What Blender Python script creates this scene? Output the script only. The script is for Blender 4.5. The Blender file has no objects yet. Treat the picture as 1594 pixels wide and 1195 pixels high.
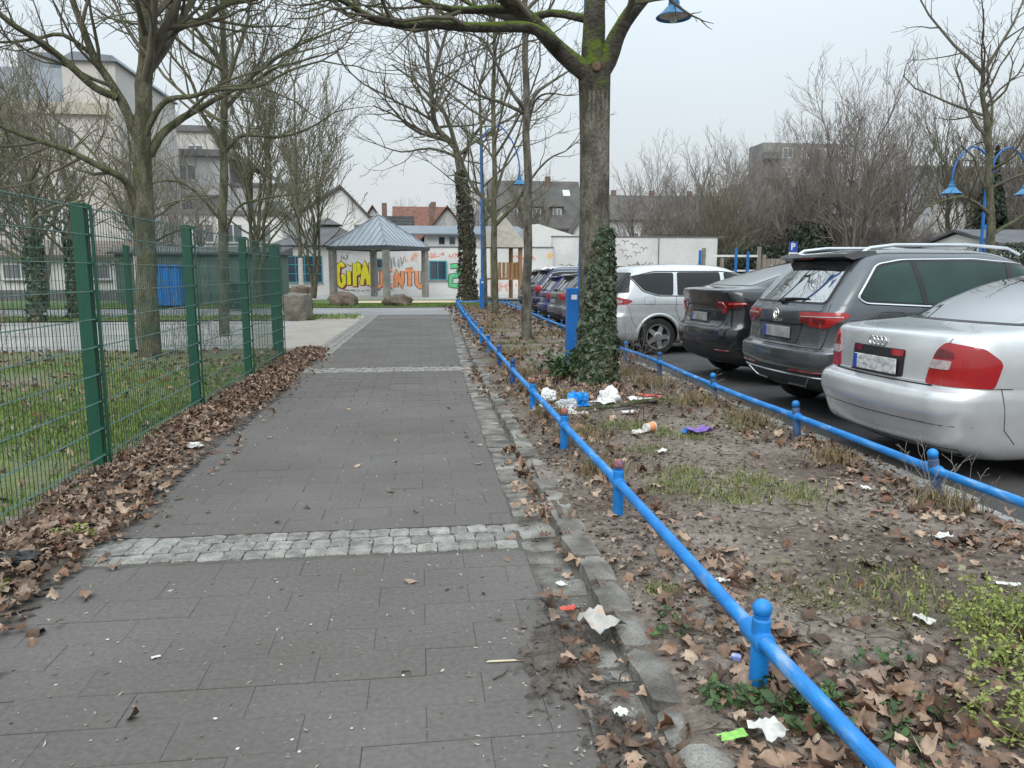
import bpy, bmesh, math, random
import numpy as np
from mathutils import Vector, Matrix, noise as mnoise
from mathutils.bvhtree import BVHTree

random.seed(11)
RNG = np.random.default_rng(11)
R = math.radians
S = bpy.context.scene
COL = S.collection

# ---------------------------------------------------------------- camera
cam_d = bpy.data.cameras.new('camera')
cam_d.sensor_width = 36.0
cam_d.lens = 26.65
cam_d.clip_end = 2000
cam = bpy.data.objects.new('camera', cam_d)
cam.location = (0, 0, 1.45)
cam.rotation_euler = (R(90 - 8.317), 0, R(-6.93))
COL.objects.link(cam)
S.camera = cam

# ---------------------------------------------------------------- overcast sky, soft sun, exposure
SUN_EL, SUN_AZ = R(42), R(200)
w = bpy.data.worlds.new('World'); S.world = w; w.use_nodes = True
nt = w.node_tree; nt.nodes.clear()
def wn(t, **k):
    n = nt.nodes.new(t)
    for a, b in k.items(): setattr(n, a, b)
    return n
sky = wn('ShaderNodeTexSky', sky_type='NISHITA', sun_disc=False, sun_elevation=SUN_EL, sun_rotation=SUN_AZ,
         air_density=1.6, dust_density=4.0, ozone_density=1.0)
tc = wn('ShaderNodeTexCoord')
sx = wn('ShaderNodeSeparateXYZ'); nt.links.new(tc.outputs['Generated'], sx.inputs[0])
pw = wn('ShaderNodeMath', operation='POWER'); nt.links.new(sx.outputs['Z'], pw.inputs[0]); pw.inputs[1].default_value = 1.7; pw.use_clamp = True
mp = wn('ShaderNodeMapRange'); nt.links.new(pw.outputs[0], mp.inputs[0])
mp.inputs['From Min'].default_value = 0; mp.inputs['From Max'].default_value = 1
mp.inputs['To Min'].default_value = 0.78; mp.inputs['To Max'].default_value = 2.8      # overcast: zenith brighter than horizon
tint = wn('ShaderNodeValToRGB'); nt.links.new(sx.outputs['Z'], tint.inputs[0])
tint.color_ramp.elements[0].position = 0.0; tint.color_ramp.elements[0].color = (7.9, 8.3, 8.7, 1)
tint.color_ramp.elements[1].position = 0.40; tint.color_ramp.elements[1].color = (6.9, 7.85, 8.45, 1)
cn = wn('ShaderNodeTexNoise'); cn.inputs['Scale'].default_value = 1.6; cn.inputs['Detail'].default_value = 4
nt.links.new(tc.outputs['Generated'], cn.inputs['Vector'])
cm = wn('ShaderNodeMapRange'); nt.links.new(cn.outputs['Fac'], cm.inputs[0])
cm.inputs['From Min'].default_value = .3; cm.inputs['From Max'].default_value = .7
cm.inputs['To Min'].default_value = .955; cm.inputs['To Max'].default_value = 1.03
m1 = wn('ShaderNodeVectorMath', operation='SCALE'); nt.links.new(tint.outputs[0], m1.inputs[0]); nt.links.new(mp.outputs[0], m1.inputs['Scale'])
m2 = wn('ShaderNodeVectorMath', operation='SCALE'); nt.links.new(m1.outputs[0], m2.inputs[0]); nt.links.new(cm.outputs[0], m2.inputs['Scale'])
mx = wn('ShaderNodeMix', data_type='RGBA'); mx.inputs['Factor'].default_value = 0.88
nt.links.new(sky.outputs[0], mx.inputs['A']); nt.links.new(m2.outputs[0], mx.inputs['B'])
bg = wn('ShaderNodeBackground'); bg.inputs['Strength'].default_value = 0.119
nt.links.new(mx.outputs['Result'], bg.inputs['Color'])
wo = wn('ShaderNodeOutputWorld'); nt.links.new(bg.outputs[0], wo.inputs['Surface'])

sun_d = bpy.data.lights.new('sun', 'SUN'); sun_d.energy = 1.5; sun_d.angle = R(35); sun_d.color = (1, .945, .87)
sun = bpy.data.objects.new('sun', sun_d); COL.objects.link(sun)
sun.rotation_euler = (R(90) - SUN_EL, 0, R(180) - SUN_AZ)
vs = S.view_settings
vs.view_transform = 'Standard'; vs.look = 'None'; vs.exposure = 0.0; vs.gamma = 1; vs.use_curve_mapping = False
S.cycles.use_denoising = True
S.cycles.max_bounces = 6
S.cycles.transparent_max_bounces = 12

# ---------------------------------------------------------------- materials
MATS = {}
def mat(name, cols, scale=4.0, rough=.8, bump=0.0, bscale=None, metal=0.0, detail=6.0, coat=0.0, spec=.5,
        attr=None, rand=0.0, stretch=None, fine=0.0, fscale=60, lo=.35, hi=.65, speck=None, coord='pos',
        trans=0.0, bdist=.02, ior=1.5, alpha=1.0, emit=None, moss=None, sheen=0, roughvar=0.0, twosided=None):
    if name in MATS: return MATS[name]
    m = bpy.data.materials.new(name); m.use_nodes = True
    t = m.node_tree; b = t.nodes['Principled BSDF']; L = t.links.new
    def N(ty, **k):
        n = t.nodes.new(ty)
        for a, v in k.items(): setattr(n, a, v)
        return n
    if not isinstance(cols[0], (tuple, list)): cols = [cols]
    if coord == 'pos': v = N('ShaderNodeNewGeometry').outputs['Position']
    else: v = N('ShaderNodeTexCoord').outputs['Object']
    if stretch:
        mpn = N('ShaderNodeMapping'); mpn.inputs['Scale'].default_value = stretch; L(v, mpn.inputs['Vector']); v = mpn.outputs[0]
    nz = N('ShaderNodeTexNoise'); nz.inputs['Scale'].default_value = scale; nz.inputs['Detail'].default_value = detail
    L(v, nz.inputs['Vector'])
    ramp = N('ShaderNodeValToRGB'); e = ramp.color_ramp.elements
    if attr:
        an = N('ShaderNodeAttribute', attribute_name=attr); fac = an.outputs['Fac']
        lo2, hi2 = 0.0, 1.0
    else: fac = nz.outputs['Fac']; lo2, hi2 = lo, hi
    L(fac, ramp.inputs[0])
    k = len(cols)
    e[0].position = lo2; e[0].color = (*cols[0], 1); e[1].position = hi2; e[1].color = (*cols[-1], 1)
    for i in range(1, k - 1):
        q = e.new(lo2 + (hi2 - lo2) * i / (k - 1)); q.color = (*cols[i], 1)
    c = ramp.outputs[0]
    if fine:
        n2 = N('ShaderNodeTexNoise'); n2.inputs['Scale'].default_value = fscale; n2.inputs['Detail'].default_value = 4; L(v, n2.inputs['Vector'])
        mr = N('ShaderNodeMapRange'); L(n2.outputs['Fac'], mr.inputs[0]); mr.inputs['From Min'].default_value = .3; mr.inputs['From Max'].default_value = .7
        mr.inputs['To Min'].default_value = 1 - fine; mr.inputs['To Max'].default_value = 1 + fine
        vm = N('ShaderNodeVectorMath', operation='SCALE'); L(c, vm.inputs[0]); L(mr.outputs[0], vm.inputs['Scale']); c = vm.outputs[0]
    if rand:
        oi = N('ShaderNodeObjectInfo'); mr = N('ShaderNodeMapRange'); L(oi.outputs['Random'], mr.inputs[0])
        mr.inputs['To Min'].default_value = 1 - rand; mr.inputs['To Max'].default_value = 1 + rand
        vm = N('ShaderNodeVectorMath', operation='SCALE'); L(c, vm.inputs[0]); L(mr.outputs[0], vm.inputs['Scale']); c = vm.outputs[0]
    if speck:
        sc, col, th = speck
        vo = N('ShaderNodeTexVoronoi'); vo.inputs['Scale'].default_value = sc; L(v, vo.inputs['Vector'])
        lt = N('ShaderNodeMath', operation='LESS_THAN'); L(vo.outputs['Distance'], lt.inputs[0]); lt.inputs[1].default_value = th
        n3 = N('ShaderNodeTexNoise'); n3.inputs['Scale'].default_value = sc * .9; L(v, n3.inputs['Vector'])
        g2 = N('ShaderNodeMath', operation='GREATER_THAN'); L(n3.outputs['Fac'], g2.inputs[0]); g2.inputs[1].default_value = .56
        mu = N('ShaderNodeMath', operation='MULTIPLY'); L(lt.outputs[0], mu.inputs[0]); L(g2.outputs[0], mu.inputs[1])
        mi = N('ShaderNodeMix', data_type='RGBA'); L(mu.outputs[0], mi.inputs['Factor']); L(c, mi.inputs['A']); mi.inputs['B'].default_value = (*col, 1)
        c = mi.outputs['Result']
    if moss:      # moss cushions grow on top faces, broken up by noise
        col, amt = moss
        gn = N('ShaderNodeNewGeometry'); sp = N('ShaderNodeSeparateXYZ'); L(gn.outputs['Normal'], sp.inputs[0])
        n4 = N('ShaderNodeTexNoise'); n4.inputs['Scale'].default_value = 5; n4.inputs['Detail'].default_value = 5; L(gn.outputs['Position'], n4.inputs['Vector'])
        ad = N('ShaderNodeMath', operation='MULTIPLY_ADD'); L(sp.outputs['Z'], ad.inputs[0]); ad.inputs[1].default_value = .45; L(n4.outputs['Fac'], ad.inputs[2])
        mr = N('ShaderNodeMapRange'); L(ad.outputs[0], mr.inputs[0]); mr.inputs['From Min'].default_value = .68 - amt * .3; mr.inputs['From Max'].default_value = .9 - amt * .3
        mi = N('ShaderNodeMix', data_type='RGBA'); L(mr.outputs[0], mi.inputs['Factor']); L(c, mi.inputs['A']); mi.inputs['B'].default_value = (*col, 1)
        c = mi.outputs['Result']
    L(c, b.inputs['Base Color'])
    b.inputs['Roughness'].default_value = rough
    if roughvar:
        n5 = N('ShaderNodeTexNoise'); n5.inputs['Scale'].default_value = scale * 1.7; n5.inputs['Detail'].default_value = 5; L(v, n5.inputs['Vector'])
        mr = N('ShaderNodeMapRange'); L(n5.outputs['Fac'], mr.inputs[0]); mr.inputs['From Min'].default_value = .3; mr.inputs['From Max'].default_value = .7
        mr.inputs['To Min'].default_value = max(0, rough - roughvar); mr.inputs['To Max'].default_value = min(1, rough + roughvar); L(mr.outputs[0], b.inputs['Roughness'])
    b.inputs['Metallic'].default_value = metal
    b.inputs['IOR'].default_value = ior
    b.inputs['Specular IOR Level'].default_value = spec
    b.inputs['Coat Weight'].default_value = coat; b.inputs['Coat Roughness'].default_value = .04
    b.inputs['Transmission Weight'].default_value = trans
    b.inputs['Alpha'].default_value = alpha
    if emit:
        b.inputs['Emission Color'].default_value = (*emit[0], 1); b.inputs['Emission Strength'].default_value = emit[1]
    if bump:
        nb = N('ShaderNodeTexNoise'); nb.inputs['Scale'].default_value = bscale or scale * 4; nb.inputs['Detail'].default_value = 6; L(v, nb.inputs['Vector'])
        bp = N('ShaderNodeBump'); bp.inputs['Strength'].default_value = bump; bp.inputs['Distance'].default_value = bdist
        L(nb.outputs['Fac'], bp.inputs['Height']); L(bp.outputs[0], b.inputs['Normal'])
    MATS[name] = m
    return m

# ---------------------------------------------------------------- helpers
def link(o, parent=None):
    COL.objects.link(o)
    if parent is not None: o.parent = parent
    return o
def tag(o, label=None, cat=None, group=None, kind=None):
    if label: o['label'] = label
    if cat: o['category'] = cat
    if group: o['group'] = group
    if kind: o['kind'] = kind
    return o
def thing(name, label, cat, loc=(0, 0, 0), rz=0, group=None):
    o = bpy.data.objects.new(name, None); o.location = loc; o.rotation_euler = (0, 0, rz); o.empty_display_size = .2
    link(o); return tag(o, label, cat, group)
def amesh(name, V, F, m, parent=None, smooth=False, attrs=None, loc=None):
    V = np.asarray(V, dtype=np.float32); F = np.asarray(F, dtype=np.int32)
    me = bpy.data.meshes.new(name); k = F.shape[1]
    me.vertices.add(len(V)); me.vertices.foreach_set('co', V.ravel())
    me.loops.add(F.size); me.loops.foreach_set('vertex_index', F.ravel())
    me.polygons.add(len(F)); me.polygons.foreach_set('loop_start', np.arange(0, F.size, k, dtype=np.int32))
    if smooth: me.polygons.foreach_set('use_smooth', np.ones(len(F), dtype=bool))
    if attrs:
        for an, av in attrs.items():
            a = me.attributes.new(an, 'FLOAT', 'POINT'); a.data.foreach_set('value', np.asarray(av, dtype=np.float32))
    me.update(calc_edges=True)
    if m: me.materials.append(m)
    o = bpy.data.objects.new(name, me)
    if loc: o.location = loc
    return link(o, parent)
class MB:
    def __init__(s): s.v = []; s.f = []
    def face(s, pts):
        i = len(s.v); s.v += [tuple(p) for p in pts]; s.f.append(tuple(range(i, i + len(pts)))); return s
    def box(s, x0, x1, y0, y1, z0, z1, M=None):
        i = len(s.v); P = [(x0,y0,z0),(x1,y0,z0),(x1,y1,z0),(x0,y1,z0),(x0,y0,z1),(x1,y0,z1),(x1,y1,z1),(x0,y1,z1)]
        if M is not None: P = [tuple(M @ Vector(p)) for p in P]
        s.v += P
        for q in ((3,2,1,0),(4,5,6,7),(0,1,5,4),(1,2,6,5),(2,3,7,6),(3,0,4,7)): s.f.append(tuple(i + a for a in q))
        return s
    def prism(s, poly, axis, a0, a1):        # poly of 2D points extruded along axis
        n = len(poly); i = len(s.v)
        def P(u, v, a): return {'x': (a, u, v), 'y': (u, a, v), 'z': (u, v, a)}[axis]
        s.v += [P(u, v, a0) for u, v in poly] + [P(u, v, a1) for u, v in poly]
        s.f.append(tuple(i + k for k in range(n))); s.f.append(tuple(i + n + k for k in reversed(range(n))))
        for k in range(n): s.f.append((i + k, i + n + k, i + n + (k + 1) % n, i + (k + 1) % n))
        return s
    def tube(s, pts, rad, n=8, caps=True, flat=None):
        pts = [Vector(p) for p in pts]; k = len(pts)
        if not hasattr(rad, '__len__'): rad = [rad] * k
        i = len(s.v); ref = None
        for j, p in enumerate(pts):
            t = (pts[min(j + 1, k - 1)] - pts[max(j - 1, 0)]).normalized()
            if ref is None:
                ref = Vector((0, 0, 1)) if abs(t.z) < .9 else Vector((1, 0, 0))
            a = t.cross(ref).normalized(); b = a.cross(t).normalized(); ref = b
            for q in range(n):
                an = 2 * math.pi * q / n
                c = p + (a * math.cos(an) + b * math.sin(an)) * rad[j]
                if flat: c = Vector((c.x, p.y + (c.y - p.y) * flat, c.z))
                s.v.append(tuple(c))
        for j in range(k - 1):
            for q in range(n):
                s.f.append((i + j * n + q, i + j * n + (q + 1) % n, i + (j + 1) * n + (q + 1) % n, i + (j + 1) * n + q))
        if caps:
            s.f.append(tuple(i + q for q in reversed(range(n)))); s.f.append(tuple(i + (k - 1) * n + q for q in range(n)))
        return s
    def lathe(s, prof, c=(0, 0, 0), n=16, axis='z', caps=True):     # prof: (r, h)
        i = len(s.v)
        for r, h in prof:
            for q in range(n):
                an = 2 * math.pi * q / n; u, v = r * math.cos(an), r * math.sin(an)
                p = {'z': (u, v, h), 'y': (u, h, v), 'x': (h, u, v)}[axis]
                s.v.append((p[0] + c[0], p[1] + c[1], p[2] + c[2]))
        for j in range(len(prof) - 1):
            for q in range(n): s.f.append((i + j*n + q, i + j*n + (q+1) % n, i + (j+1)*n + (q+1) % n, i + (j+1)*n + q))
        if caps: s.f.append(tuple(i + q for q in reversed(range(n)))); s.f.append(tuple(i + (len(prof)-1)*n + q for q in range(n)))
        return s
    def build(s, name, m, parent=None, smooth=False, bevel=0, loc=None, seg=1):
        me = bpy.data.meshes.new(name); me.from_pydata(s.v, [], s.f)
        bm = bmesh.new(); bm.from_mesh(me)
        bmesh.ops.recalc_face_normals(bm, faces=bm.faces)
        if bevel:
            bmesh.ops.bevel(bm, geom=list(bm.edges), offset=bevel, segments=seg, affect='EDGES', profile=.6)
        bm.to_mesh(me); bm.free()
        if smooth:
            me.polygons.foreach_set('use_smooth', np.ones(len(me.polygons), dtype=bool)); me.set_sharp_from_angle(angle=R(38))
        me.materials.append(m)
        o = bpy.data.objects.new(name, me)
        if loc: o.location = loc
        return link(o, parent)
def copy_tree(o, parent=None):
    c = o.copy(); link(c)
    if parent is not None: c.parent = parent
    for ch in list(o.children): copy_tree(ch, c)
    return c

def _hash2(ix, iy, seed):
    n = (ix * 374761393 + iy * 668265263 + seed * 974711) & 0x7fffffff
    n = ((n ^ (n >> 13)) * 1274126177) & 0x7fffffff
    return ((n ^ (n >> 16)) & 0xffff) / 65535.0
def vnoise(x, y, seed=0):
    x = np.asarray(x, float); y = np.asarray(y, float)
    ix = np.floor(x).astype(np.int64); iy = np.floor(y).astype(np.int64); fx = x - ix; fy = y - iy
    fx = fx * fx * (3 - 2 * fx); fy = fy * fy * (3 - 2 * fy)
    a = _hash2(ix, iy, seed); b = _hash2(ix + 1, iy, seed); c = _hash2(ix, iy + 1, seed); d = _hash2(ix + 1, iy + 1, seed)
    return (a * (1 - fx) + b * fx) * (1 - fy) + (c * (1 - fx) + d * fx) * fy
def fbm(x, y, o=4, seed=0):
    s = 0; a = .5; t = 0
    for k in range(o):
        s = s + a * vnoise(x * 2 ** k, y * 2 ** k, seed + k); t += a; a *= .5
    return s / t

# edges of path, rails and kerbs drift slightly to the right with distance
def path_r(y): return .515 + .0008 * np.square(np.maximum(y, 0))
def rail_l(y): return 1.125 + .00045 * np.square(np.maximum(y, 0))
def rail_r(y): return 3.20 + .0004 * np.square(np.maximum(y, 0))
def kerb_x(y): return .745 + .0008 * np.square(np.maximum(y, 0))
LOT = -.04
def soil_z(x, y):
    x = np.asarray(x, float); y = np.asarray(y, float)
    h = .050 + .045 * (fbm(x * 1.3, y * 1.3, 4, 5) - .5) + .030 * (fbm(x * 7, y * 7, 3, 9) - .5)
    k = kerb_x(y) + .13; r = rail_r(y) + .17
    e = np.clip((x - k) / .12, 0, 1)
    return np.maximum(h * e + (.040 + .05 * (vnoise(x * 9, y * 2.3, 77) - .5)) * (1 - e), .012)
def lawn_z(x, y): return .02 + .05 * (fbm(np.asarray(x) * .9, np.asarray(y) * .9, 4, 21) - .5) + .02 * (fbm(np.asarray(x) * 6, np.asarray(y) * 6, 2, 3) - .5)

# ================================================================ SETTING: ground sheets
M_EARTH = mat('earth', [(.075, .066, .05), (.12, .10, .075)], 1.5, .95, .4, 20)
M_CONC = mat('paver_concrete', [(.103, .093, .084), (.114, .104, .095), (.130, .119, .109)], .8, .85, .25, 160, rand=.035, fine=.16, fscale=45, speck=(38, (.30, .29, .27), .10), roughvar=.12)
M_JOINT = mat('joint_sand', [(.084, .076, .068), (.108, .099, .090)], 8, .95, .3, 90)
M_GRAN = mat('granite_sett', [(.17, .16, .145), (.30, .288, .265)], 14, .8, .6, 60, rand=.2, fine=.28, fscale=110)
M_KERB = mat('kerb_granite', [(.085, .075, .062), (.17, .158, .14), (.27, .255, .23)], 5, .88, .8, 50, rand=.2, fine=.25, fscale=120)
M_SOIL = mat('trodden_soil', [(.092, .067, .051), (.165, .129, .104), (.25, .21, .178)], 1.1, .92, 1.0, 30, bdist=.05, fine=.38, fscale=22, lo=.33, hi=.66, speck=(22, (.30, .25, .19), .15), detail=9)
M_LAWN = mat('lawn_soil', [(.09, .12, .035), (.125, .14, .055), (.155, .125, .09)], .8, .95, .7, 30, fine=.3, fscale=30)
M_GRAVEL = mat('court_gravel', [(.27, .26, .245), (.37, .355, .335)], .5, .95, .4, 60, fine=.12, fscale=30)
M_ASPH = mat('lot_asphalt', [(.045, .045, .047), (.085, .083, .08)], .8, .85, .5, 120, fine=.25, fscale=80, roughvar=.15)
M_XPATH = mat('cross_path_paving', [(.20, .20, .20), (.28, .275, .27)], .4, .9, .2, 60, fine=.1, fscale=20)

def sheet(name, x0, x1, y0, y1, z, m, kind='structure', parent=None):
    o = amesh(name, [(x0,y0,z),(x1,y0,z),(x1,y1,z),(x0,y1,z)], [(0,1,2,3)], m, parent)
    if parent is None: tag(o, kind=kind)
    return o
sheet('ground', -400, 400, -60, 700, -.12, M_EARTH)
sheet('parking_lot', 3.3, 40, -8, 44, LOT, M_ASPH)
def grid(name, x0f, x1f, y0, y1, dx, dy, zf, m, **k):
    ny = int((y1 - y0) / dy) + 1; ys = np.linspace(y0, y1, ny); nx = int(k.pop('nx'))
    U = np.linspace(0, 1, nx)
    Y = np.repeat(ys[:, None], nx, 1); X0 = np.asarray(x0f(ys)) * np.ones(ny); X1 = np.asarray(x1f(ys)) * np.ones(ny)
    X = X0[:, None] + (X1 - X0)[:, None] * U[None]
    V = np.stack([X, Y, zf(X, Y)], -1).reshape(-1, 3)
    i = np.arange((ny - 1) * nx).reshape(ny - 1, nx)[:, :-1].ravel()
    F = np.stack([i, i + 1, i + nx + 1, i + nx], 1)
    o = amesh(name, V, F, m, smooth=True); return tag(o, kind='structure')
grid('planting_strip', lambda y: kerb_x(y) + .035, lambda y: rail_r(y) + .10, -1.2, 34.5, .05, .055, soil_z, M_SOIL, nx=50)
grid('lawn', lambda y: -16 + 0 * y, lambda y: -1.80 + 0 * y, -1.5, 14.9, .2, .1, lawn_z, M_LAWN, nx=140)
def verge_z(x, y): return np.maximum(lawn_z(x, y), 0) + .012 + .03 * np.clip(1 - np.abs(x + 2.05) / .3, 0, 1) - .05 * np.clip((x + 1.80) / .06, 0, 1)
grid('verge', lambda y: -2.48 + .06 * vnoise(y * 2, y * 0, 5), lambda y: -1.74 + .07 * vnoise(y * 2.3, y * 0, 6), -1.5, 14.9, .1, .08, verge_z, M_SOIL, nx=14)
def court_z(x, y): return -.02 + .02 * (fbm(x * .5, y * .5, 3, 4) - .5)
grid('gravel_court', lambda y: -40 + 0 * y, lambda y: -2.1 + 0 * y, 14.88, 24.5, .5, .5, court_z, M_GRAVEL, nx=80)
sheet('cross_path', -40, 3.5, 26.9, 33.0, -.010, M_XPATH)
grid('side_path', lambda y: -3.6 - .0 * y, lambda y: -1.75 + .013 * (y - 14), 14.9, 27.2, .3, .3, lambda x, y: 0 * x - .011, mat('side_path_sand', [(.30, .265, .225), (.36, .32, .28)], 1.2, .95, .3, 60, fine=.12, fscale=25), nx=8)
grid('back_lawn', lambda y: -40 + 0 * y, lambda y: -3.3 + 0 * y, 24.4, 27.0, .5, .5, lambda x, y: .0 + .03 * fbm(x, y, 3, 2), M_LAWN, nx=60)
grid('school_lawn', lambda y: -40 + 0 * y, lambda y: 3.3 + 0 * y, 32.9, 41.5, .5, .4, lambda x, y: .02 + .06 * fbm(x * .4, y * .4, 3, 8) * np.clip((y - 32.9) / .6, 0, 1),
     mat('school_grass_soil', [(.075, .12, .03), (.12, .17, .05)], .7, .95, .6, 30, fine=.25, fscale=18), nx=90)
grid('sand_pit', lambda y: -3.2 + 0 * y, lambda y: 2.6 + 0 * y, 35.6, 38.2, .4, .4, lambda x, y: .09 + .02 * fbm(x, y, 3, 1), mat('play_sand', [(.50, .40, .28), (.58, .48, .35)], 1.5, .95, .3, 30), nx=14)
grid('school_terrace', lambda y: -12 + 0 * y, lambda y: 9 + 0 * y, 41.4, 50.2, .5, .5, lambda x, y: .035 + .01 * fbm(x, y, 2, 1), mat('terrace_paving', [(.34, .33, .31), (.42, .41, .39)], .6, .9, .2, 40, fine=.08, fscale=12), nx=30)

# ---------------------------------------------------------------- footpath of concrete pavers, setts and kerb stones
def wear_mesh(name, lx, ly, h, m, n=3, j=.08, dome=.0, seed=0, top=0.0):
    """a stone block with an uneven top: (n+1)^2 top grid, skirt"""
    rg = random.Random(seed); V = []; F = []
    for a in range(n + 1):
        for b in range(n + 1):
            u, v = a / n - .5, b / n - .5
            ed = (a in (0, n)) + (b in (0, n))
            k = 1 - (.055 if ed == 2 else 0)
            V.append((u * lx * k + rg.uniform(-j, j) * lx * .5, v * ly * k + rg.uniform(-j, j) * ly * .5,
                      top - dome * (4 * u * u + 4 * v * v) + rg.uniform(-dome, dome) * .5))
    N = n + 1
    for a in range(n):
        for b in range(n): F.append((a*N+b, (a+1)*N+b, (a+1)*N+b+1, a*N+b+1))
    ring = [a*N for a in range(N)] + [n*N+b for b in range(1, N)] + [a*N+n for a in range(n-1, -1, -1)] + [b for b in range(n-1, 0, -1)]
    i0 = len(V)
    for r_ in ring: x, y, z = V[r_]; V.append((x * 1.04, y * 1.04, top - h))
    k = len(ring)
    for q in range(k): F.append((ring[q], i0 + q, i0 + (q + 1) % k, ring[(q + 1) % k]))
    me = bpy.data.meshes.new(name); me.from_pydata(V, [], F)
    bm = bmesh.new(); bm.from_mesh(me); bmesh.ops.recalc_face_normals(bm, faces=bm.faces); bm.to_mesh(me); bm.free()
    me.polygons.foreach_set('use_smooth', np.ones(len(me.polygons), dtype=bool)); me.set_sharp_from_angle(angle=R(50))
    me.materials.append(m); return me
def inst(name, me, loc, rz, parent, sc=(1, 1, 1), rx=0, ry=0):
    o = bpy.data.objects.new(name, me); o.location = loc; o.rotation_euler = (rx, ry, rz); o.scale = sc; return link(o, parent)

footpath = grid('footpath', lambda y: -1.86 + 0 * y, lambda y: kerb_x(y) + .02, -1.5, 27.0, .3, .3, lambda x, y: 0 * x - .009, M_JOINT, nx=10)
BANDS = ((3.86, 4.24, .000), (11.35, 11.88, .02))
def in_band(y0, y1): return any(y1 > a - .01 and y0 < b + .01 for a, b, _ in BANDS)
CW, CL = .20, .40
def paver_mesh(lx, ly):
    mb = MB(); g = .0010; b = .0022
    x, y = lx / 2 - .0003, ly / 2 - g
    P = [(-x,-y),(x,-y),(x,y),(-x,y)]
    mb.v = [(u, v, -.05) for u, v in P] + [(u, v, -b) for u, v in P] + [(u - math.copysign(b, u), v - math.copysign(b, v), 0) for u, v in P]
    mb.f = [(8,9,10,11)] + [(i, (i+1) % 4, 4 + (i+1) % 4, 4 + i) for i in range(4)] + [(4+i, 4 + (i+1) % 4, 8 + (i+1) % 4, 8 + i) for i in range(4)]
    me = bpy.data.meshes.new('paver'); me.from_pydata(mb.v, [], mb.f); me.materials.append(M_CONC); return me
PM = {}
pavers = []
y = -1.2; row = 0
while y < 26.8:
    if in_band(y, y + CW):
        for a, b, _ in BANDS:
            if y + CW > a - .01 and y < b + .01: y = b + .012
        continue
    y1 = y + CW
    nxt = [a for a, b, _ in BANDS if y < a - .012 < y1]
    if nxt: y1 = nxt[0] - .012
    xr = float(path_r(y)); x = -1.80 - (row % 2) * CL * .5
    while x < xr - .03:
        a, b = max(x, -1.80 - (.06 if row % 3 == 0 else 0)), min(x + CL, xr)
        if b - a > .04: pavers.append((a, b, y, y1))
        x += CL
    y = y1; row += 1
def pdist(p): return abs(p[2] - 2.0) if p[2] > 1.5 else 5 + abs(p[2])
pavers.sort(key=pdist)
for i, (a, b, c, d) in enumerate(pavers[:300]):
    k = (round(b - a, 3), round(d - c, 3))
    if k not in PM: PM[k] = paver_mesh(b - a, d - c)
    inst('paver', PM[k], ((a + b) / 2, (c + d) / 2, random.uniform(-.0016, .0016)), 0, footpath, rx=random.gauss(0, .0035), ry=random.gauss(0, .0025))
mb = MB()
for a, b, c, d in pavers[300:]:
    z = random.uniform(-.0015, .0015); g = .0025
    mb.box(a + g, b - g, c + g, d - g, -.03, z)
tag(mb.build('paver_field', M_CONC, footpath), kind='stuff')
# bands of small granite setts across the path
SM = [wear_mesh('sett', .105, .115, .05, M_GRAN, 4, .07, .0038, s, .0) for s in range(9)]
for (a, b, sl), rows, pitch in ((BANDS[0], 3, .112), (BANDS[1], 4, .115)):
    xr = float(path_r(a)); rw = (b - a) / rows
    for r_ in range(rows):
        x = -1.80 + random.uniform(0, .05)
        while x < xr - .06:
            l = pitch * random.uniform(.86, 1.15)
            if random.random() > .008:
                inst('sett', random.choice(SM), (x + l / 2, a + rw * (r_ + .5) + sl * (x + 1.8) * .3 + random.gauss(0, .003), random.uniform(-.001, .006)), random.gauss(0, .05) + random.choice((0, math.pi)),
                     footpath, (l / .105 * .95, rw / .115 * .96, 1))
            x += l
# single course of larger setts as a gutter, then the raised kerb
GM = [wear_mesh('gutter_sett', .19, .20, .06, M_KERB, 4, .05, .0045, 30 + s, .0) for s in range(8)]
y = .9
while y < 27:
    l = random.uniform(.15, .23); xc = (path_r(y) + kerb_x(y)) / 2 - .005; wd = kerb_x(y) - path_r(y) - .02
    if not (1.3 < y < 1.62):
        inst('gutter_sett', random.choice(GM), (xc + random.gauss(0, .006), y + l / 2, random.uniform(-.004, .006)), random.gauss(0, .04), footpath, (wd / .19 * .97, l / .20 * .95, 1), rx=random.gauss(0, .02), ry=random.gauss(0, .03))
    y += l
kerb = grid('kerb', lambda y: kerb_x(y), lambda y: kerb_x(y) + .14, -1.2, 34, .1, .3, lambda x, y: 0 * x - .02, M_JOINT, nx=3)
KM = [wear_mesh('kerb_stone', .13, .30, .14, M_KERB, 4, .06, .010, 60 + s, .0) for s in range(8)]
y = .6
while y < 33.5:
    l = random.uniform(.22, .40)
    inst('kerb_stone', random.choice(KM), (kerb_x(y) + .068 + random.gauss(0, .008), y + l / 2, .052 + random.gauss(0, .010)), random.gauss(0, .035), kerb, (random.uniform(.92, 1.12), l / .30 * .96, 1), rx=random.gauss(0, .025), ry=random.gauss(.02, .04))
    y += l
lotkerb = grid('parking_kerb', lambda y: rail_r(y) + .10, lambda y: rail_r(y) + .34, -3, 34, .1, .3, lambda x, y: 0 * x - .03, M_JOINT, nx=3)
LM = [wear_mesh('kerb_slab', .22, .5, .15, mat('lot_kerb_granite', [(.20, .195, .18), (.33, .325, .31)], 9, .85, .5, 50, rand=.14, fine=.22, fscale=90), 4, .03, .008, 90 + s, .0) for s in range(6)]
y = 0
while y < 33:
    l = random.uniform(.42, .6)
    inst('kerb_slab', random.choice(LM), (rail_r(y) + .22 + random.gauss(0, .01), y + l / 2, .02 + random.gauss(0, .008)), random.gauss(0, .02), lotkerb, (1, l / .5 * .97, 1), rx=random.gauss(0, .015), ry=random.gauss(.02, .03))
    y += l
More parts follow.
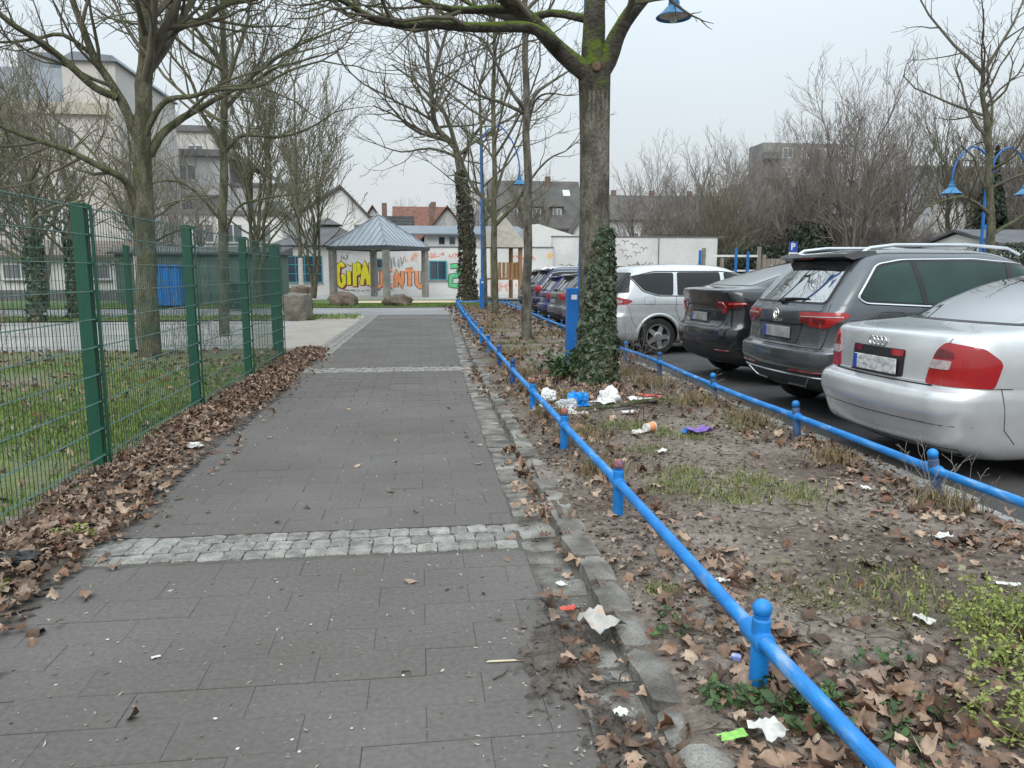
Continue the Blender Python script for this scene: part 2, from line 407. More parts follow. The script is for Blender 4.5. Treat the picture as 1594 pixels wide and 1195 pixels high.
# cobbled border of the side path, far off: joined
mb = MB()
yy = 13.0
while yy < 27:
    for r_ in range(3):
        xx = -2.02 + (yy - 13) * .014 + r_ * .14
        mb.box(xx + .008, xx + .132, yy + .008 + random.uniform(0, .01), yy + .15, -.03, .004 + random.uniform(0, .008))
    yy += .16
for bx0, bx1, by0, by1 in ((-2.0, 1.1, 27.0, 27.45), (-2.0, 1.2, 25.0, 25.18)):
    xx = bx0
    while xx < bx1: mb.box(xx + .008, xx + .14, by0, by1 - .01, -.03, .004 + random.uniform(0, .006)); xx += .15
cob = mb.build('cobble_border', M_GRAN, footpath); tag(cob, kind='stuff')
# earth and rotted leaves smeared over the edge of the path
def blob(name, cx, cy, rx, ry, z, m, seed, hh=.012):
    V = [(cx, cy, z + hh)]; F = []; n = 96; K = 5
    for k in range(1, K + 1):
        for q in range(n):
            an = 2 * math.pi * q / n
            rr = (.35 + 1.3 * float(fbm(math.cos(an) * 3.1 + seed, math.sin(an) * 3.1 + seed * 2, 5, seed))) * k / K
            V.append((cx + math.cos(an) * rx * rr, cy + math.sin(an) * ry * rr, z + (hh * (1 - (k / K) ** 2) * (.5 + float(vnoise(k * 3 + q, seed + q)))if k < K else -.006)))
    for q in range(n): F.append((0, 1 + q, 1 + (q + 1) % n, 1 + (q + 1) % n))
    T = [(0, 1 + q, 1 + (q + 1) % n) for q in range(n)]
    for k in range(K - 1):
        for q in range(n):
            a = 1 + k * n + q; b = 1 + k * n + (q + 1) % n; T += [(a, a + n, b + n), (a, b + n, b)]
    ed = [1.0] + [1 - (k / K) ** 1.5 for k in range(1, K + 1) for q in range(n)]
    o = amesh(name, V, T, m, smooth=True, attrs={'edge': ed}); return tag(o, kind='structure')
M_MUD = mat('mud', [(.060, .048, .039), (.11, .09, .075)], 7, .9, .9, 40, fine=.35, fscale=40)
def ragged(m):      # the smear thins out into crumbs at its rim
    t = m.node_tree; b = t.nodes['Principled BSDF']; L = t.links.new
    a = t.nodes.new('ShaderNodeAttribute'); a.attribute_name = 'edge'; ge = t.nodes.new('ShaderNodeNewGeometry'); nz = t.nodes.new('ShaderNodeTexNoise'); nz.inputs['Scale'].default_value = 26; nz.inputs['Detail'].default_value = 6; L(ge.outputs['Position'], nz.inputs['Vector'])
    s1 = t.nodes.new('ShaderNodeMath'); s1.operation = 'MULTIPLY_ADD'; L(nz.outputs['Fac'], s1.inputs[0]); s1.inputs[1].default_value = 2.6; s1.inputs[2].default_value = -1.65
    s2 = t.nodes.new('ShaderNodeMath'); s2.operation = 'ADD'; L(s1.outputs[0], s2.inputs[0]); L(a.outputs['Fac'], s2.inputs[1])
    mr = t.nodes.new('ShaderNodeMapRange'); L(s2.outputs[0], mr.inputs[0]); mr.inputs['From Min'].default_value = 0; mr.inputs['From Max'].default_value = .25; L(mr.outputs[0], b.inputs['Alpha'])
ragged(M_MUD)
blob('mud_patch', .28, 1.78, .62, .22, .003, M_MUD, 4, .02)
blob('mud_patch', .52, 2.65, .20, .42, .003, M_MUD, 7, .016)
blob('mud_patch', .62, 2.1, .18, .3, .004, M_MUD, 9, .02)
blob('mud_patch', -1.80, 5.6, .16, 1.3, .003, M_MUD, 12, .010)
blob('mud_patch', -1.84, 3.3, .22, .7, .004, M_MUD, 13, .012)
blob('mud_patch', -1.76, 8.6, .14, 1.6, .0035, M_MUD, 15, .010)

# ================================================================ green double-rod mesh fence
M_GREEN = mat('green_powder_coat', [(.005, .078, .044), (.009, .095, .055)], 3, .42, .05, 80)
M_WIRE = mat('green_wire', [(.014, .055, .042), (.025, .075, .06)], 9, .5)
M_WIREH = mat('green_wire_highlight', [(.07, .15, .125), (.15, .24, .21)], 9, .5)  # paler green for horizontal rods: their highlight is put into the colour
FH = 1.93
def post_mesh():
    return MB().box(-.11, -.015, -.032, .032, -.3, FH)
def fence_run(name, label, p0, d, npan, skip_first=False):
    """posts along direction d from p0; mesh sits on the side of the path"""
    rz = math.atan2(d[1], d[0]) - R(90)
    t = thing(name, label, 'fence', p0, rz, 'green mesh fence runs')
    pm = None; cm_ = None; vm_ = None; hm_ = None; cap_ = None
    for i in range(npan + 1):
        yy = i * 2.53
        if pm is None:
            po = MB().box(-.11, -.018, -.036, .036, -.3, FH).build('fence_post', M_GREEN, t, bevel=.004)
            cap = MB().box(-.114, -.014, -.040, .040, FH, FH + .012).build('post_cap', M_GREEN, po)
            co = MB()
            co.box(.010, .018, -.025, .025, .02, FH - .02)
            co.build('cover_bar', M_GREEN, po)
            for k in range(10):
                z = .12 + .2 * k
                cl = MB().box(-.018, .012, -.030, .030, z - .012, z + .012).build('clamp', M_GREEN, po) if k == 0 else cl.copy()
                if k: link(cl, po); cl.location.z = .2 * k
            pm = po
        else:
            po = copy_tree(pm, t)
        po.location = (0, yy, 0)
    for i in range(npan):
        yy = i * 2.53
        if vm_ is None:
            mb = MB()
            for k in range(50):
                y_ = .045 + k * .05; mb.tube([(-.004, y_, .04), (-.004, y_, FH - .005)], .0026, 4, False)
            vm_ = mb.build('rod_mesh', M_WIRE, t); vm_['kind'] = 'stuff'
            hm_ = MB().tube([(-.0105, .02, 0), (-.0105, 2.51, 0)], .0036, 5, False).tube([(.0025, .02, 0), (.0025, 2.51, 0)], .0036, 5, False).build('horizontal_rod', M_WIREH, t)
            v = vm_; h0 = hm_
        else:
            v = link(vm_.copy(), t); h0 = None
        v.location = (0, yy, 0)
        for k in range(10):
            h = hm_ if (k == 0 and h0 is not None) else link(hm_.copy(), t)
            h.location = (0, yy, .12 + .2 * k - (.014 if k == 9 else 0))
    return t
fence_run('mesh_fence', 'green mesh fence running along the left edge of the path', (-2.33, -1.74, 0), (0, 1), 6)
fence_run('mesh_fence', 'green mesh fence turning away to the left behind the lawn', (-2.69, 14.62, 0), (-1, 0), 5)

# ================================================================ blue knee rails
def blue_mat(name, rust=0.0):
    m = mat(name, [(.006, .175, .52), (.012, .215, .60)], 2.2, .45, .18, 70, fine=.20, fscale=9, speck=(46, (.10, .055, .035), .13), roughvar=.12)
    return m
M_BLUE = blue_mat('blue_rail_paint')
M_BLUEW = mat('blue_paint_worn', [(.008, .18, .53), (.018, .22, .60), (.26, .39, .57)], 7, .5, .2, 60, lo=.38, hi=.74, stretch=(3, .8, 3), fine=.16, fscale=11, speck=(40, (.11, .06, .04), .12))
M_RUST = mat('rusted_cap', [(.20, .062, .03), (.33, .13, .08), (.10, .07, .16)], 16, .85, .5, 60)
M_DULL = mat('blue_paint_dull', [(.02, .055, .16), (.035, .11, .34)], 9, .6, .3, 60)
M_POST = mat('blue_paint_dusty', [(.03, .075, .19), (.075, .12, .22), (.014, .15, .44)], 5, .6, .3, 60, fine=.2, fscale=14)
def knee_rail(label, xf, ys, rusty, lean, ends=None, dull=(), pm=False):
    t = thing('knee_rail', label, 'railing', (0, 0, 0), 0, 'blue knee rails round the planting strip')
    P = []
    for i, y_ in enumerate(ys):
        x = float(xf(y_)); z0 = float(soil_z(x, y_)); ln = lean[i] if i < len(lean) else 0
        hz = random.uniform(-.008, .008) if y_ > 3 else 0
        po = MB().tube([(0, 0, -.15), (0, 0, .255)], .0315, 18, True).lathe([(.0315, .255), (.024, .262), (.024, .268), (.0315, .272)], n=18)
        prof = [(.0335 * math.sin(a) if 0 < a < math.pi else .0005, .295 - .031 * math.cos(a)) for a in [math.pi * k / 9 for k in range(2, 10)]]
        o = po.build('rail_post', M_POST if pm else M_DULL if i in dull else M_BLUE, t, smooth=True, loc=(x, y_, z0 + hz))
        o.rotation_euler = (random.gauss(0, .015), ln, 0)
        MB().lathe([(.024, .266)] + prof, n=18).build('ball_cap', M_RUST if i in rusty else (M_DULL if i in dull else M_BLUE), o, smooth=True)
        P.append(Vector((x - math.sin(-ln) * .18, y_, z0 + hz + .185)))
    if ends: P += [Vector(e) for e in ends]
    for a, b in zip(P[:-1], P[1:]):
        d = (b - a); q = d.normalized()
        sag = random.uniform(-.006, .004)
        m_ = M_BLUEW if a.y < 8 or random.random() < .6 else M_BLUE
        MB().tube([a + q * .02, a + d * .33 + Vector((0, 0, sag)), a + d * .67 + Vector((0, 0, sag)), b - q * .02], .0265, 16).build('rail_tube', m_, t, smooth=True)
    for p, nx_ in zip(P, P[1:] + [None]):
        q = ((nx_ - p) if nx_ is not None else (p - P[-2])).normalized()
        MB().tube([p - q * .045, p - q * .041, p + q * .090, p + q * .094], [.031, .0365, .0365, .031], 16).build('rail_sleeve', M_BLUE, t, smooth=True)
    return t
YL = [.42, 2.30, 4.18, 5.90, 7.68, 9.52, 11.38, 13.35, 15.3, 17.2, 19.1, 21.0, 23.0, 25, 27, 29, 31, 32.9]
YR = [.5, 2.38, 4.25, 6.06, 7.93, 9.95, 11.75, 13.7, 15.6, 17.6, 19.6, 21.6, 23.6, 25.6, 27.6, 29.6, 31.4]
knee_rail('blue knee rail between the footpath kerb and the muddy strip', rail_l, YL, (2, 3, 4), [0, 0, 0, 0], ends=[(2.5, 33.1, .24), (3.55, 32.6, .24)], dull=(5, 6))
knee_rail('blue knee rail along the parked cars side of the muddy strip', rail_r, YR, (), [-.1, -.14, -.18, -.10, -.12, -.02], dull=(5, 8, 9), pm=True)

# ================================================================ TREES
M_BARK = mat('grey_bark', [(.070, .062, .050), (.135, .124, .100), (.20, .185, .155)], 4.0, .92, 1.0, 22, bdist=.045, stretch=(2.2, 2.2, .9), fine=.28, fscale=14, moss=((.055, .085, .012), .28))
M_MOSS = mat('mossy_bark', [(.036, .031, .024), (.080, .071, .054)], 4.0, .95, 1.0, 24, bdist=.04, fine=.28, fscale=16, moss=((.085, .125, .010), .62))
M_GBARK = mat('algae_bark', [(.068, .066, .042), (.125, .120, .078), (.175, .165, .12)], 4.0, .95, 1.0, 22, bdist=.045, stretch=(2, 2, .8), fine=.25, fscale=14, moss=((.09, .115, .03), .35))
M_TWIG = mat('twig_bark', [(.10, .088, .07), (.155, .137, .11)], 6, .95, moss=((.075, .085, .028), .18))
M_TWIGG = mat('olive_twig_bark', [(.14, .135, .09), (.20, .185, .13)], 6, .95)
M_TWIGB = mat('brown_twig_bark', [(.20, .175, .155), (.28, .25, .225)], .6, .95)
M_BIRCH = mat('pale_bark', [(.42, .40, .36), (.55, .53, .49), (.25, .23, .2)], 5, .9, .4, 30, stretch=(1, 1, 4), lo=.4, hi=.75)

class Tubes:
    """collects branches and turns all of one shape class into a mesh at once"""
    def __init__(s): s.g = {}
    def add(s, pts, rad, n): s.g.setdefault((len(pts), n), []).append((pts, rad))
    def mesh(s, name, m, parent):
        VV = []; FF = []; off = 0
        for (k, n), items in s.g.items():
            P = np.array([i[0] for i in items], float); Rr = np.array([i[1] for i in items], float); B = len(items)
            T = np.gradient(P, axis=1); T /= np.linalg.norm(T, axis=2, keepdims=True) + 1e-9
            mean = T.mean(1); ref = np.where(np.abs(mean[:, 2:3]) < .85, np.array([[0, 0, 1.]]), np.array([[1., .2, 0]]))[:, None, :]
            Nn = np.cross(T, np.broadcast_to(ref, T.shape)); Nn /= np.linalg.norm(Nn, axis=2, keepdims=True) + 1e-9
            Bn = np.cross(T, Nn)
            an = np.arange(n) * 2 * math.pi / n
            ring = P[:, :, None, :] + Rr[:, :, None, None] * (np.cos(an)[None, None, :, None] * Nn[:, :, None, :] + np.sin(an)[None, None, :, None] * Bn[:, :, None, :])
            V = ring.reshape(-1, 3); base = (np.arange(B) * k * n)[:, None, None]
            j = np.arange(k - 1)[None, :, None] * n; q = np.arange(n)[None, None, :]; q2 = (q + 1) % n
            F = np.stack([base + j + q, base + j + q2, base + j + n + q2, base + j + n + q], -1).reshape(-1, 4) + off
            VV.append(V); FF.append(F); off += len(V)
        if not VV: return None
        return amesh(name, np.concatenate(VV), np.concatenate(FF), m, parent, smooth=True)

def vadd(a, b, k=1.0): return (a[0] + b[0] * k, a[1] + b[1] * k, a[2] + b[2] * k)
def vnorm(a):
    l = math.sqrt(a[0] ** 2 + a[1] ** 2 + a[2] ** 2) or 1; return (a[0] / l, a[1] / l, a[2] / l)
def perp_rand(d, rg):
    while True:
        r = (rg.gauss(0, 1), rg.gauss(0, 1), rg.gauss(0, 1)); k = r[0]*d[0] + r[1]*d[1] + r[2]*d[2]
        p = (r[0] - d[0]*k, r[1] - d[1]*k, r[2] - d[2]*k); l = math.sqrt(p[0]**2 + p[1]**2 + p[2]**2)
        if l > .1: return (p[0]/l, p[1]/l, p[2]/l)
def grow(tb, p, d, length, r, level, rg, o):
    """level 0 = limb ... o['max'] = twig"""
    n = o['seg'][min(level, len(o['seg']) - 1)]; st = length / (n - 1); pts = [p]; dirs = [d]
    wig = o['wig']; up = o['up'][min(level, len(o['up']) - 1)]
    for k in range(n - 1):
        d = vnorm((d[0] + rg.gauss(0, wig), d[1] + rg.gauss(0, wig), d[2] + rg.gauss(0, wig) + up * (.5 + .5 * k / n)))
        p = vadd(p, d, st); pts.append(p); dirs.append(d)
    tip = max(r * o.get('tip', .45), o['rmin'] * .75)
    rad = [max(r + (tip - r) * (k / (n - 1)), o['rmin'] * .75) for k in range(n)]
    tb[0 if level <= o['trunk_lv'] else 1].add(pts, rad, o['sides'][min(level, len(o['sides']) - 1)])
    children(tb, pts, dirs, rad, length, level, rg, o)
def children(tb, pts, dirs, rad, length, level, rg, o, t0=.18):
    if level >= o['max']: return
    dens = o['dens'][min(level, len(o['dens']) - 1)]; k = max(1, int(length * dens + rg.random())); n = len(pts)
    lr = o['lr']
    for c in range(k):
        t = t0 + (1 - t0) * (c + rg.random()) / k; t = min(t, .999)
        f = t * (n - 1); i = int(f); f -= i
        p = tuple(pts[i][a] + (pts[i + 1][a] - pts[i][a]) * f for a in range(3)); d = dirs[i]
        ang = rg.uniform(*o['ang']); q = perp_rand(d, rg)
        cd = vnorm(vadd((d[0] * math.cos(ang), d[1] * math.cos(ang), d[2] * math.cos(ang)), q, math.sin(ang)))
        cl = max(length * rg.uniform(*lr) * (1.15 - .55 * t), o.get('lmin', .12)); rr = max(rad[i] * rg.uniform(.42, .62), o['rmin'])
        grow(tb, p, cd, cl, rr, level + 1, rg, o)
    # fork at the tip
    if level < o['max'] and rg.random() < .85:
        for s in (-1, 1):
            d = dirs[-1]; q = perp_rand(d, rg)
            grow(tb, pts[-1], vnorm(vadd(d, q, .55)), max(length * lr[0] * 1.1, o.get('lmin', .12)), rad[-1], level + 1, rg, o)
def limb(tb, pts, r0, r1, rg, o, level=1, n=8, side=True, sub=3, t0=.18):
    """explicit limb: smooth polyline with its own side branches"""
    P = [Vector(p) for p in pts]; out = []
    for i in range(len(P) - 1):
        a = P[max(i - 1, 0)]; b = P[i]; c = P[i + 1]; d = P[min(i + 2, len(P) - 1)]
        for k in range(sub):
            t = k / sub
            out.append(.5 * ((2 * b) + (c - a) * t + (2*a - 5*b + 4*c - d) * t*t + (3*b - a - 3*c + d) * t**3))
    out.append(P[-1]); N = len(out)
    rad = [r0 + (r1 - r0) * (k / (N - 1)) ** .8 for k in range(N)]
    for k in range(N): rad[k] *= 1 + .10 * mnoise.noise(out[k] * 3.3)
    wob = [tuple(q + Vector((mnoise.noise(q * 2.1), mnoise.noise(q * 2.1 + Vector((5, 0, 0))), mnoise.noise(q * 2.1 + Vector((0, 7, 0)))) ) * min(.05, rad[k] * .7)) if 0 < k else tuple(q) for k, q in enumerate(out)]
    tb[0].add(wob, rad, n)
    dirs = [vnorm(tuple(out[min(k + 1, N - 1)][a] - out[max(k - 1, 0)][a] for a in range(3))) for k in range(N)]
    ln = sum((out[k + 1] - out[k]).length for k in range(N - 1))
    if side: children(tb, wob, dirs, rad, ln, level, rg, o, t0)
    return wob, dirs, rad
BASE = dict(seg=[8, 7, 6, 5, 4], wig=.16, up=[.05, .10, .13, .16], sides=[8, 7, 5, 4, 3], max=4, dens=[1.6, 2.2, 3.2, 5.0], ang=(.6, 1.15), lr=(.36, .58), rmin=.0045, trunk_lv=1, tip=.42)

def tree_thing(name, label, base, group=None): return thing(name, label, 'tree', base, 0, group)
def finish(t, tb, mt, mw, base, second='crown'):
    """parts are stored in world coordinates: shift them under the thing's base"""
    for tub, nm, m in ((tb[0], 'trunk', mt), (tb[1], second, mw)):
        o = tub.mesh(nm, m, t)
        if o is not None: o.location = (-base[0], -base[1], -base[2])

# ---- the mossy plane tree beside the litter
rg = random.Random(3); tb = (Tubes(), Tubes()); o1 = dict(BASE, rmin=.0042, dens=[1.3, 2.1, 3.2, 4.5])
b1 = (2.22, 9.4, .03); T1 = tree_thing('plane_tree', 'thick tree with ivy-clad base and mossy limbs above the litter', b1)
trunk_pts = [(2.23, 9.4, -.1), (2.22, 9.4, .25), (2.20, 9.4, .8), (2.19, 9.4, 1.4), (2.17, 9.4, 2.3), (2.16, 9.4, 3.0), (2.15, 9.4, 3.6), (2.14, 9.4, 3.9)]
tb[0].add(trunk_pts, [.29, .225, .20, .19, .18, .178, .19, .20], 20)
for pts, r0, r1, s in (
    ([(2.14, 9.4, 3.72), (1.85, 9.32, 3.95), (1.6, 9.23, 4.11), (1.36, 9.15, 4.29), (1.09, 9.07, 4.48), (.83, 8.98, 4.71), (.4, 8.9, 5.02), (-.3, 8.8, 5.5), (-.9, 8.7, 6.3)], .125, .04, .5),
    ([(1.62, 9.15, 4.08), (1.37, 8.96, 4.17), (1.09, 8.82, 4.15), (.66, 8.69, 4.09), (.24, 8.55, 4.07), (-.13, 8.41, 4.01), (-.45, 8.28, 4.01), (-.72, 8.14, 4.13), (-1.01, 8.0, 4.25), (-1.5, 7.8, 4.5)], .075, .022, .3),
    ([(1.38, 9.12, 4.27), (1.07, 9.26, 4.48), (.71, 9.42, 4.5), (.34, 9.58, 4.58), (-.03, 9.74, 4.73), (-.49, 9.9, 5.02), (-1.1, 10.1, 5.4)], .06, .02, .3),
    ([(2.14, 9.4, 3.8), (2.11, 9.44, 4.24), (2.17, 9.48, 4.69), (2.2, 9.52, 5.29), (2.18, 9.56, 6.15), (2.21, 9.6, 7.07), (2.3, 9.6, 8.4)], .16, .07, .3),
    ([(2.17, 9.4, 3.75), (2.33, 9.38, 4.12), (2.46, 9.37, 4.34), (2.63, 9.35, 4.56), (2.81, 9.33, 4.81), (3.07, 9.32, 5.32), (3.35, 9.3, 5.96), (3.7, 9.2, 6.9)], .125, .05, .3),
    ([(2.08, 9.5, 4.48), (1.69, 9.78, 4.62), (1.33, 10.05, 4.64), (.95, 10.32, 4.77), (.47, 10.6, 5.08), (-.1, 10.9, 5.3)], .055, .018, .3),
    ([(2.18, 9.5, 5.3), (2.6, 10.2, 5.9), (3.0, 10.9, 6.3), (3.5, 11.6, 7.0)], .06, .02, .3)):
    limb(tb, pts, r0, r1, rg, o1, level=1, n=10, t0=.3)
finish(T1, tb, M_MOSS, M_TWIG, b1)
trunk_o = [c for c in T1.children if c.name.startswith('trunk')][0]
T1_lower = MB().tube([Vector(p) - Vector(b1) for p in trunk_pts[:7]], [.292, .2275, .2025, .1925, .1825, .1805, .189], 24, False).build('trunk_bark', M_BARK, T1, smooth=True)
# swollen collar and pruning scar at the fork
sc_ = MB().lathe([(.055, 0), (.05, .02), (.02, .028), (.001, .024)], n=14, axis='y').build('pruning_scar', mat('cut_wood', [(.10, .065, .04), (.16, .105, .065)], 14, .9), T1, smooth=True, loc=(2.12 - b1[0], 9.4 - .21 - b1[1], 3.86 - b1[2])); sc_.rotation_euler = (0, 0, 0); sc_.scale = (1, -1, 1)
# ivy over the foot of the trunk
M_IVY = mat('ivy_leaf', [(.016, .028, .014), (.028, .055, .022), (.045, .078, .034), (.075, .105, .058), (.11, .09, .05)], 3, .42, attr='rnd', spec=.5)
def leaf_cloud(name, P, N, size, m, parent, shape, rg, curl=.15, roll=True, jitter=.5, rnd=None):
    """P positions, N normals (arrays); shape = list of 2D outline points; one fan per leaf"""
    n = len(P); K = len(shape); sh = np.array(shape, float)
    N = N + rg.normal(0, jitter, N.shape); N /= np.linalg.norm(N, axis=1, keepdims=True) + 1e-9
    ref = rg.normal(0, 1, N.shape) if roll else np.tile(np.array([[0, 0, -1.]]), (n, 1)) + rg.normal(0, .5, N.shape)
    A = np.cross(N, ref); A /= np.linalg.norm(A, axis=1, keepdims=True) + 1e-9; B = np.cross(A, N)
    s = np.asarray(size)[:, None] if hasattr(size, '__len__') else np.full((n, 1), size)
    c = rg.normal(0, curl, (n, 1)); c2 = rg.normal(0, curl, (n, 1))
    V = np.zeros((n, K + 1, 3)); V[:, 0] = P
    for k in range(K):
        u, v = sh[k]; z = c * u * u * 2 + c2 * v * v * 2 + rg.normal(0, curl * .35, (n, 1))
        V[:, k + 1] = P + (A * u + B * v + N * z) * s
    b = (np.arange(n) * (K + 1))[:, None, None]; q = np.arange(K)
    T = np.stack([np.zeros(K, int), 1 + q, 1 + (q + 1) % K], -1)[None] + b
    rn = np.repeat(rg.random(n) if rnd is None else rnd, K + 1)
    return amesh(name, V.reshape(-1, 3), T.reshape(-1, 3), m, parent, attrs={'rnd': rn})
IVYS = [(0, -.5), (.42, -.38), (.30, -.05), (.5, .12), (.16, .22), (0, .6), (-.16, .22), (-.5, .12), (-.30, -.05), (-.42, -.38)]
def ivy(parent, base, trunk_r, n, zmax, side, size, seed, taper=1.0, low=.0):
    g = np.random.default_rng(seed); u = g.random(n * 4); th = g.random(n * 4) * 2 * math.pi
    z = u ** 1.35 * zmax
    # full coverage low down, only one side (towards +x) higher up
    a = np.cos(th - side); lim = -1.2 + 2.0 * (z / zmax) ** .8 + g.normal(0, .22, len(z))
    keep = a > lim; z = z[keep][:n]; th = th[keep][:n]
    thick = (.012 + .045 * (1 - z / zmax)) * g.random(len(z)) ** .6
    rr = np.interp(z, [0, .4, 1, 2.2, 9], [trunk_r * 1.2, trunk_r * 1.06, trunk_r * 1.0, trunk_r * .95, trunk_r * .9]) + thick + .08 * np.maximum(0, vnoise(th * 2 + 3, z * 2.5, seed) - .5)
    P = np.stack([np.cos(th) * rr, np.sin(th) * rr, z + low], 1); N = np.stack([np.cos(th), np.sin(th), 0 * th + .25], 1)
    return leaf_cloud('ivy', P, N, g.uniform(.4, 1.4, len(z)) * size, M_IVY, parent, IVYS, g, .12, False, .45)
iv = ivy(T1, b1, .20, 3300, 1.95, R(-62), .072, 5); iv['kind'] = 'stuff'
stm = MB()
for k in range(9):
    a = R(-35) + random.gauss(0, .7); pts = []
    for j in range(9):
        z = j * .23; a += random.gauss(0, .09); rr = np.interp(z, [0, .4, 1, 2.2], [.262, .225, .213, .202]); pts.append((math.cos(a) * rr, math.sin(a) * rr, z))
    stm.tube(pts[:random.randint(5, 9)], .009, 5)
stm.build('ivy_stem', mat('ivy_stem_bark', [(.10, .065, .04), (.17, .11, .07)], 9, .9), T1, smooth=True)

# ---- large tree behind the fence
rg = random.Random(8); tb = (Tubes(), Tubes()); o2 = dict(BASE, rmin=.0046, dens=[1.2, 1.8, 2.6, 3.6], ang=(.5, 1.1))
b2 = (-4.65, 13.7, 0); T2 = tree_thing('maple_tree', 'large bare tree with spreading limbs just behind the mesh fence', b2)
limb(tb, [(-4.66, 13.7, -.1), (-4.62, 13.7, .8), (-4.6, 13.7, 1.5), (-4.56, 13.7, 2.99), (-4.51, 13.7, 3.82), (-4.38, 13.7, 4.84), (-4.33, 13.7, 5.84), (-4.25, 13.7, 6.81), (-4.08, 13.7, 8.33)], .20, .085, rg, o2, level=1, n=16, t0=.55)
for pts, r0, r1 in (
    ([(-4.54, 13.7, 3.5), (-4.69, 13.63, 4.01), (-4.82, 13.56, 4.29), (-4.94, 13.49, 4.59), (-5.06, 13.41, 4.84), (-5.18, 13.34, 5.25), (-5.28, 13.27, 5.65), (-5.37, 13.2, 6.18), (-5.6, 13, 7.2)], .095, .035),
    ([(-4.81, 13.5, 4.26), (-5.05, 13.35, 4.36), (-5.31, 13.2, 4.61), (-5.64, 13.05, 4.92), (-5.92, 12.9, 5.09), (-6.18, 12.75, 5.31), (-6.52, 12.6, 5.56), (-7.2, 12.4, 6)], .068, .028),
    ([(-4.39, 13.7, 4.8), (-4.21, 13.78, 5.19), (-3.92, 13.87, 5.43), (-3.57, 13.95, 5.63), (-3.22, 14.03, 5.91), (-2.7, 14.12, 6.06), (-2.12, 14.2, 6.3), (-1.5, 14.3, 6.4)], .085, .02),
    ([(-4.6, 13.7, 2.3), (-4.7, 13.55, 2.82), (-4.78, 13.4, 3.01), (-4.96, 13.25, 3.11), (-5.23, 13.1, 3.26), (-5.54, 12.95, 3.38), (-5.88, 12.8, 3.49), (-6.2, 12.65, 3.63), (-6.63, 12.5, 3.83), (-7.4, 12.2, 4.2)], .07, .022),
    ([(-4.5, 13.65, 3.6), (-4.28, 13.6, 4.06), (-4.01, 13.5, 4.25), (-3.6, 13.4, 4.31), (-3.12, 13.3, 4.4), (-2.54, 13.2, 4.42), (-2.01, 13.1, 4.66), (-1.49, 13.0, 4.8)], .06, .014),
    ([(-4.45, 13.75, 3.4), (-4.13, 13.8, 3.85), (-3.75, 13.9, 4.14), (-3.45, 14.0, 4.37), (-2.93, 14.1, 4.67), (-2.39, 14.2, 5.14), (-1.73, 14.3, 5.51), (-.96, 14.4, 5.88)], .075, .014),
    ([(-5.1, 13.4, 4.9), (-5.42, 13.2, 5.11), (-5.78, 13.0, 4.98), (-6.21, 12.9, 4.9), (-7, 12.7, 5)], .04, .012),
    ([(-4.3, 13.7, 6.2), (-4.6, 13.3, 6.9), (-5.1, 12.8, 7.6), (-5.5, 12.4, 8.3)], .07, .03),
    ([(-4.32, 13.7, 5.9), (-3.7, 13.5, 6.3), (-3.1, 13.3, 6.5), (-2.3, 13.1, 7.0)], .06, .02)):
    limb(tb, pts, r0, r1, rg, o2, level=1, n=10, t0=.22)
finish(T2, tb, M_GBARK, M_TWIG, b2)

# ---- slimmer tree behind it
rg = random.Random(21); tb = (Tubes(), Tubes()); o3 = dict(BASE, rmin=.0054, dens=[1.2, 1.9, 2.6, 3.0])
b3 = (-4.55, 18.5, 0); T3 = tree_thing('maple_tree', 'slim bare tree on the court beyond the mesh fence', b3)
limb(tb, [(-4.56, 18.5, -.1), (-4.49, 18.5, 1.82), (-4.43, 18.5, 3.27), (-4.35, 18.5, 4.41), (-4.25, 18.5, 5.81), (-4.23, 18.5, 7.03), (-4.19, 18.5, 8.24), (-4.04, 18.5, 9.81)], .13, .04, rg, o3, level=1, n=12, t0=.45)
for pts, r0, r1 in (
    ([(-4.31, 18.5, 4.21), (-3.99, 18.4, 4.49), (-3.57, 18.3, 4.53), (-2.99, 18.2, 4.5), (-2.41, 18.1, 4.66), (-1.82, 18.0, 5.0)], .06, .015),
    ([(-4.39, 18.5, 4.24), (-4.61, 18.58, 4.7), (-4.86, 18.65, 5.13), (-5.01, 18.73, 5.7), (-5.42, 18.8, 6.26), (-5.9, 18.8, 7)], .06, .02),
    ([(-4.3, 18.5, 5.11), (-3.87, 18.62, 5.57), (-3.31, 18.75, 6.04), (-2.6, 18.88, 6.3), (-1.87, 19.0, 6.57)], .055, .015),
    ([(-4.45, 18.5, 2.3), (-4.1, 18.3, 2.9), (-3.6, 18.2, 3.1), (-3.0, 18.2, 3.2), (-2.5, 18.3, 3.3)], .04, .012),
    ([(-4.47, 18.5, 2.6), (-5.0, 18.3, 3.3), (-5.6, 18.2, 3.5), (-6.3, 18.1, 3.2)], .04, .012),
    ([(-4.25, 18.5, 6.0), (-4.8, 18.3, 6.8), (-5.3, 18.1, 7.5)], .05, .02)):
    limb(tb, pts, r0, r1, rg, o3, level=1, n=8, t0=.2)
finish(T3, tb, M_GBARK, M_TWIGG, b3)

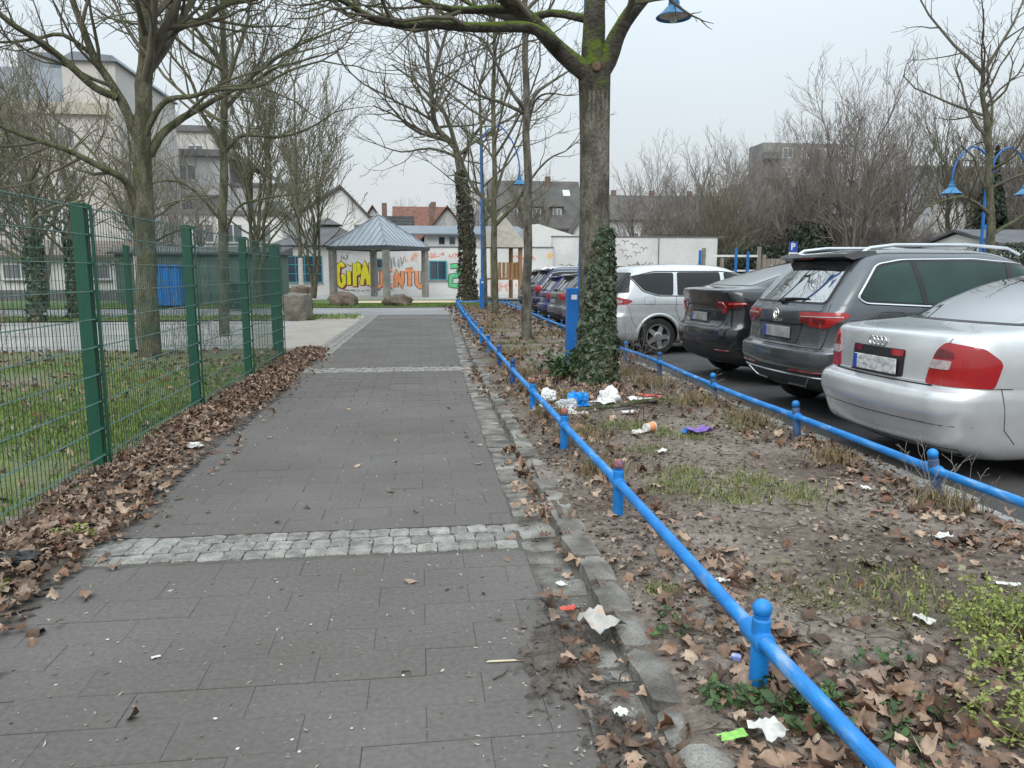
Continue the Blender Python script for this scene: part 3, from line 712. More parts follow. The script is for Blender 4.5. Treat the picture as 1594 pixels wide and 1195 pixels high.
# ---- trees further along the planting strip
def strip_tree(label, base, trunk, rt, limbs, seed, rmin, mt, mw, nlimb=6, z0=.4, o=None, name='plane_tree', llen=2.2):
    rg = random.Random(seed); tb = (Tubes(), Tubes()); oo = dict(BASE, rmin=rmin, dens=[1.2, 1.7, 2.3, 2.8]); oo.update(o or {})
    t = tree_thing(name, label, base)
    P, D, RR = limb(tb, trunk, rt, rt * .35, rg, oo, level=1, n=12, t0=max(z0, .45))
    for pts, r0, r1 in limbs: limb(tb, pts, r0, r1, rg, oo, level=1, n=7, t0=.2)
    for k in range(nlimb):
        f = z0 + (1 - z0) * (k + rg.random()) / nlimb; i = min(int(f * (len(P) - 1)), len(P) - 2)
        a = rg.random() * 6.28 + k * 2.4; d = vnorm((math.cos(a), math.sin(a), rg.uniform(.35, .9)))
        grow(tb, P[i], d, llen * rg.uniform(.7, 1.2) * (1.2 - .5 * f), RR[i] * .55, 1, rg, oo)
    finish(t, tb, mt, mw, base); return t
TA = strip_tree('slim straight tree in the strip beyond the lamp post', (2.31, 16.3, .03), [(2.31, 16.3, -.1), (2.30, 16.3, .9), (2.3, 16.3, 1.79), (2.31, 16.3, 3.4), (2.29, 16.3, 4.83), (2.26, 16.3, 6.22), (2.23, 16.3, 7.46), (2.22, 16.3, 8.79)], .125,
    [([(2.26, 16.3, 4.8), (1.94, 16.18, 5.17), (1.6, 16.05, 5.7), (1.33, 15.92, 6.08), (.69, 15.8, 6.2)], .05, .012), ([(2.25, 16.3, 4.75), (1.73, 16.1, 4.9), (1.19, 15.9, 5.03), (.67, 15.7, 5.27), (.23, 15.5, 5.39)], .045, .012),
     ([(2.32, 16.3, 4.85), (2.59, 16.47, 5.26), (3.03, 16.63, 5.57), (3.4, 16.8, 5.82)], .05, .015), ([(2.32, 16.3, 4.5), (2.48, 16.47, 5.0), (2.75, 16.63, 5.23), (3.2, 16.8, 5.24)], .04, .012)], 31, .0058, M_BARK, M_TWIG, 3, .72)
strip_tree('bare tree with low forking limbs in the middle of the strip', (2.54, 25.4, .03), [(2.54, 25.4, -.1), (2.51, 25.4, 1.98), (2.47, 25.4, 3.44), (2.52, 25.4, 5.08), (2.48, 25.4, 7.08), (2.53, 25.4, 8.85), (2.49, 25.4, 10.01)], .13,
    [([(2.51, 25.4, 3.1), (2.2, 25.4, 3.85), (1.78, 25.4, 4.25), (1.37, 25.4, 5.26), (1.07, 25.4, 6.25), (.6, 25.3, 7.2)], .08, .02), ([(2.51, 25.4, 3.0), (3.14, 25.3, 3.64), (3.44, 25.2, 4.15), (4.17, 25.1, 5.06), (4.78, 25.0, 5.36)], .08, .02),
     ([(2.5, 25.4, 3.9), (2.9, 25.8, 5.0), (3.4, 26, 6.1), (3.7, 26, 7.4)], .06, .02)], 32, .0062, M_GBARK, M_TWIG, 4, .5, llen=2.2, o=dict(dens=[1, 1.3, 1.9, 2.2]))
strip_tree('thin bare tree standing beside the far blue lamp post', (2.62, 30.6, .03), [(2.62, 30.6, -.1), (2.6, 30.6, 2.2), (2.55, 30.6, 4.2), (2.5, 30.6, 6.4), (2.45, 30.5, 8.6)], .13, [], 33, .0075, M_GBARK, M_TWIG, 6, .42, llen=1.9, o=dict(dens=[1, 1.3, 1.8, 2]))
TI = strip_tree('leaning tree wrapped in ivy at the far end of the strip', (2.33, 37, .05), [(2.33, 37, -.1), (2.32, 37, 2.22), (2.24, 37, 4.33), (2.02, 37, 6.12), (1.79, 37, 7.29), (.95, 37, 8.15), (.74, 37, 9.4), (.72, 37, 10.2)], .27,
    [([(2.0, 37, 6.2), (2.5, 37, 7.6), (3.2, 37, 8.6), (3.5, 37, 9.6)], .10, .025), ([(1.8, 37, 6.9), (.6, 36.8, 7.2), (-.7, 36.6, 7.0), (-1.8, 36.5, 7.3)], .075, .02)], 34, .0085, M_BARK, M_TWIG, 5, .5, llen=2.5, o=dict(dens=[.9, 1.2, 1.6, 1.8]))
# ivy running up the leaning trunk
g = np.random.default_rng(77); n = 3000; z = g.random(n) ** 1.1 * 6.2; th = g.random(n) * 6.283
cx = np.interp(z, [0, 2.2, 4.3, 6.2], [0, -.01, -.09, -.31]); rr = np.interp(z, [0, 1, 4, 6.2], [.55, .40, .36, .24]) * (.75 + .3 * g.random(n)) + .08 * vnoise(th * 2, z * 1.5, 4)
ivf = leaf_cloud('ivy', np.stack([cx + np.cos(th) * rr, np.sin(th) * rr, z], 1), np.stack([np.cos(th), np.sin(th), .2 + 0 * th], 1), g.uniform(.08, .14, n), mat('old_ivy_leaf', [(.022, .024, .012), (.04, .042, .02), (.07, .055, .035)], 3, .6, attr='rnd'), TI, IVYS, g, .12, False, .5); ivf['kind'] = 'stuff'
strip_tree('bare tree with mossy side limbs beside the double lamp post', (14.6, 18, 0), [(14.68, 18, -.1), (14.6, 18, 1.0), (14.48, 18, 2.18), (14.32, 18, 3.45), (14.1, 18, 5.01), (13.9, 18, 5.7), (13.86, 18, 6.3)], .135,
    [([(14.4, 18, 2.9), (13.6, 17.8, 3.3), (12.9, 17.6, 3.25), (12.2, 17.5, 3.0)], .06, .015), ([(14.45, 18, 2.4), (15.3, 18, 2.9), (16.2, 18, 3.2)], .05, .015)], 36, .0062, M_GBARK, M_TWIG, 7, .45, llen=1.25, o=dict(dens=[1, 1.4, 1.9, 2.2]))

# ---- background trees: a few grown once, then copied
def proto(seed, h, rt, stems, spread, mt, mw, rmin, name, dens=(1.0, 1.1, 1.5, 1.7), llen=.42, z0=.22, maxl=4, up=(.05, .12, .18, .2), ang=(.35, .8), nl=9, wig=.11, lr=(.36, .58)):
    rg = random.Random(seed); tb = (Tubes(), Tubes())
    oo = dict(BASE, rmin=rmin, dens=list(dens), seg=[7, 6, 5, 4, 3], sides=[6, 5, 4, 3, 3], up=list(up), ang=ang, max=maxl, lmin=.35, wig=wig, lr=lr)
    for s in range(stems):
        a = s * 2.4 + rg.random(); k = 0 if stems == 1 else spread
        P = [(0, 0, -.3)]; x = y = 0
        for q in range(1, 8):
            z = h * .82 * q / 7; x += math.cos(a) * k * h * .04 + rg.gauss(0, .012) * h; y += math.sin(a) * k * h * .04 + rg.gauss(0, .012) * h; P.append((x, y, z))
        r_ = rt if stems == 1 else rt * .65
        W, D, RR = limb(tb, P, r_, r_ * .25, rg, oo, level=1, n=7, t0=max(.4, z0), sub=2)
        for q in range(nl):
            f = z0 + (1 - z0) * (q + rg.random()) / nl; i = min(int(f * (len(W) - 1)), len(W) - 2); aa = rg.random() * 6.28 + q * 2.4
            d = vnorm((math.cos(aa), math.sin(aa), rg.uniform(.5, 1.5))); grow(tb, W[i], d, h * llen * rg.uniform(.7, 1.15) * (1.15 - .75 * f), RR[i] * .6, 1, rg, oo)
    t = bpy.data.objects.new(name, None); link(t)
    for tub, nm, m in ((tb[0], 'trunk', mt), (tb[1], 'crown', mw)): tub.mesh(nm, m, t)
    return t
M_FARB = mat('far_bark', [(.14, .125, .10), (.21, .19, .155)], .5, .95)
PA = proto(101, 12.2, .22, 3, .55, M_FARB, M_TWIGB, .012, 'bare_tree', nl=8, dens=(1.1, 1.3, 1.7, 1.7))
PB = proto(102, 11.2, .22, 1, 0, M_FARB, M_TWIGB, .012, 'bare_tree', nl=20, z0=.18, dens=(1.1, 1.3, 1.8, 1.8))
PC = proto(103, 11, .20, 4, .4, M_GBARK, M_TWIGG, .014, 'bare_tree', nl=5, ang=(.25, .6))
PD = proto(104, 4.2, .05, 12, 1.3, M_FARB, M_TWIGB, .0095, 'bare_shrub', nl=5, z0=.05, llen=.5, maxl=4, dens=(1.4, 2.0, 1.9, 1.4))
USED = set()
def put(pr, label, loc, sc, rz, cat='tree', group=None, name=None, zs=None):
    o = pr if pr.name not in USED else copy_tree(pr)
    USED.add(pr.name)
    if name: o.name = name
    o.location = loc; o.rotation_euler = (0, 0, rz); o.scale = (sc, sc, sc * (zs or 1)); return tag(o, label, cat, group)
G1 = 'bare trees behind the parking lot'
for pr, label, x, y, s, rz in (
    (PC, 'slender bare tree standing before the pale boundary wall', 21.0, 52.0, .62, .3),
    (PB, 'bare tree at the left end of the row behind the boundary wall', 25.5, 68, .95, 1.0),
    (PA, 'bushy many-stemmed tree above the pale boundary wall', 29.5, 64, .92, 2.0),
    (PB, 'bare tree rising between two bushy ones behind the wall', 34.0, 70, 1.0, 3.3),
    (PA, 'tallest many-stemmed tree behind the climbing frame', 34.5, 58, 1.16, 4.1),
    (PB, 'bare tree just right of the tallest one behind the lot', 41.5, 62, 1.02, 5.2),
    (PC, 'narrow upright tree in front of the long dark roofs', 45.0, 60, 1.2, .8),
    (PB, 'broad bare tree over the evergreen behind the lot', 50.5, 62, 1.10, 2.7),
    (PA, 'many-stemmed tree right of the evergreen', 53.0, 58, 1.08, 1.2),
    (PB, 'bare tree behind the double lamp post', 51.5, 52, 1.05, 4.6),
    (PC, 'upright tree at the right edge of the picture', 52.5, 46, 1.15, 3.0),
    (PA, 'far bare tree in the gap right of the flat block', 60, 66, 1.2, 5.9),
    (PB, 'bare tree over the left part of the terrace roofs', 29.5, 74, 1.0, 2.4),
    (PB, 'leftmost small tree seen right of the ivy-clad trunk', 18.2, 63, .78, 5.5),
    (PA, 'small many-stemmed tree over the middle of the boundary wall', 21.2, 66, .84, .9),
    (PB, 'bare tree behind the slender one at the boundary wall', 25.0, 58, .86, 4.4),
    (PA, 'bushy tree in front of the grey flat block', 38.5, 66, 1.06, 1.9),
    (PB, 'bare tree left of the tallest many-stemmed one', 31.5, 60, 1.0, .2),
    (PA, 'dense tree left of the evergreen behind the lot', 43.5, 66, 1.12, 3.6),
    (PB, 'bare tree filling the row between evergreen and lamp', 56, 58, 1.25, .3),
    (PA, 'bushy tree behind the pale house on the right', 48, 58, 1.05, 5.0)):
    put(pr, label, (x, y, 0), s, rz, group=G1)
G2 = 'bare trees left of the path'
for pr, label, x, y, s, rz in (
    (PC, 'greenish many-stemmed tree behind the end of the mesh fence', -7.2, 36, .95, .5),
    (PC, 'upright tree between the fence and the white gable', -5.9, 44, .85, 4.0),
    (PA, 'bushy bare tree in front of the tall beige block', -17.5, 30, .62, 1.4),
    (PB, 'bare tree at the far left edge of the court', -18.5, 26, .58, 3.9),
    (PC, 'greenish tree beside the ivy-covered stumps on the court', -13.5, 25.5, .6, 5.5),
    (PA, 'bare tree in front of the grey stepped block', -14.0, 44, .66, 2.9),
    (PB, 'bare tree behind the blue container', -14.0, 52, .6, 5.0),
    (PA, 'bushy tree nearest the corner of the tall beige block', -15.5, 34, .72, 4.4),
    (PC, 'olive-stemmed tree before the middle of the beige block', -20.0, 33, .85, 2.2)):
    put(pr, label, (x, y, 0), s, rz, group=G2)
put(PB, 'faint bare tree far behind the red roofs', (-2.5, 112, 0), .9, 2.2)
put(PA, 'far bare tree over the school clerestory', (4.5, 70, 0), .75, .4)
put(PC, 'bare tree behind the dark dormer roof', (11, 74, 0), .8, 1.4)
put(PB, 'bare tree standing left of the dormer house', (6.5, 66, 0), .62, 3.4)
# thicket under the trees on the right
TH = [(22, 62), (25, 60), (28, 61), (31, 63), (34, 63), (37, 62), (40, 60), (43, 58), (46, 57), (49, 56), (52, 54), (50, 48)]
for i, (x, y) in enumerate(TH):
    put(PD, 'bare brown shrub in the thicket behind the boundary wall', (x, y, 0), random.uniform(1.0, 1.5), random.random() * 6, 'shrub', 'bare shrubs of the thicket')
# pale-stemmed young trees
def birch(label, base, h, r, seed):
    rg = random.Random(seed); tb = (Tubes(), Tubes()); oo = dict(BASE, rmin=.009, dens=[1.2, 1.5, 2.0, 2.0], ang=(.3, .7), max=3, seg=[7, 6, 5, 4], up=[.1, .15, .2, .2])
    t = tree_thing('young_tree', label, base); b = Vector(base)
    low = Tubes(); low.add([tuple(b + Vector((0, 0, z))) for z in (-.1, .5, 1.2, 2.0)], [r * 1.15, r, r * .95, r * .9], 10)
    o = low.mesh('white_stem', M_BIRCH, t); o.location = tuple(-b)
    W, D, RR = limb(tb, [tuple(b + Vector((rg.gauss(0, .03), rg.gauss(0, .03), z))) for z in (1.98, 2.6, 3.4, 4.4, 5.4, h)], r * .9, r * .3, rg, oo, level=1, n=8, t0=.2)
    for q in range(7):
        f = .1 + .8 * q / 7; i = min(int(f * (len(W) - 1)), len(W) - 2); a = q * 2.4; grow(tb, W[i], vnorm((math.cos(a), math.sin(a), 1.3)), 1.9 * (1.1 - .5 * f), RR[i] * .6, 1, rg, oo)
    finish(t, tb, M_GBARK, M_TWIGG, base)
birch('young tree with a white stem beside the stone blocks', (-4.25, 28.5, 0), 8.0, .095, 61)
birch('young tree with a white stem in front of the blue container', (-8.9, 25.6, 0), 6.0, .075, 62)

# evergreens
M_EVER = mat('evergreen_leaf', [(.010, .018, .010), (.022, .036, .018), (.04, .055, .028)], 3, .7, attr='rnd')
LEAF4 = [(0, -.5), (.22, 0), (0, .5), (-.22, 0)]
def evergreen(name, label, base, rx, ry, h, n, size, seed, cat='tree', cone=1.0, trunk=True, m=None):
    g = np.random.default_rng(seed); t = thing(name, label, cat, base)
    z = g.random(n) ** .9; th = g.random(n) * 6.283; rr = g.random(n) ** .45
    prof = (1 - z * cone) if cone else np.sqrt(np.clip(1 - (2 * z - 1) ** 2 * .85, 0, 1))
    k = .55 + .8 * vnoise(np.cos(th) * 2.2 + 9, z * 6 + np.sin(th) * 2.2, seed)
    X = np.cos(th) * rr * prof * rx * k; Y = np.sin(th) * rr * prof * ry * k; Z = .1 + z * h * (.88 + .2 * vnoise(th * 2, th * 0 + 1, seed))
    c = leaf_cloud('foliage', np.stack([X, Y, Z], 1), np.stack([np.cos(th), np.sin(th), .6 + 0 * th], 1), g.uniform(.6, 1.3, n) * size, m or M_EVER, t, LEAF4, g, .1, False, .7)
    c['kind'] = 'stuff'
    if trunk: MB().tube([(0, 0, -.2), (0, 0, h * .5), (0, 0, h * .85)], [.16, .10, .03], 8).build('trunk', M_FARB, t, smooth=True)
    return t
evergreen('evergreen_tree', 'dark conical evergreen among the bare trees behind the lot', (44.5, 55.5, 0), 3.0, 3.0, 10.5, 5200, .42, 71)
evergreen('evergreen_tree', 'dark round evergreen above the far tail of the boundary wall', (31, 58, 0), 2.6, 2.6, 5.0, 2600, .40, 72, cone=0)
evergreen('evergreen_hedge', 'dark clipped hedge behind the double lamp post', (33.5, 36, 0), 9.0, 1.6, 3.0, 9000, .26, 73, 'hedge', 0, False)
evergreen('evergreen_hedge', 'dark hedge behind the climbing frame', (26, 57, 0), 6.5, 1.6, 3.4, 6000, .3, 74, 'hedge', 0, False)
# ivy-covered stumps on the court
for x, y, s, sd, lb in ((-11.5, 24.6, 1, 81, 'left ivy-covered trunk standing on the court'), (-10.7, 25.3, .85, 82, 'right ivy-covered trunk standing on the court'), (-9.3, 27.5, .9, 83, 'thin ivy-covered trunk left of the blue container')):
    t = strip_tree(lb, (x, y, 0), [(x, y, -.1), (x + .05, y, 1.2), (x, y, 2.2), (x + .1, y, 3.4), (x - .1, y, 5.2)], .17 * s, [], sd, .009, M_GBARK, M_TWIGG, 7, .35, llen=2.4, name='ivy_tree')
    g = np.random.default_rng(sd); n = 900; z = g.random(n) * 2.6; th = g.random(n) * 6.283; rr = .20 * s + .1 * g.random(n)
    c = leaf_cloud('ivy', np.stack([np.cos(th) * rr + .03 * z, np.sin(th) * rr, z], 1), np.stack([np.cos(th), np.sin(th), 0 * th + .2], 1), g.uniform(.08, .13, n), M_IVY, t, IVYS, g, .1, False, .5); c['kind'] = 'stuff'

# ================================================================ CARS
M_GLASS = mat('car_glass', [(.010, .012, .013), (.016, .018, .020)], 2, .02, spec=.4, ior=1.5)
M_GLASSR = mat('rear_screen_glass', [(.012, .014, .015), (.02, .022, .024)], 2, .02, spec=1.0, ior=2.9)
M_GLASSG = mat('car_glass_green', [(.010, .028, .024), (.02, .055, .045)], 2, .02, spec=.45, ior=1.5)
M_BLACK = mat('black_trim', [(.012, .012, .013), (.02, .02, .021)], 6, .45)
M_PLAST = mat('grey_plastic', [(.022, .022, .023), (.035, .035, .036)], 6, .6, .1, 200)
M_CHROME = mat('bright_trim', [(.62, .63, .64), (.72, .73, .74)], 4, .18, metal=1)
M_RED = mat('red_lamp', [(.30, .006, .010), (.36, .009, .013)], 6, .12, coat=.7)
M_REDD = mat('dark_red_lamp', [(.10, .004, .008), (.17, .008, .012)], 12, .12, coat=.6)
M_SMOKE = mat('clear_lamp', [(.34, .27, .27), (.48, .42, .42)], 30, .15, coat=.6)
M_PLATE = mat('plate_white', [(.62, .62, .62), (.70, .70, .69)], 5, .35)
M_PLATEB = mat('plate_blurred', [(.22, .22, .225), (.38, .38, .385)], 9, .45)
M_PBLUE = mat('plate_blue', [(.01, .06, .36), (.015, .075, .40)], 3, .35)
M_TYRE = mat('tyre_rubber', [(.014, .014, .014), (.024, .024, .023)], 9, .85, .3, 60)
M_RIM = mat('alloy_rim', [(.42, .42, .43), (.55, .55, .56)], 6, .35, metal=.8)
M_WELL = mat('wheel_well', [(.008, .008, .008), (.015, .015, .015)], 6, .95)
M_GAP = mat('shut_line', [(.006, .006, .006), (.01, .01, .01)], 6, .9)
def paint(name, c, metal=.55, rough=.28):
    d = tuple(v * .93 for v in c); return mat(name, [d, c], 1.2, rough, metal=metal, coat=.8, fine=.05, fscale=9, roughvar=.06)

def pchip(T, Y, t):
    T = np.asarray(T, float); Y = np.asarray(Y, float); h = np.diff(T); dl = np.diff(Y) / h; d = np.zeros(len(Y))
    for k in range(1, len(Y) - 1):
        if dl[k - 1] * dl[k] > 0:
            w1 = 2 * h[k] + h[k - 1]; w2 = h[k] + 2 * h[k - 1]; d[k] = (w1 + w2) / (w1 / dl[k - 1] + w2 / dl[k])
    d[0] = dl[0]; d[-1] = dl[-1]
    i = np.clip(np.searchsorted(T, t) - 1, 0, len(T) - 2); hh = h[i]; s = (t - T[i]) / hh
    return Y[i] * (1 + 2*s) * (1 - s)**2 + hh * d[i] * s * (1 - s)**2 + Y[i + 1] * s*s * (3 - 2*s) + hh * d[i + 1] * s*s * (s - 1)

class Car:
    """body = stacked plan outlines (x: 0 at the rear bumper, forward; y: left; z: up), then parts laid onto its skin"""
    def __init__(s, label, rows, L, pm, wr, wb, wheel_r, loc, rz, name='parked_car', taper=(.07, .10), arch=.055):
        s.t = thing(name, label, 'car', loc, rz, 'cars parked along the strip'); s.L = L; s.paint = pm; s.rows = rows
        A = np.array(rows, float); T = np.arange(len(rows)); sub = 5
        t = np.linspace(0, len(rows) - 1, (len(rows) - 1) * sub + 1); cols = [pchip(T, A[:, k], t) for k in range(A.shape[1])]
        rings = []
        for z, xr, xf, w_, rr, rf, br, bf in zip(*cols):
            rings.append(s.outline(z, xr, xf, w_, rr, rf, br, bf, L, taper))
        n = len(rings[0]); V = [p for r_ in rings for p in r_]; F = []
        for k in range(len(rings) - 1):
            for q in range(n): F.append((k*n + q, k*n + (q+1) % n, (k+1)*n + (q+1) % n, (k+1)*n + q))
        F.append(tuple(reversed(range(n)))); F.append(tuple((len(rings)-1)*n + q for q in range(n)))
        me = bpy.data.meshes.new('body'); me.from_pydata(V, [], F)
        bm = bmesh.new(); bm.from_mesh(me); bmesh.ops.recalc_face_normals(bm, faces=bm.faces)
        s.bvh = BVHTree.FromBMesh(bm); bm.to_mesh(me); bm.free()
        me.materials.append(pm); s.body = link(bpy.data.objects.new('body', me), s.t)
        s.wmax = float(A[:, 3].max())
        # wheel arches
        cut = MB()
        for x in (wr, wr + wb):
            for sd in (-1, 1): cut.lathe([(wheel_r + arch, sd * (s.wmax - .30)), (wheel_r + arch, sd * (s.wmax + .2))], (x, 0, wheel_r), 40, 'y')
        c = cut.build('cutter', M_WELL); 
        md = s.body.modifiers.new('arch', 'BOOLEAN'); md.object = c; md.operation = 'DIFFERENCE'; md.solver = 'EXACT'
        try: md.material_mode = 'TRANSFER'
        except Exception: pass
        c.parent = s.t; bpy.context.view_layer.update()
        dg = bpy.context.evaluated_depsgraph_get(); nm = bpy.data.meshes.new_from_object(s.body.evaluated_get(dg))
        s.body.modifiers.clear(); s.body.data = nm
        nm.polygons.foreach_set('use_smooth', np.ones(len(nm.polygons), dtype=bool)); nm.set_sharp_from_angle(angle=R(42))
        bpy.data.objects.remove(c)
        s.wheels(wr, wb, wheel_r)
    @staticmethod
    def outline(z, xr, xf, w_, rr, rf, br, bf, L, taper):
        rr = min(rr, w_ * .9, (xf - xr) * .45); rf = min(rf, w_ * .9, (xf - xr) * .45)
        pts = []
        for k in range(9): yv = (w_ - rr) * k / 9; pts.append((xr + br * (yv / w_) ** 2, yv))
        b0 = br * ((w_ - rr) / w_) ** 2
        for k in range(11):
            a = math.pi / 2 * k / 10; pts.append((xr + b0 + rr * (1 - math.cos(a)), w_ - rr + rr * math.sin(a)))
        x0, x1 = xr + b0 + rr, xf - bf - rf
        for k in range(1, 18): pts.append((x0 + (x1 - x0) * k / 18, w_))
        for k in range(9):
            a = math.pi / 2 * k / 8; pts.append((xf - bf - rf + rf * math.sin(a), w_ - rf + rf * math.cos(a)))
        for k in range(1, 7): yv = (w_ - rf) * (1 - k / 6); pts.append((xf - bf * (yv / max(w_ - rf, .01)) ** 2, yv))
        out = []
        for x, yv in pts:
            f = 1 - taper[0] * max(0, (L * .42 - x) / (L * .42)) ** 2 - taper[1] * max(0, (x - L * .6) / (L * .4)) ** 2
            out.append((x, yv * f, z))
        return out + [(x, -yv, zz) for x, yv, zz in reversed(out[1:-1])]
    def wheels(s, wr, wb, r):
        tw = .215; cx = None
        for x in (wr, wr + wb):
            for sd in (1, -1):
                if cx is None:
                    w0 = bpy.data.objects.new('wheel', None); link(w0, s.t)
                    MB().lathe([(r * .68, -tw/2), (r * .95, -tw/2), (r, -tw/2 + .03), (r, tw/2 - .03), (r * .95, tw/2), (r * .70, tw/2), (r * .66, tw/2 - .03)], n=40, axis='y', caps=False).build('tyre', M_TYRE, w0, smooth=True)
                    rim = MB().lathe([(r * .70, .07), (r * .70, .10), (r * .63, .10), (r * .63, .02), (r * .60, .0)], n=40, axis='y', caps=False)
                    for k in range(5):
                        a = 2 * math.pi * k / 5 + .3; Mx = Matrix.Rotation(a, 4, 'Y')
                        mb2 = [(-.052, .05), (.052, .05), (.034, r * .64), (-.034, r * .64)]
                        i = len(rim.v)
                        for dy in (.062, .098):
                            for u, v in mb2: rim.v.append(tuple(Mx @ Vector((u, dy - (.02 if v > .1 else 0), v))))
                        rim.f += [(i, i+1, i+2, i+3), (i+7, i+6, i+5, i+4), (i, i+4, i+5, i+1), (i+1, i+5, i+6, i+2), (i+2, i+6, i+7, i+3), (i+3, i+7, i+4, i)]
                    rim.lathe([(.085, .06), (.085, .095), (.06, .105), (.03, .105)], n=20, axis='y')
                    rim.build('rim', M_RIM, w0, smooth=True)
                    MB().lathe([(r * .63, -.02), (r * .63, .005), (.05, .005)], n=30, axis='y').build('brake_disc', M_WELL, w0)
                    cx = w0; o = w0
                else: o = copy_tree(cx, s.t)
                o.location = (x, sd * (s.wmax - .135), r); o.rotation_euler = (0, random.random() if sd > 0 else random.random(), 0 if sd > 0 else math.pi)
    def hit(s, org, d):
        h = s.bvh.ray_cast(Vector(org), Vector(d).normalized())
        return (h[0], h[1]) if h[0] is not None else (None, None)
    def skin(s, mode, u, v, sd=1):
        """mode rear: u=y v=z; side: u=x v=z; wrap: u=angle round (1.0,0); front: u=y"""
        if mode == 'rear': return s.hit((-1.5, u, v), (1, 0, 0))
        if mode == 'front': return s.hit((s.L + 1.5, u, v), (-1, 0, 0))
        if mode == 'side': return s.hit((u, sd * 3, v), (0, -sd, 0))
        if mode == 'top': return s.hit((u, v, 3), (0, 0, -1))
        d = Vector((-math.cos(u), math.sin(u), 0)); return s.hit(Vector((1.0, 0, v)) + d * 4, -d)
    def ang(s, p):
        """('r', y) or ('s', x) -> wrap angle"""
        k, a = p
        if k == 'r': return math.atan2(a, .92)
        return math.atan2(a[1] if isinstance(a, tuple) else s.wmax, 1.0 - (a[0] if isinstance(a, tuple) else a))
    def patch(s, name, poly, mode, m, off=.004, step=.05, sd=1, parent=None, thick=.012, smooth=True):
        bm = bmesh.new(); vs_ = [bm.verts.new((u, v, 0)) for u, v in poly]; bm.faces.new(vs_)
        us = [p[0] for p in poly]; vv = [p[1] for p in poly]
        su = step if mode != 'wrap' else step / 1.2
        for a0, a1, ax, st in ((min(us), max(us), 0, su), (min(vv), max(vv), 1, step)):
            n = int((a1 - a0) / st)
            for k in range(1, n + 1):
                p = a0 + (a1 - a0) * k / (n + 1); co = (p, 0, 0) if ax == 0 else (0, p, 0); no = (1, 0, 0) if ax == 0 else (0, 1, 0)
                bmesh.ops.bisect_plane(bm, geom=list(bm.verts) + list(bm.edges) + list(bm.faces), plane_co=co, plane_no=no)
        bad = []
        for v in bm.verts:
            h, n = s.skin(mode, v.co.x, v.co.y, sd)
            if h is None: bad.append(v); continue
            v.co = h + n * off
        if bad: bmesh.ops.delete(bm, geom=bad, context='VERTS')
        bmesh.ops.recalc_face_normals(bm, faces=bm.faces)
        if bm.faces:
            ctr = Vector((s.L / 2, 0, .6)); f = max(bm.faces, key=lambda f: f.calc_area())
            if f.normal.dot(f.calc_center_median() - ctr) < 0: bmesh.ops.reverse_faces(bm, faces=bm.faces)
            # skirt back into the body
            bd = [e for e in bm.edges if e.is_boundary]; nrm = {v: v.normal.copy() for e in bd for v in e.verts}
            r_ = bmesh.ops.extrude_edge_only(bm, edges=bd); nv = [g for g in r_['geom'] if isinstance(g, bmesh.types.BMVert)]
            for v in nv:
                v.co -= min(nrm.items(), key=lambda kv: (kv[0].co - v.co).length_squared)[1] * thick
        me = bpy.data.meshes.new(name); bm.to_mesh(me); bm.free()
        me.polygons.foreach_set('use_smooth', np.ones(len(me.polygons), dtype=bool)); me.set_sharp_from_angle(angle=R(35))
        me.materials.append(m); return link(bpy.data.objects.new(name, me), parent or s.t)
    def line(s, name, pts, mode, m, r=.0035, sd=1, parent=None, off=0.0, dens=.06, n=6, closed=False):
        P = []
        if closed: pts = list(pts) + [pts[0]]
        for a, b in zip(pts[:-1], pts[1:]):
            k = max(1, int(math.dist(a, b) / dens))
            P += [(a[0] + (b[0] - a[0]) * j / k, a[1] + (b[1] - a[1]) * j / k) for j in range(k)]
        P.append(pts[-1]); W = []
        for u, v in P:
            h, nn = s.skin(mode, u, v, sd)
            if h is not None: W.append(h + nn * off)
        if len(W) < 2: return None
        return MB().tube(W, r, n).build(name, m, parent or s.t, smooth=True)
    def plate(s, y, z, m=None, tilt=0, x=None, euro=True):
        h, n = s.skin('rear', y, z); x = h.x if x is None else x
        o = MB().box(x - .016, x - .004, y - .26, y + .26, z - .056, z + .056).build('number_plate', M_PLATE if m is None else m, s.t, bevel=.004)
        MB().box(x - .022, x - .002, y - .272, y + .272, z - .068, z - .058).build('plate_holder', M_BLACK, o)
        if euro: MB().box(x - .0185, x - .012, y + .215, y + .257, z - .053, z + .053).build('euro_band', M_PBLUE, o)
        return o
    def torus(s, name, c, r, rt, m, parent=None, n=24):
        pts = [(c[0], c[1] + r * math.cos(2*math.pi*k/n), c[2] + r * math.sin(2*math.pi*k/n)) for k in range(n + 1)]
        return MB().tube(pts, rt, 6, False).build(name, m, parent or s.t, smooth=True)

def rows(tab, rr=.26, rf=.4, br=.10, bf=.18):
    out = []
    for q in tab:
        z, xr, xf, w_ = q[:4]; k = q[4] if len(q) > 4 else {}
        out.append((z, xr, xf, w_, k.get('rr', rr), k.get('rf', rf), k.get('br', br), k.get('bf', bf)))
    return out
def rpoly(pts, r=.03, n=4):
    """round the corners of a 2D polygon"""
    out = []; k = len(pts)
    for i in range(k):
        a = Vector(pts[i - 1]); b = Vector(pts[i]); c = Vector(pts[(i + 1) % k]); u = (a - b); v = (c - b)
        q = min(r, u.length * .45, v.length * .45); p0 = b + u.normalized() * q; p1 = b + v.normalized() * q
        for j in range(n + 1):
            t = j / n; out.append(tuple(p0 * (1-t)**2 + b * 2*t*(1-t) + p1 * t*t))
    return out

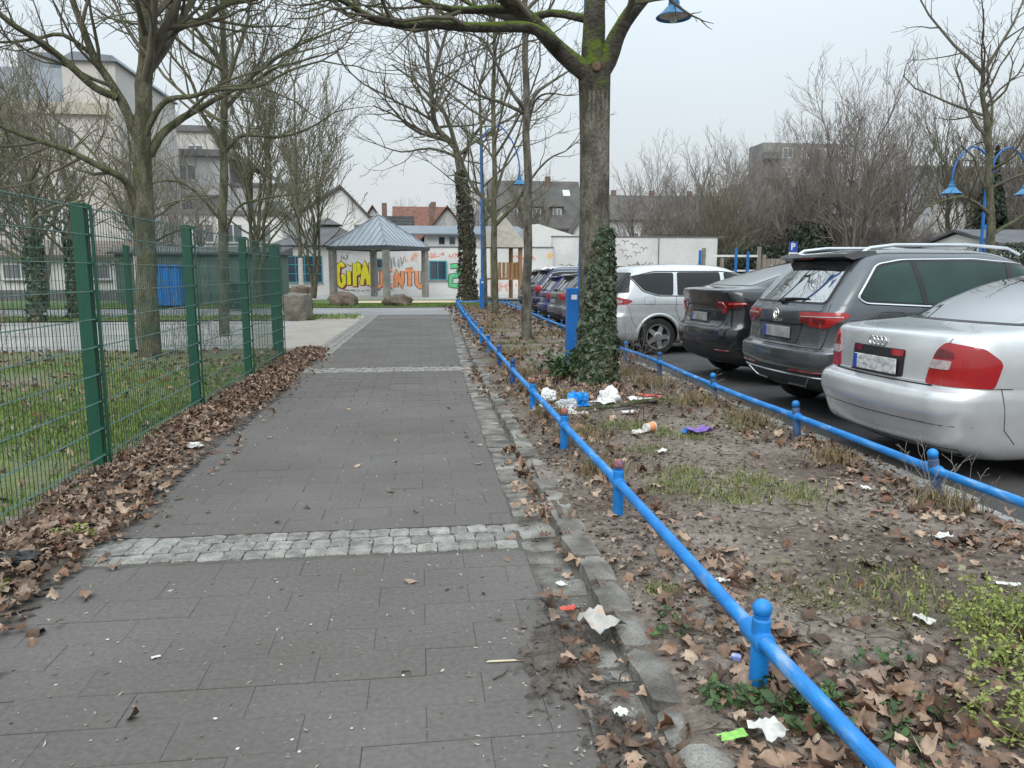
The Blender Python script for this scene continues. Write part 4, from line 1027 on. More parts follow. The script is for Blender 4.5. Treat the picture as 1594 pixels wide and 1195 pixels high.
# ---------------------------------------------------------------- silver saloon (nearest)
SILVER = paint('silver_paint', (.64, .65, .66), .5, .30)
A6 = rows([(.15,.40,4.35,.70),(.18,.30,4.5,.80),(.27,.10,4.70,.868),(.40,.045,4.78,.893),(.52,.0,4.80,.905),(.585,.004,4.80,.905),(.63,.03,4.79,.902),(.652,.075,4.785,.90),(.668,.10,4.78,.899),(.70,.107,4.75,.90),(.80,.112,4.65,.90),(.88,.118,4.3,.895),
    (.94,.128,3.9,.883),(.985,.142,3.62,.863),(1.008,.175,3.52,.84),(1.026,.30,3.46,.81),(1.042,.52,3.42,.782),(1.062,.74,3.38,.758),(1.20,1.05,3.08,.69,{'rr':.20}),(1.34,1.45,2.82,.62,{'rr':.20}),(1.41,1.78,2.68,.56),(1.44,2.02,2.55,.45),(1.45,2.15,2.45,.30)], br=.13)
c = Car('silver saloon with rear towards the blue rail, nearest of the parked cars', A6, 4.8, SILVER, 1.16, 2.72, .315, (3.42, 5.50, LOT), R(2)); c.t.scale = (1, 1, 1.05)
for sd in (1, -1):
    tl = [(c.ang(('r', sd * .565)), .675), (c.ang(('r', sd * .60)), .80), (c.ang(('r', sd * .65)), .905), (c.ang(('r', sd * .74)), .965), (c.ang(('s', (.30, sd * .88))), .935), (c.ang(('s', (.43, sd * .88))), .86), (c.ang(('s', (.45, sd * .88))), .83), (c.ang(('s', (.40, sd * .88))), .675)]
    lamp = c.patch('tail_light', rpoly(tl, .03), 'wrap', M_RED, .008, .04)
    rv = [(c.ang(('r', sd * .60)), .785), (c.ang(('r', sd * .62)), .845), (c.ang(('r', sd * .82)), .845), (c.ang(('r', sd * .80)), .785)]
    c.patch('reversing_light', rpoly(rv, .015), 'wrap', M_SMOKE, .0125, .04, parent=lamp, thick=.006)
    rv = [(c.ang(('r', sd * .635)), .86), (c.ang(('r', sd * .68)), .925), (c.ang(('r', sd * .82)), .905), (c.ang(('r', sd * .84)), .86)]
    c.patch('indicator', rpoly(rv, .015), 'wrap', M_REDD, .0125, .04, parent=lamp, thick=.006)
    c.line('shut_line', [(sd * .56, .67), (sd * .59, .78), (sd * .63, .90), (sd * .66, .96), (sd * .665, .99)], 'rear', M_GAP, .004)
    c.line('bumper_seam', [(1.0 - .62, .675), (.55, .672)], 'side', M_GAP, .003, sd)
    c.line('bumper_seam', [(.47, .67), (.50, .55), (.52, .40), (.62, .30)], 'side', M_GAP, .003, sd)
    qg = [(1.28, 1.075), (2.0, 1.05), (3.2, 1.02), (2.75, 1.33), (1.75, 1.345), (1.50, 1.28)]
    c.patch('side_window', rpoly(qg, .05), 'side', M_GLASS, .004, .06, sd)
    c.line('window_trim', rpoly(qg, .05), 'side', M_BLACK, .008, sd, closed=True)
    c.line('door_seam', [(1.28, 1.03), (1.33, .9), (1.45, .6), (1.55, .3)], 'side', M_GAP, .003, sd); c.line('door_seam', [(2.25, 1.03), (2.27, .3)], 'side', M_GAP, .003, sd); c.line('door_seam', [(3.3, .98), (3.35, .3)], 'side', M_GAP, .003, sd)
    for xx in (1.42, 2.4): c.line('door_handle', [(xx, .86), (xx + .2, .865)], 'side', SILVER, .014, sd, off=.012)
rw = [(-.60, 1.07), (.60, 1.07), (.53, 1.36), (-.53, 1.36)]
bk = c.patch('window_surround', rpoly([(-.66, 1.062), (.66, 1.062), (.575, 1.385), (-.575, 1.385)], .07), 'rear', M_BLACK, .003, .05)
c.patch('rear_window', rpoly(rw, .06), 'rear', M_GLASSR, .007, .05)
c.patch('windscreen', rpoly([(-.66, 1.02), (.66, 1.02), (.52, 1.36), (-.52, 1.36)], .06), 'front', M_GLASS, .004, .06)
pp = c.patch('plate_panel', rpoly([(-.31, .690), (.31, .690), (.315, .885), (-.315, .885)], .02), 'rear', M_BLACK, .004, .05)
for sd in (-1, 1): c.patch('reflector', rpoly([(sd * .30, .835), (sd * .305, .88), (sd * .175, .88), (sd * .185, .835)], .01), 'rear', M_REDD if sd > 0 else M_RED, .009, .05, parent=pp)
c.plate(0, .758, mat('plate_masked', [(.30, .30, .31), (.52, .52, .53), (.66, .66, .66)], 22, .4, stretch=(1, 1, 2)))
c.line('trunk_edge', [(-.58, .668), (.58, .668)], 'rear', M_GAP, .006); c.line('trunk_trim', [(-.56, .685), (.56, .685)], 'rear', SILVER, .006)
for k in range(4):
    yy = -.075 + .05 * k; h, n = c.skin('rear', yy, .925); c.torus('ring_emblem', (h.x - .006, yy, .925), .031, .0055, M_CHROME)
for zz, col in ((.42, None),): c.line('bumper_seam', [(-.84, zz), (0, zz), (.84, zz)], 'rear', M_GAP, .003)
c.line('badge', [(.52, .80), (.55, .80)], 'rear', M_CHROME, .008)
c.patch('bumper_lower', rpoly([(-.70, .20), (.70, .20), (.76, .26), (-.76, .26)], .02), 'rear', M_PLAST, .004, .06)

# ---------------------------------------------------------------- dark grey SUV
GREY = paint('dark_grey_paint', (.095, .102, .112), .55, .24)
TIG = [(.24,.40,4.1,.78),(.32,.15,4.3,.87),(.45,.055,4.42,.912),(.58,.0,4.49,.92),(.67,.006,4.48,.92),(.70,.05,4.47,.918),(.725,.085,4.46,.917),(.80,.10,4.45,.916),(.90,.105,4.42,.916),(.98,.085,4.25,.912),(1.045,.095,3.75,.90),(1.10,.135,3.5,.885),(1.14,.165,3.42,.87),
    (1.35,.34,3.0,.80),(1.50,.465,2.75,.735),(1.58,.545,2.58,.675),(1.625,.67,2.42,.60),(1.655,.98,2.2,.48),(1.665,1.3,1.9,.3)]
def suv(label, pm, loc, rz, rich=True, sc=1.0, lamps='wide', trim=M_CHROME, rails=M_CHROME, glass=M_GLASS, dark_lower=True, spoiler=True, name='parked_car'):
    c = Car(label, rows(TIG, rr=.22), 4.49, pm, .93, 2.68, .35, loc, rz, name); c.t.scale = (sc,) * 3
    for sd in (1, -1):
        if lamps == 'wide': tl = [(c.ang(('r', sd * .43)), .955), (c.ang(('r', sd * .43)), 1.045), (c.ang(('s', (.30, sd * .9))), 1.055), (c.ang(('s', (.36, sd * .9))), 1.03), (c.ang(('r', sd * .86)), .905), (c.ang(('r', sd * .60)), .915), (c.ang(('r', sd * .56)), .945)]
        else: tl = [(c.ang(('r', sd * .58)), .90), (c.ang(('r', sd * .58)), 1.06), (c.ang(('s', (.33, sd * .9))), 1.09), (c.ang(('s', (.28, sd * .9))), .93), (c.ang(('r', sd * .84)), .87)]
        lamp = c.patch('tail_light', rpoly(tl, .025), 'wrap', M_RED, .010, .04)
        if rich:
            c.line('lamp_strip', [(c.ang(('r', sd * .45)), 1.005), (c.ang(('s', (.27, sd * .9))), 1.012)], 'wrap', M_SMOKE, .006, parent=lamp, off=.010)
            for a, b in ((.46, .60), (.66, .86)): c.patch('lamp_cell', rpoly([(c.ang(('r', sd * a)), .952), (c.ang(('r', sd * a)), .99), (c.ang(('r', sd * b)), .995), (c.ang(('r', sd * (b - .02))), .945)], .01), 'wrap', M_REDD, .014, .04, parent=lamp, thick=.006)
        sw = [(.50, 1.215), (.575, 1.165), (1.2, 1.135), (2.2, 1.12), (3.15, 1.10), (2.62, 1.46), (1.8, 1.525), (1.0, 1.515), (.74, 1.47)]
        c.patch('window_surround', rpoly([(u + (-.02 if u < 1 else .03 if u > 3 else 0), v + (.02 if v > 1.3 else -.02)) for u, v in sw], .06), 'side', M_BLACK, .002, .06, sd)
        c.patch('side_window', rpoly(sw, .05), 'side', glass, .005, .06, sd)
        c.line('window_trim', rpoly([(u + (-.028 if u < 1 else .03 if u > 3 else 0), v + (.026 if v > 1.3 else -.026)) for u, v in sw], .06), 'side', trim, .012, sd, closed=True)
        for a, b in ((1.16, 1.22), (2.12, 2.18)): c.patch('window_pillar', [(a, 1.125), (b, 1.125), (b + .03 - (.10 if a < 1.5 else 0) , 1.52), (a + .03 - (.10 if a < 1.5 else 0), 1.52)], 'side', M_BLACK, .008, .06, sd)
        c.line('door_seam', [(1.16, 1.12), (1.12, .95), (1.30, .75), (1.42, .35)], 'side', M_GAP, .003, sd); c.line('door_seam', [(2.15, 1.1), (2.2, .3)], 'side', M_GAP, .003, sd)
        c.line('body_crease', [(.36, .985), (1.5, .975), (3.2, .96)], 'side', M_GAP, .0025, sd)
        if sd < 0 and rich: c.line('fuel_flap', rpoly([(.68, .90), (.94, .90), (.94, 1.06), (.68, 1.06)], .04), 'side', M_GAP, .0025, sd, closed=True)
        for xx in (1.3, 2.3): c.line('door_handle', [(xx, .90), (xx + .2, .905)], 'side', pm, .015, sd, off=.012)
        # roof rail
        if rails: MB().tube([(.62, sd * .60, 1.60), (.72, sd * .60, 1.655), (1.0, sd * .59, 1.685), (1.8, sd * .59, 1.69), (2.3, sd * .58, 1.66), (2.45, sd * .58, 1.60)], .018, 8).build('roof_rail', rails, c.t, smooth=True)
        if dark_lower: c.patch('wheel_arch_trim', [(.93 + .47 * math.cos(a), .35 + .47 * math.sin(a)) for a in [math.pi * k / 16 for k in range(17)]] + [(.93 + .41 * math.cos(a), .35 + .41 * math.sin(a)) for a in [math.pi * k / 16 for k in range(16, -1, -1)]], 'side', M_PLAST, .006, .5, sd)
    c.patch('window_surround', rpoly([(-.70, 1.125), (.70, 1.125), (.585, 1.555), (-.585, 1.555)], .06), 'rear', M_BLACK, .003, .05)
    c.patch('rear_window', rpoly([(-.665, 1.14), (.665, 1.14), (.565, 1.53), (-.565, 1.53)], .05), 'rear', M_GLASSR, .007, .05)
    c.patch('windscreen', rpoly([(-.70, 1.1), (.70, 1.1), (.56, 1.53), (-.56, 1.53)], .05), 'front', M_GLASS, .004, .06)
    if spoiler:
        sp = MB(); K = 13
        for j in range(K):
            yy = -.62 + 1.24 * j / (K - 1); b = .06 * (yy / .62) ** 2
            sp.v += [(.37 + b, yy, 1.575), (.38 + b, yy, 1.600), (.57, yy, 1.625), (.77, yy, 1.632), (.79, yy, 1.60), (.53, yy, 1.545)]
        for j in range(K - 1):
            for q in range(6): sp.f.append((j*6 + q, j*6 + (q+1) % 6, (j+1)*6 + (q+1) % 6, (j+1)*6 + q))
        sp.f += [tuple(range(5, -1, -1)), tuple((K-1)*6 + q for q in range(6))]
        so = sp.build('roof_spoiler', pm, c.t, smooth=True)
        MB().box(.382, .395, -.15, .15, 1.556, 1.572).build('brake_light', M_REDD, so)
    # wiper
    h, n = c.skin('rear', 0, 1.15)
    MB().box(h.x - .05, h.x + .01, -.06, .06, 1.125, 1.165).build('wiper_base', M_BLACK, c.t, bevel=.01)
    a = c.skin('rear', .03, 1.16)[0]; b = c.skin('rear', -.42, 1.175)[0]; MB().tube([a + Vector((-.035, 0, 0)), (a + b) / 2 + Vector((-.03, 0, .005)), b + Vector((-.02, 0, 0))], [.014, .010, .006], 6).build('wiper', M_BLACK, c.t)
    # plate recess in the tailgate
    c.patch('plate_recess', rpoly([(-.36, .735), (.36, .735), (.43, .925), (-.43, .925)], .03), 'rear', pm, .003, .05)
    c.line('recess_edge', [(-.43, .925), (.43, .925)], 'rear', M_GAP, .012)
    c.line('recess_edge', [(-.43, .92), (-.36, .738), (.36, .738), (.43, .92)], 'rear', M_GAP, .004)
    c.plate(0, .835, M_PLATEB)
    if dark_lower:
        c.patch('bumper_lower', rpoly([(-.80, .27), (.80, .27), (.88, .50), (-.88, .50)], .03), 'rear', M_PLAST, .004, .05)
        c.line('reflector', [(-.82, .485), (-.35, .485)], 'rear', M_REDD, .013, off=.004); c.line('reflector', [(.82, .485), (.35, .485)], 'rear', M_REDD, .013, off=.004)
        c.line('bumper_trim', [(-.86, .435), (0, .435), (.86, .435)], 'rear', M_CHROME if trim is M_CHROME else M_PLAST, .010, off=.004)
        for sd in (-1, 1): c.line('exhaust_trim', [(sd * .62, .42), (sd * .50, .33), (sd * .22, .33)], 'rear', M_CHROME if trim is M_CHROME else M_PLAST, .012, off=.004)
    c.line('tailgate_seam', [(-.74, .71), (.74, .71)], 'rear', M_GAP, .004)
    for sd in (-1, 1): c.line('tailgate_seam', [(sd * .74, .71), (sd * .78, .90)], 'rear', M_GAP, .004); c.line('tailgate_seam', [(sd * .76, 1.06), (sd * .73, 1.13)], 'rear', M_GAP, .003)
    return c
c = suv('dark grey SUV with silver roof rails parked beside the silver saloon', GREY, (3.72, 7.75, LOT), R(3), glass=M_GLASSG); c.t.scale = (1, 1, 1.05)
h, n = c.skin('rear', 0, 1.01); x = h.x - .010
c.torus('round_emblem', (x, 0, 1.01), .052, .007, M_CHROME)
MB().tube([(x, .035, 1.045), (x, .012, 1.012), (x, 0, 1.035), (x, -.012, 1.012), (x, -.035, 1.045)], .006, 5).tube([(x, .042, 1.02), (x, .018, .968), (x, 0, 1.0), (x, -.018, .968), (x, -.042, 1.02)], .006, 5).build('emblem_letters', M_CHROME, c.t)
def text_mesh(name, txt, size, m, parent, M4, ext=.002, off=0.0):
    cu = bpy.data.curves.new(name, 'FONT'); cu.body = txt; cu.size = size; cu.extrude = ext; cu.align_x = 'CENTER'; cu.align_y = 'CENTER'; cu.resolution_u = 3; cu.offset = off
    ob = bpy.data.objects.new('text_tmp', cu); COL.objects.link(ob); bpy.context.view_layer.update()
    me = bpy.data.meshes.new_from_object(ob.evaluated_get(bpy.context.evaluated_depsgraph_get())); bpy.data.objects.remove(ob); bpy.data.curves.remove(cu)
    me.transform(M4); me.materials.clear(); me.materials.append(m); me.name = name
    return link(bpy.data.objects.new(name, me), parent)
h, n = c.skin('rear', 0, .945)
REARM = lambda x, y, z: Matrix.Translation((x, y, z)) @ Matrix(((0, 0, -1, 0), (-1, 0, 0, 0), (0, 1, 0, 0), (0, 0, 0, 1)))
text_mesh('model_lettering', 'TIGUAN', .055, M_CHROME, c.t, REARM(h.x - .006, 0, .948))

# ---------------------------------------------------------------- black fastback with lip spoiler
BLACKP = paint('black_paint', (.020, .021, .024), .3, .20)
TESL = rows([(.22,.40,4.3,.78),(.32,.13,4.55,.90),(.50,.03,4.72,.95),(.62,.0,4.75,.955),(.71,.02,4.73,.955),(.76,.07,4.70,.953),(.82,.10,4.66,.95),(.95,.115,4.4,.945),(1.05,.085,3.9,.93),(1.13,.06,3.72,.905),(1.18,.045,3.62,.88),(1.205,.05,3.56,.85),(1.222,.14,3.5,.83),(1.24,.36,3.45,.80),
    (1.32,.62,3.25,.755),(1.45,1.08,2.95,.69),(1.55,1.52,2.65,.63),(1.60,1.86,2.4,.53),(1.62,2.0,2.2,.36)], rr=.28, br=.12)
c = Car('black fastback car with lip spoiler between the SUV and the silver people carrier', TESL, 4.75, BLACKP, .95, 2.89, .35, (3.85, 10.4, LOT), R(3)); c.t.scale = (1, 1, 1.05)
for sd in (1, -1):
    lamp = c.patch('tail_light', rpoly([(c.ang(('r', sd * .46)), 1.02), (c.ang(('r', sd * .52)), 1.065), (c.ang(('s', (.30, sd * .9))), 1.06), (c.ang(('s', (.40, sd * .9))), 1.03), (c.ang(('r', sd * .80)), .965), (c.ang(('r', sd * .78)), .90), (c.ang(('r', sd * .66)), .90), (c.ang(('r', sd * .64)), .94)], .02), 'wrap', M_REDD, .008, .04)
    c.line('lamp_strip', [(c.ang(('r', sd * .74)), .92), (c.ang(('r', sd * .76)), 1.0), (c.ang(('r', sd * .70)), 1.045), (c.ang(('r', sd * .58)), 1.045)], 'wrap', M_RED, .014, parent=lamp, off=.008)
    c.line('lamp_strip', [(c.ang(('r', sd * .84)), 1.03), (c.ang(('s', (.34, sd * .9))), 1.035)], 'wrap', M_RED, .015, parent=lamp, off=.008)
    sw = [(.92, 1.225), (1.5, 1.18), (3.3, 1.10), (2.7, 1.46), (2.0, 1.525), (1.45, 1.47)]
    c.patch('side_window', rpoly(sw, .04), 'side', M_GLASS, .004, .06, sd); c.line('window_trim', rpoly(sw, .04), 'side', M_BLACK, .010, sd, closed=True)
    c.line('door_seam', [(1.30, 1.18), (1.25, .9), (1.45, .4)], 'side', M_GAP, .003, sd); c.line('door_seam', [(2.3, 1.1), (2.3, .3)], 'side', M_GAP, .003, sd)
    c.line('reflector', [(sd * .80, .44), (sd * .55, .44)], 'rear', M_REDD, .014, off=.003)
c.patch('rear_window', rpoly([(-.66, 1.26), (.66, 1.26), (.55, 1.56), (-.55, 1.56)], .06), 'rear', M_GLASSR, .005, .04)
c.patch('windscreen', rpoly([(-.70, 1.12), (.70, 1.12), (.55, 1.54), (-.55, 1.54)], .05), 'front', M_GLASS, .004, .06)
c.patch('bumper_lower', rpoly([(-.86, .27), (.86, .27), (.92, .47), (.62, .52), (-.62, .52), (-.92, .47)], .04), 'rear', M_PLAST, .005, .05)
c.patch('plate_recess', rpoly([(-.34, .77), (.34, .77), (.38, .93), (-.38, .93)], .03), 'rear', M_BLACK, .003, .05)
c.plate(0, .85, M_PLATEB)
c.line('tailgate_seam', [(-.6, 1.0), (.6, 1.0)], 'rear', M_GAP, .005); c.line('tailgate_seam', [(-.62, .735), (.62, .735)], 'rear', M_GAP, .005)
for sd in (-1, 1): c.line('tailgate_seam', [(sd * .62, .735), (sd * .66, .89)], 'rear', M_GAP, .004)

# ---------------------------------------------------------------- silver people carrier
PEARL = paint('pale_silver_paint', (.62, .635, .65), .45, .30)
SMX = rows([(.20,.35,4.35,.75),(.28,.13,4.62,.88),(.42,.035,4.74,.932),(.58,.0,4.77,.94),(.70,.01,4.75,.94),(.74,.045,4.73,.938),(.78,.075,4.70,.935),(.90,.09,4.5,.93),(1.02,.10,4.05,.915),(1.08,.13,3.85,.90),
    (1.20,.205,3.6,.86),(1.40,.34,3.2,.785),(1.52,.45,2.9,.725),(1.59,.57,2.7,.665),(1.63,.80,2.5,.58),(1.652,1.15,2.2,.42),(1.66,1.3,2.0,.3)], rr=.26, br=.12)
c = Car('pale silver people carrier with five-spoke wheels behind the ivy tree', SMX, 4.77, PEARL, 1.0, 2.85, .335, (3.27, 14.3, LOT), R(5), arch=.045)
for sd in (1, -1):
    lamp = c.patch('tail_light', rpoly([(c.ang(('r', sd * .62)), .92), (c.ang(('r', sd * .64)), 1.06), (c.ang(('r', sd * .80)), 1.075), (c.ang(('s', (.42, sd * .9))), 1.015), (c.ang(('s', (.50, sd * .9))), .985), (c.ang(('s', (.38, sd * .9))), .925)], .03), 'wrap', M_RED, .008, .04)
    c.patch('reversing_light', rpoly([(c.ang(('r', sd * .66)), .95), (c.ang(('r', sd * .68)), 1.02), (c.ang(('r', sd * .86)), 1.02), (c.ang(('s', (.30, sd * .9))), .985), (c.ang(('s', (.26, sd * .9))), .95)], .02), 'wrap', M_SMOKE, .0125, .04, parent=lamp, thick=.006)
    qw = [(.50, 1.42), (.72, 1.18), (.98, 1.10), (1.28, 1.09), (1.33, 1.50), (.95, 1.50)]
    c.patch('side_window', rpoly(qw, .04), 'side', M_GLASS, .005, .05, sd)
    c.patch('side_window', rpoly([(1.36, 1.09), (2.25, 1.08), (2.25, 1.51), (1.40, 1.505)], .04), 'side', M_GLASS, .005, .05, sd)
    c.patch('side_window', rpoly([(2.33, 1.08), (3.35, 1.07), (2.75, 1.46), (2.33, 1.51)], .04), 'side', M_GLASS, .005, .05, sd)
    c.line('window_trim', rpoly([(.48, 1.42), (.70, 1.165), (.98, 1.08), (3.38, 1.05), (2.76, 1.48), (2.25, 1.525), (.95, 1.52)], .05), 'side', M_BLACK, .010, sd, closed=True)
    c.line('door_seam', [(1.34, 1.07), (1.32, .85), (1.42, .6), (1.45, .35)], 'side', M_GAP, .004, sd); c.line('door_seam', [(2.29, 1.07), (2.3, .3)], 'side', M_GAP, .004, sd); c.line('door_seam', [(3.42, 1.0), (3.40, .35)], 'side', M_GAP, .004, sd)
    c.line('body_crease', [(.45, .93), (1.4, .92), (3.5, .90)], 'side', M_GAP, .003, sd)
    c.line('fuel_flap', rpoly([(.72, .93), (.93, .93), (.93, 1.06), (.72, 1.06)], .05), 'side', M_GAP, .0025, sd, closed=True)
    for xx in (1.48, 2.45): c.line('door_handle', [(xx, .955), (xx + .22, .96)], 'side', PEARL, .016, sd, off=.014)
    c.line('wheel_arch_lip', [(1.0 + .41 * math.cos(a), .335 + .41 * math.sin(a)) for a in [math.pi * k / 20 for k in range(21)]], 'side', PEARL, .028, sd, off=-.008, n=10)
    c.line('wheel_arch_lip', [(3.85 + .41 * math.cos(a), .335 + .41 * math.sin(a)) for a in [math.pi * k / 20 for k in range(21)]], 'side', PEARL, .028, sd, off=-.008, n=10)
    c.line('bumper_seam', [(.42, .92), (.46, .75), (.50, .60), (.58, .50)], 'side', M_GAP, .003, sd)
c.patch('rear_window', rpoly([(-.73, 1.12), (.73, 1.12), (.66, 1.50), (-.66, 1.50)], .06), 'rear', M_GLASS, .006, .05)
c.patch('rear_window_side', rpoly([(c.ang(('r', -.72)), 1.13), (c.ang(('s', (.46, -.82))), 1.14), (c.ang(('s', (.46, -.78))), 1.44), (c.ang(('r', -.66)), 1.50)], .03), 'wrap', M_GLASS, .005, .05)
c.patch('windscreen', rpoly([(-.72, 1.1), (.72, 1.1), (.56, 1.53), (-.56, 1.53)], .05), 'front', M_GLASS, .004, .06)
c.plate(0, .84); c.line('tailgate_seam', [(-.74, .745), (.74, .745)], 'rear', M_GAP, .004)
c.patch('bumper_lower', rpoly([(-.78, .24), (.78, .24), (.82, .34), (-.82, .34)], .02), 'rear', M_PLAST, .004, .06)

# ---------------------------------------------------------------- cars further along the row
suv('dark grey estate behind the blue lamp post base', paint('slate_paint', (.10, .10, .105), .5, .3), (3.42, 17.6, LOT), R(4), False, .97, 'tall', M_BLACK, M_BLACK)
suv('grey hatchback between the dark grey estate and the royal blue car', paint('mid_grey_paint', (.13, .13, .135), .5, .3), (3.5, 20.3, LOT), R(3), False, .90, 'tall', M_BLACK, None)
c5 = suv('small royal blue hatchback with roof spoiler in the far half of the row', paint('royal_blue_paint', (.018, .022, .17), .4, .25), (3.6, 22.8, LOT), R(3), False, .86, 'tall', M_BLACK, None)
suv('dark navy SUV with chrome window line and round red lamps', paint('navy_paint', (.020, .024, .065), .4, .25), (3.62, 25.6, LOT), R(3), False, 1.0, 'tall', M_CHROME, M_CHROME)
suv('black car at the far end of the parked row', paint('far_black_paint', (.022, .023, .026), .3, .3), (3.75, 28.6, LOT), R(3), False, .97, 'wide', M_BLACK, M_BLACK)

# ================================================================ LAMP POSTS
M_LBLUE = mat('lamp_blue', [(.008, .12, .40), (.014, .155, .48)], 3, .40, .06, 60)
M_LBLUE2 = mat('lamp_shade_blue', [(.016, .15, .33), (.028, .20, .42)], 3, .40)
M_CREAM = mat('shade_inside', [(.50, .45, .36), (.60, .55, .46)], 6, .6)
M_BULB = mat('lamp_glass', [(.55, .53, .48), (.68, .66, .6)], 8, .15, coat=.4)
def bell(parent, c, s=1.0):
    x, y, z = c
    P = [(.05, .30), (.055, .22), (.075, .20), (.08, .14), (.10, .125), (.16, .06), (.235, .0), (.245, -.012)]
    sh = MB().lathe([(.001, .31)] + [(r * s, h * s) for r, h in P] + [(r * s * .96, h * s - .004) for r, h in reversed(P[3:])] + [(.001, .12 * s)], n=28).build('lamp_shade', M_LBLUE2, parent, smooth=True, loc=c)
    MB().lathe([(.2 * s, .012 * s), (.13 * s, .075 * s), (.06 * s, .10 * s), (.001, .10 * s)], n=20).build('shade_lining', M_CREAM, sh, smooth=True)
    MB().lathe([(.001, -.085 * s), (.045 * s, -.065 * s), (.065 * s, -.01 * s), (.055 * s, .05 * s), (.04 * s, .09 * s)], n=14).build('bulb_glass', M_BULB, sh, smooth=True)
    return sh
def lamp_post(label, base, arms, h, box=True, double=False, s=1.0, bo=0.0):
    t = thing('lamp_post', label, 'lamp post', base, 0, 'blue lamp posts')
    if box:
        b = MB().box(bo - .085, bo + .085, -.075, .075, -.1, 1.20).build('service_box', M_LBLUE, t, bevel=.006)
        MB().box(bo - .03, bo + .055, -.083, -.074, 1.03, 1.10).build('box_plate', mat('box_plate_white', [(.62, .62, .6), (.7, .7, .68)], 9, .5), b)
        MB().box(bo + .0845, bo + .088, -.05, .05, .3, .95).build('box_door', M_LBLUE, b)
    if double:
        for dx in (-.09, .09): MB().tube([(dx, 0, -.1), (dx, 0, h)], .045, 14).build('pole', M_LBLUE, t, smooth=True)
        for z in (1.6, h * .6): MB().box(-.12, .12, -.04, .04, z, z + .12).build('pole_bracket', M_LBLUE, t)
    else:
        MB().tube([(0, 0, -.1), (0, 0, h)], [.048, .042] if bo else [.04, .034], 16).build('pole', M_LBLUE, t, smooth=True)
    for az, reach, rise, drop in arms:
        ca, sa = math.cos(az), math.sin(az); off = (.09 * (1 if ca > 0 else -1)) if double else 0
        pts = []
        for k in range(11):
            a = math.pi * k / 10; q = reach * (1 - math.cos(a)) / 2; zz = h + rise * math.sin(a) - (drop * max(0, (k - 5) / 5))
            pts.append((off + ca * q, sa * q, zz))
        MB().tube(pts + [(pts[-1][0], pts[-1][1], pts[-1][2] - .12)], .028, 10).build('lamp_arm', M_LBLUE, t, smooth=True)
        e = pts[-1]; bell(t, (e[0], e[1], e[2] - .12 - .30 * s), s)
    return t
lamp_post('blue lamp post close behind the ivy-clad tree', (2.40, 11.25, .03), [(R(-22), 1.22, .55, .55)], 5.92, bo=-.13).rotation_euler = (0, R(.45), 0)
lamp_post('blue lamp post at the far end of the strip', (2.45, 30.0, .03), [(R(0), 1.5, .7, 1.0)], 6.3, s=1.15)
lamp_post('blue double-arm lamp post over the parked cars on the right', (17.45, 22, LOT), [(R(180), 1.15, .55, .35), (0, 1.15, .55, .35)], 4.75, False, True, 1.25)

# ================================================================ BUILDINGS
M_WHITE = mat('white_render', [(.62, .62, .605), (.72, .72, .70)], .35, .9, .1, 30, fine=.03, fscale=3)
M_WHITEW = mat('white_brick_paint', [(.56, .56, .55), (.70, .70, .685)], .6, .9, .25, 12, fine=.05, fscale=6)
M_TEAL = mat('teal_frame', [(.03, .23, .28), (.04, .28, .33)], 5, .5)
M_PANE = mat('window_pane', [(.035, .05, .075), (.06, .08, .11)], .8, .06, spec=.8)
M_PANEL = mat('window_pane_pale', [(.12, .14, .16), (.2, .22, .24)], .6, .1, spec=.8)
M_ZINC = mat('zinc_roof', [(.28, .32, .355), (.36, .40, .435)], 1.2, .45, metal=.25, fine=.04)
M_SLATE = mat('slate_roof', [(.075, .078, .085), (.12, .122, .128)], 1.5, .75, .3, 30, fine=.1, fscale=14)
M_DKROOF = mat('dark_tile_roof', [(.075, .072, .068), (.115, .11, .104)], 1.0, .85, .4, 18, fine=.14, fscale=9)
M_REDROOF = mat('red_tile_roof', [(.13, .062, .046), (.20, .09, .065), (.11, .065, .052)], 1.4, .85, .4, 16, fine=.16, fscale=8)
M_COPE = mat('wall_coping', [(.12, .12, .125), (.17, .17, .175)], 3, .7)
M_BEIGE = mat('beige_render', [(.50, .475, .445), (.58, .555, .525)], .2, .9, .1, 20, fine=.05, fscale=2)
M_TAN = mat('tan_cornice', [(.42, .38, .30), (.48, .44, .36)], .5, .9)
M_MANS = mat('mansard_sheet', [(.16, .19, .22), (.22, .25, .28)], .6, .6, fine=.05)
M_GREYW = mat('grey_render', [(.43, .43, .43), (.53, .53, .525)], .3, .9, fine=.04, fscale=2)
M_CONCR = mat('raw_concrete', [(.22, .21, .195), (.32, .31, .29)], 2.5, .9, .3, 40, fine=.1)
M_TIMBER = mat('play_timber', [(.28, .155, .07), (.40, .23, .11)], 3, .75, .3, 40, stretch=(4, 4, .6))
M_GTIMB = mat('grey_timber', [(.20, .175, .15), (.28, .25, .22)], 3, .85, .3, 40, stretch=(4, 4, .6))
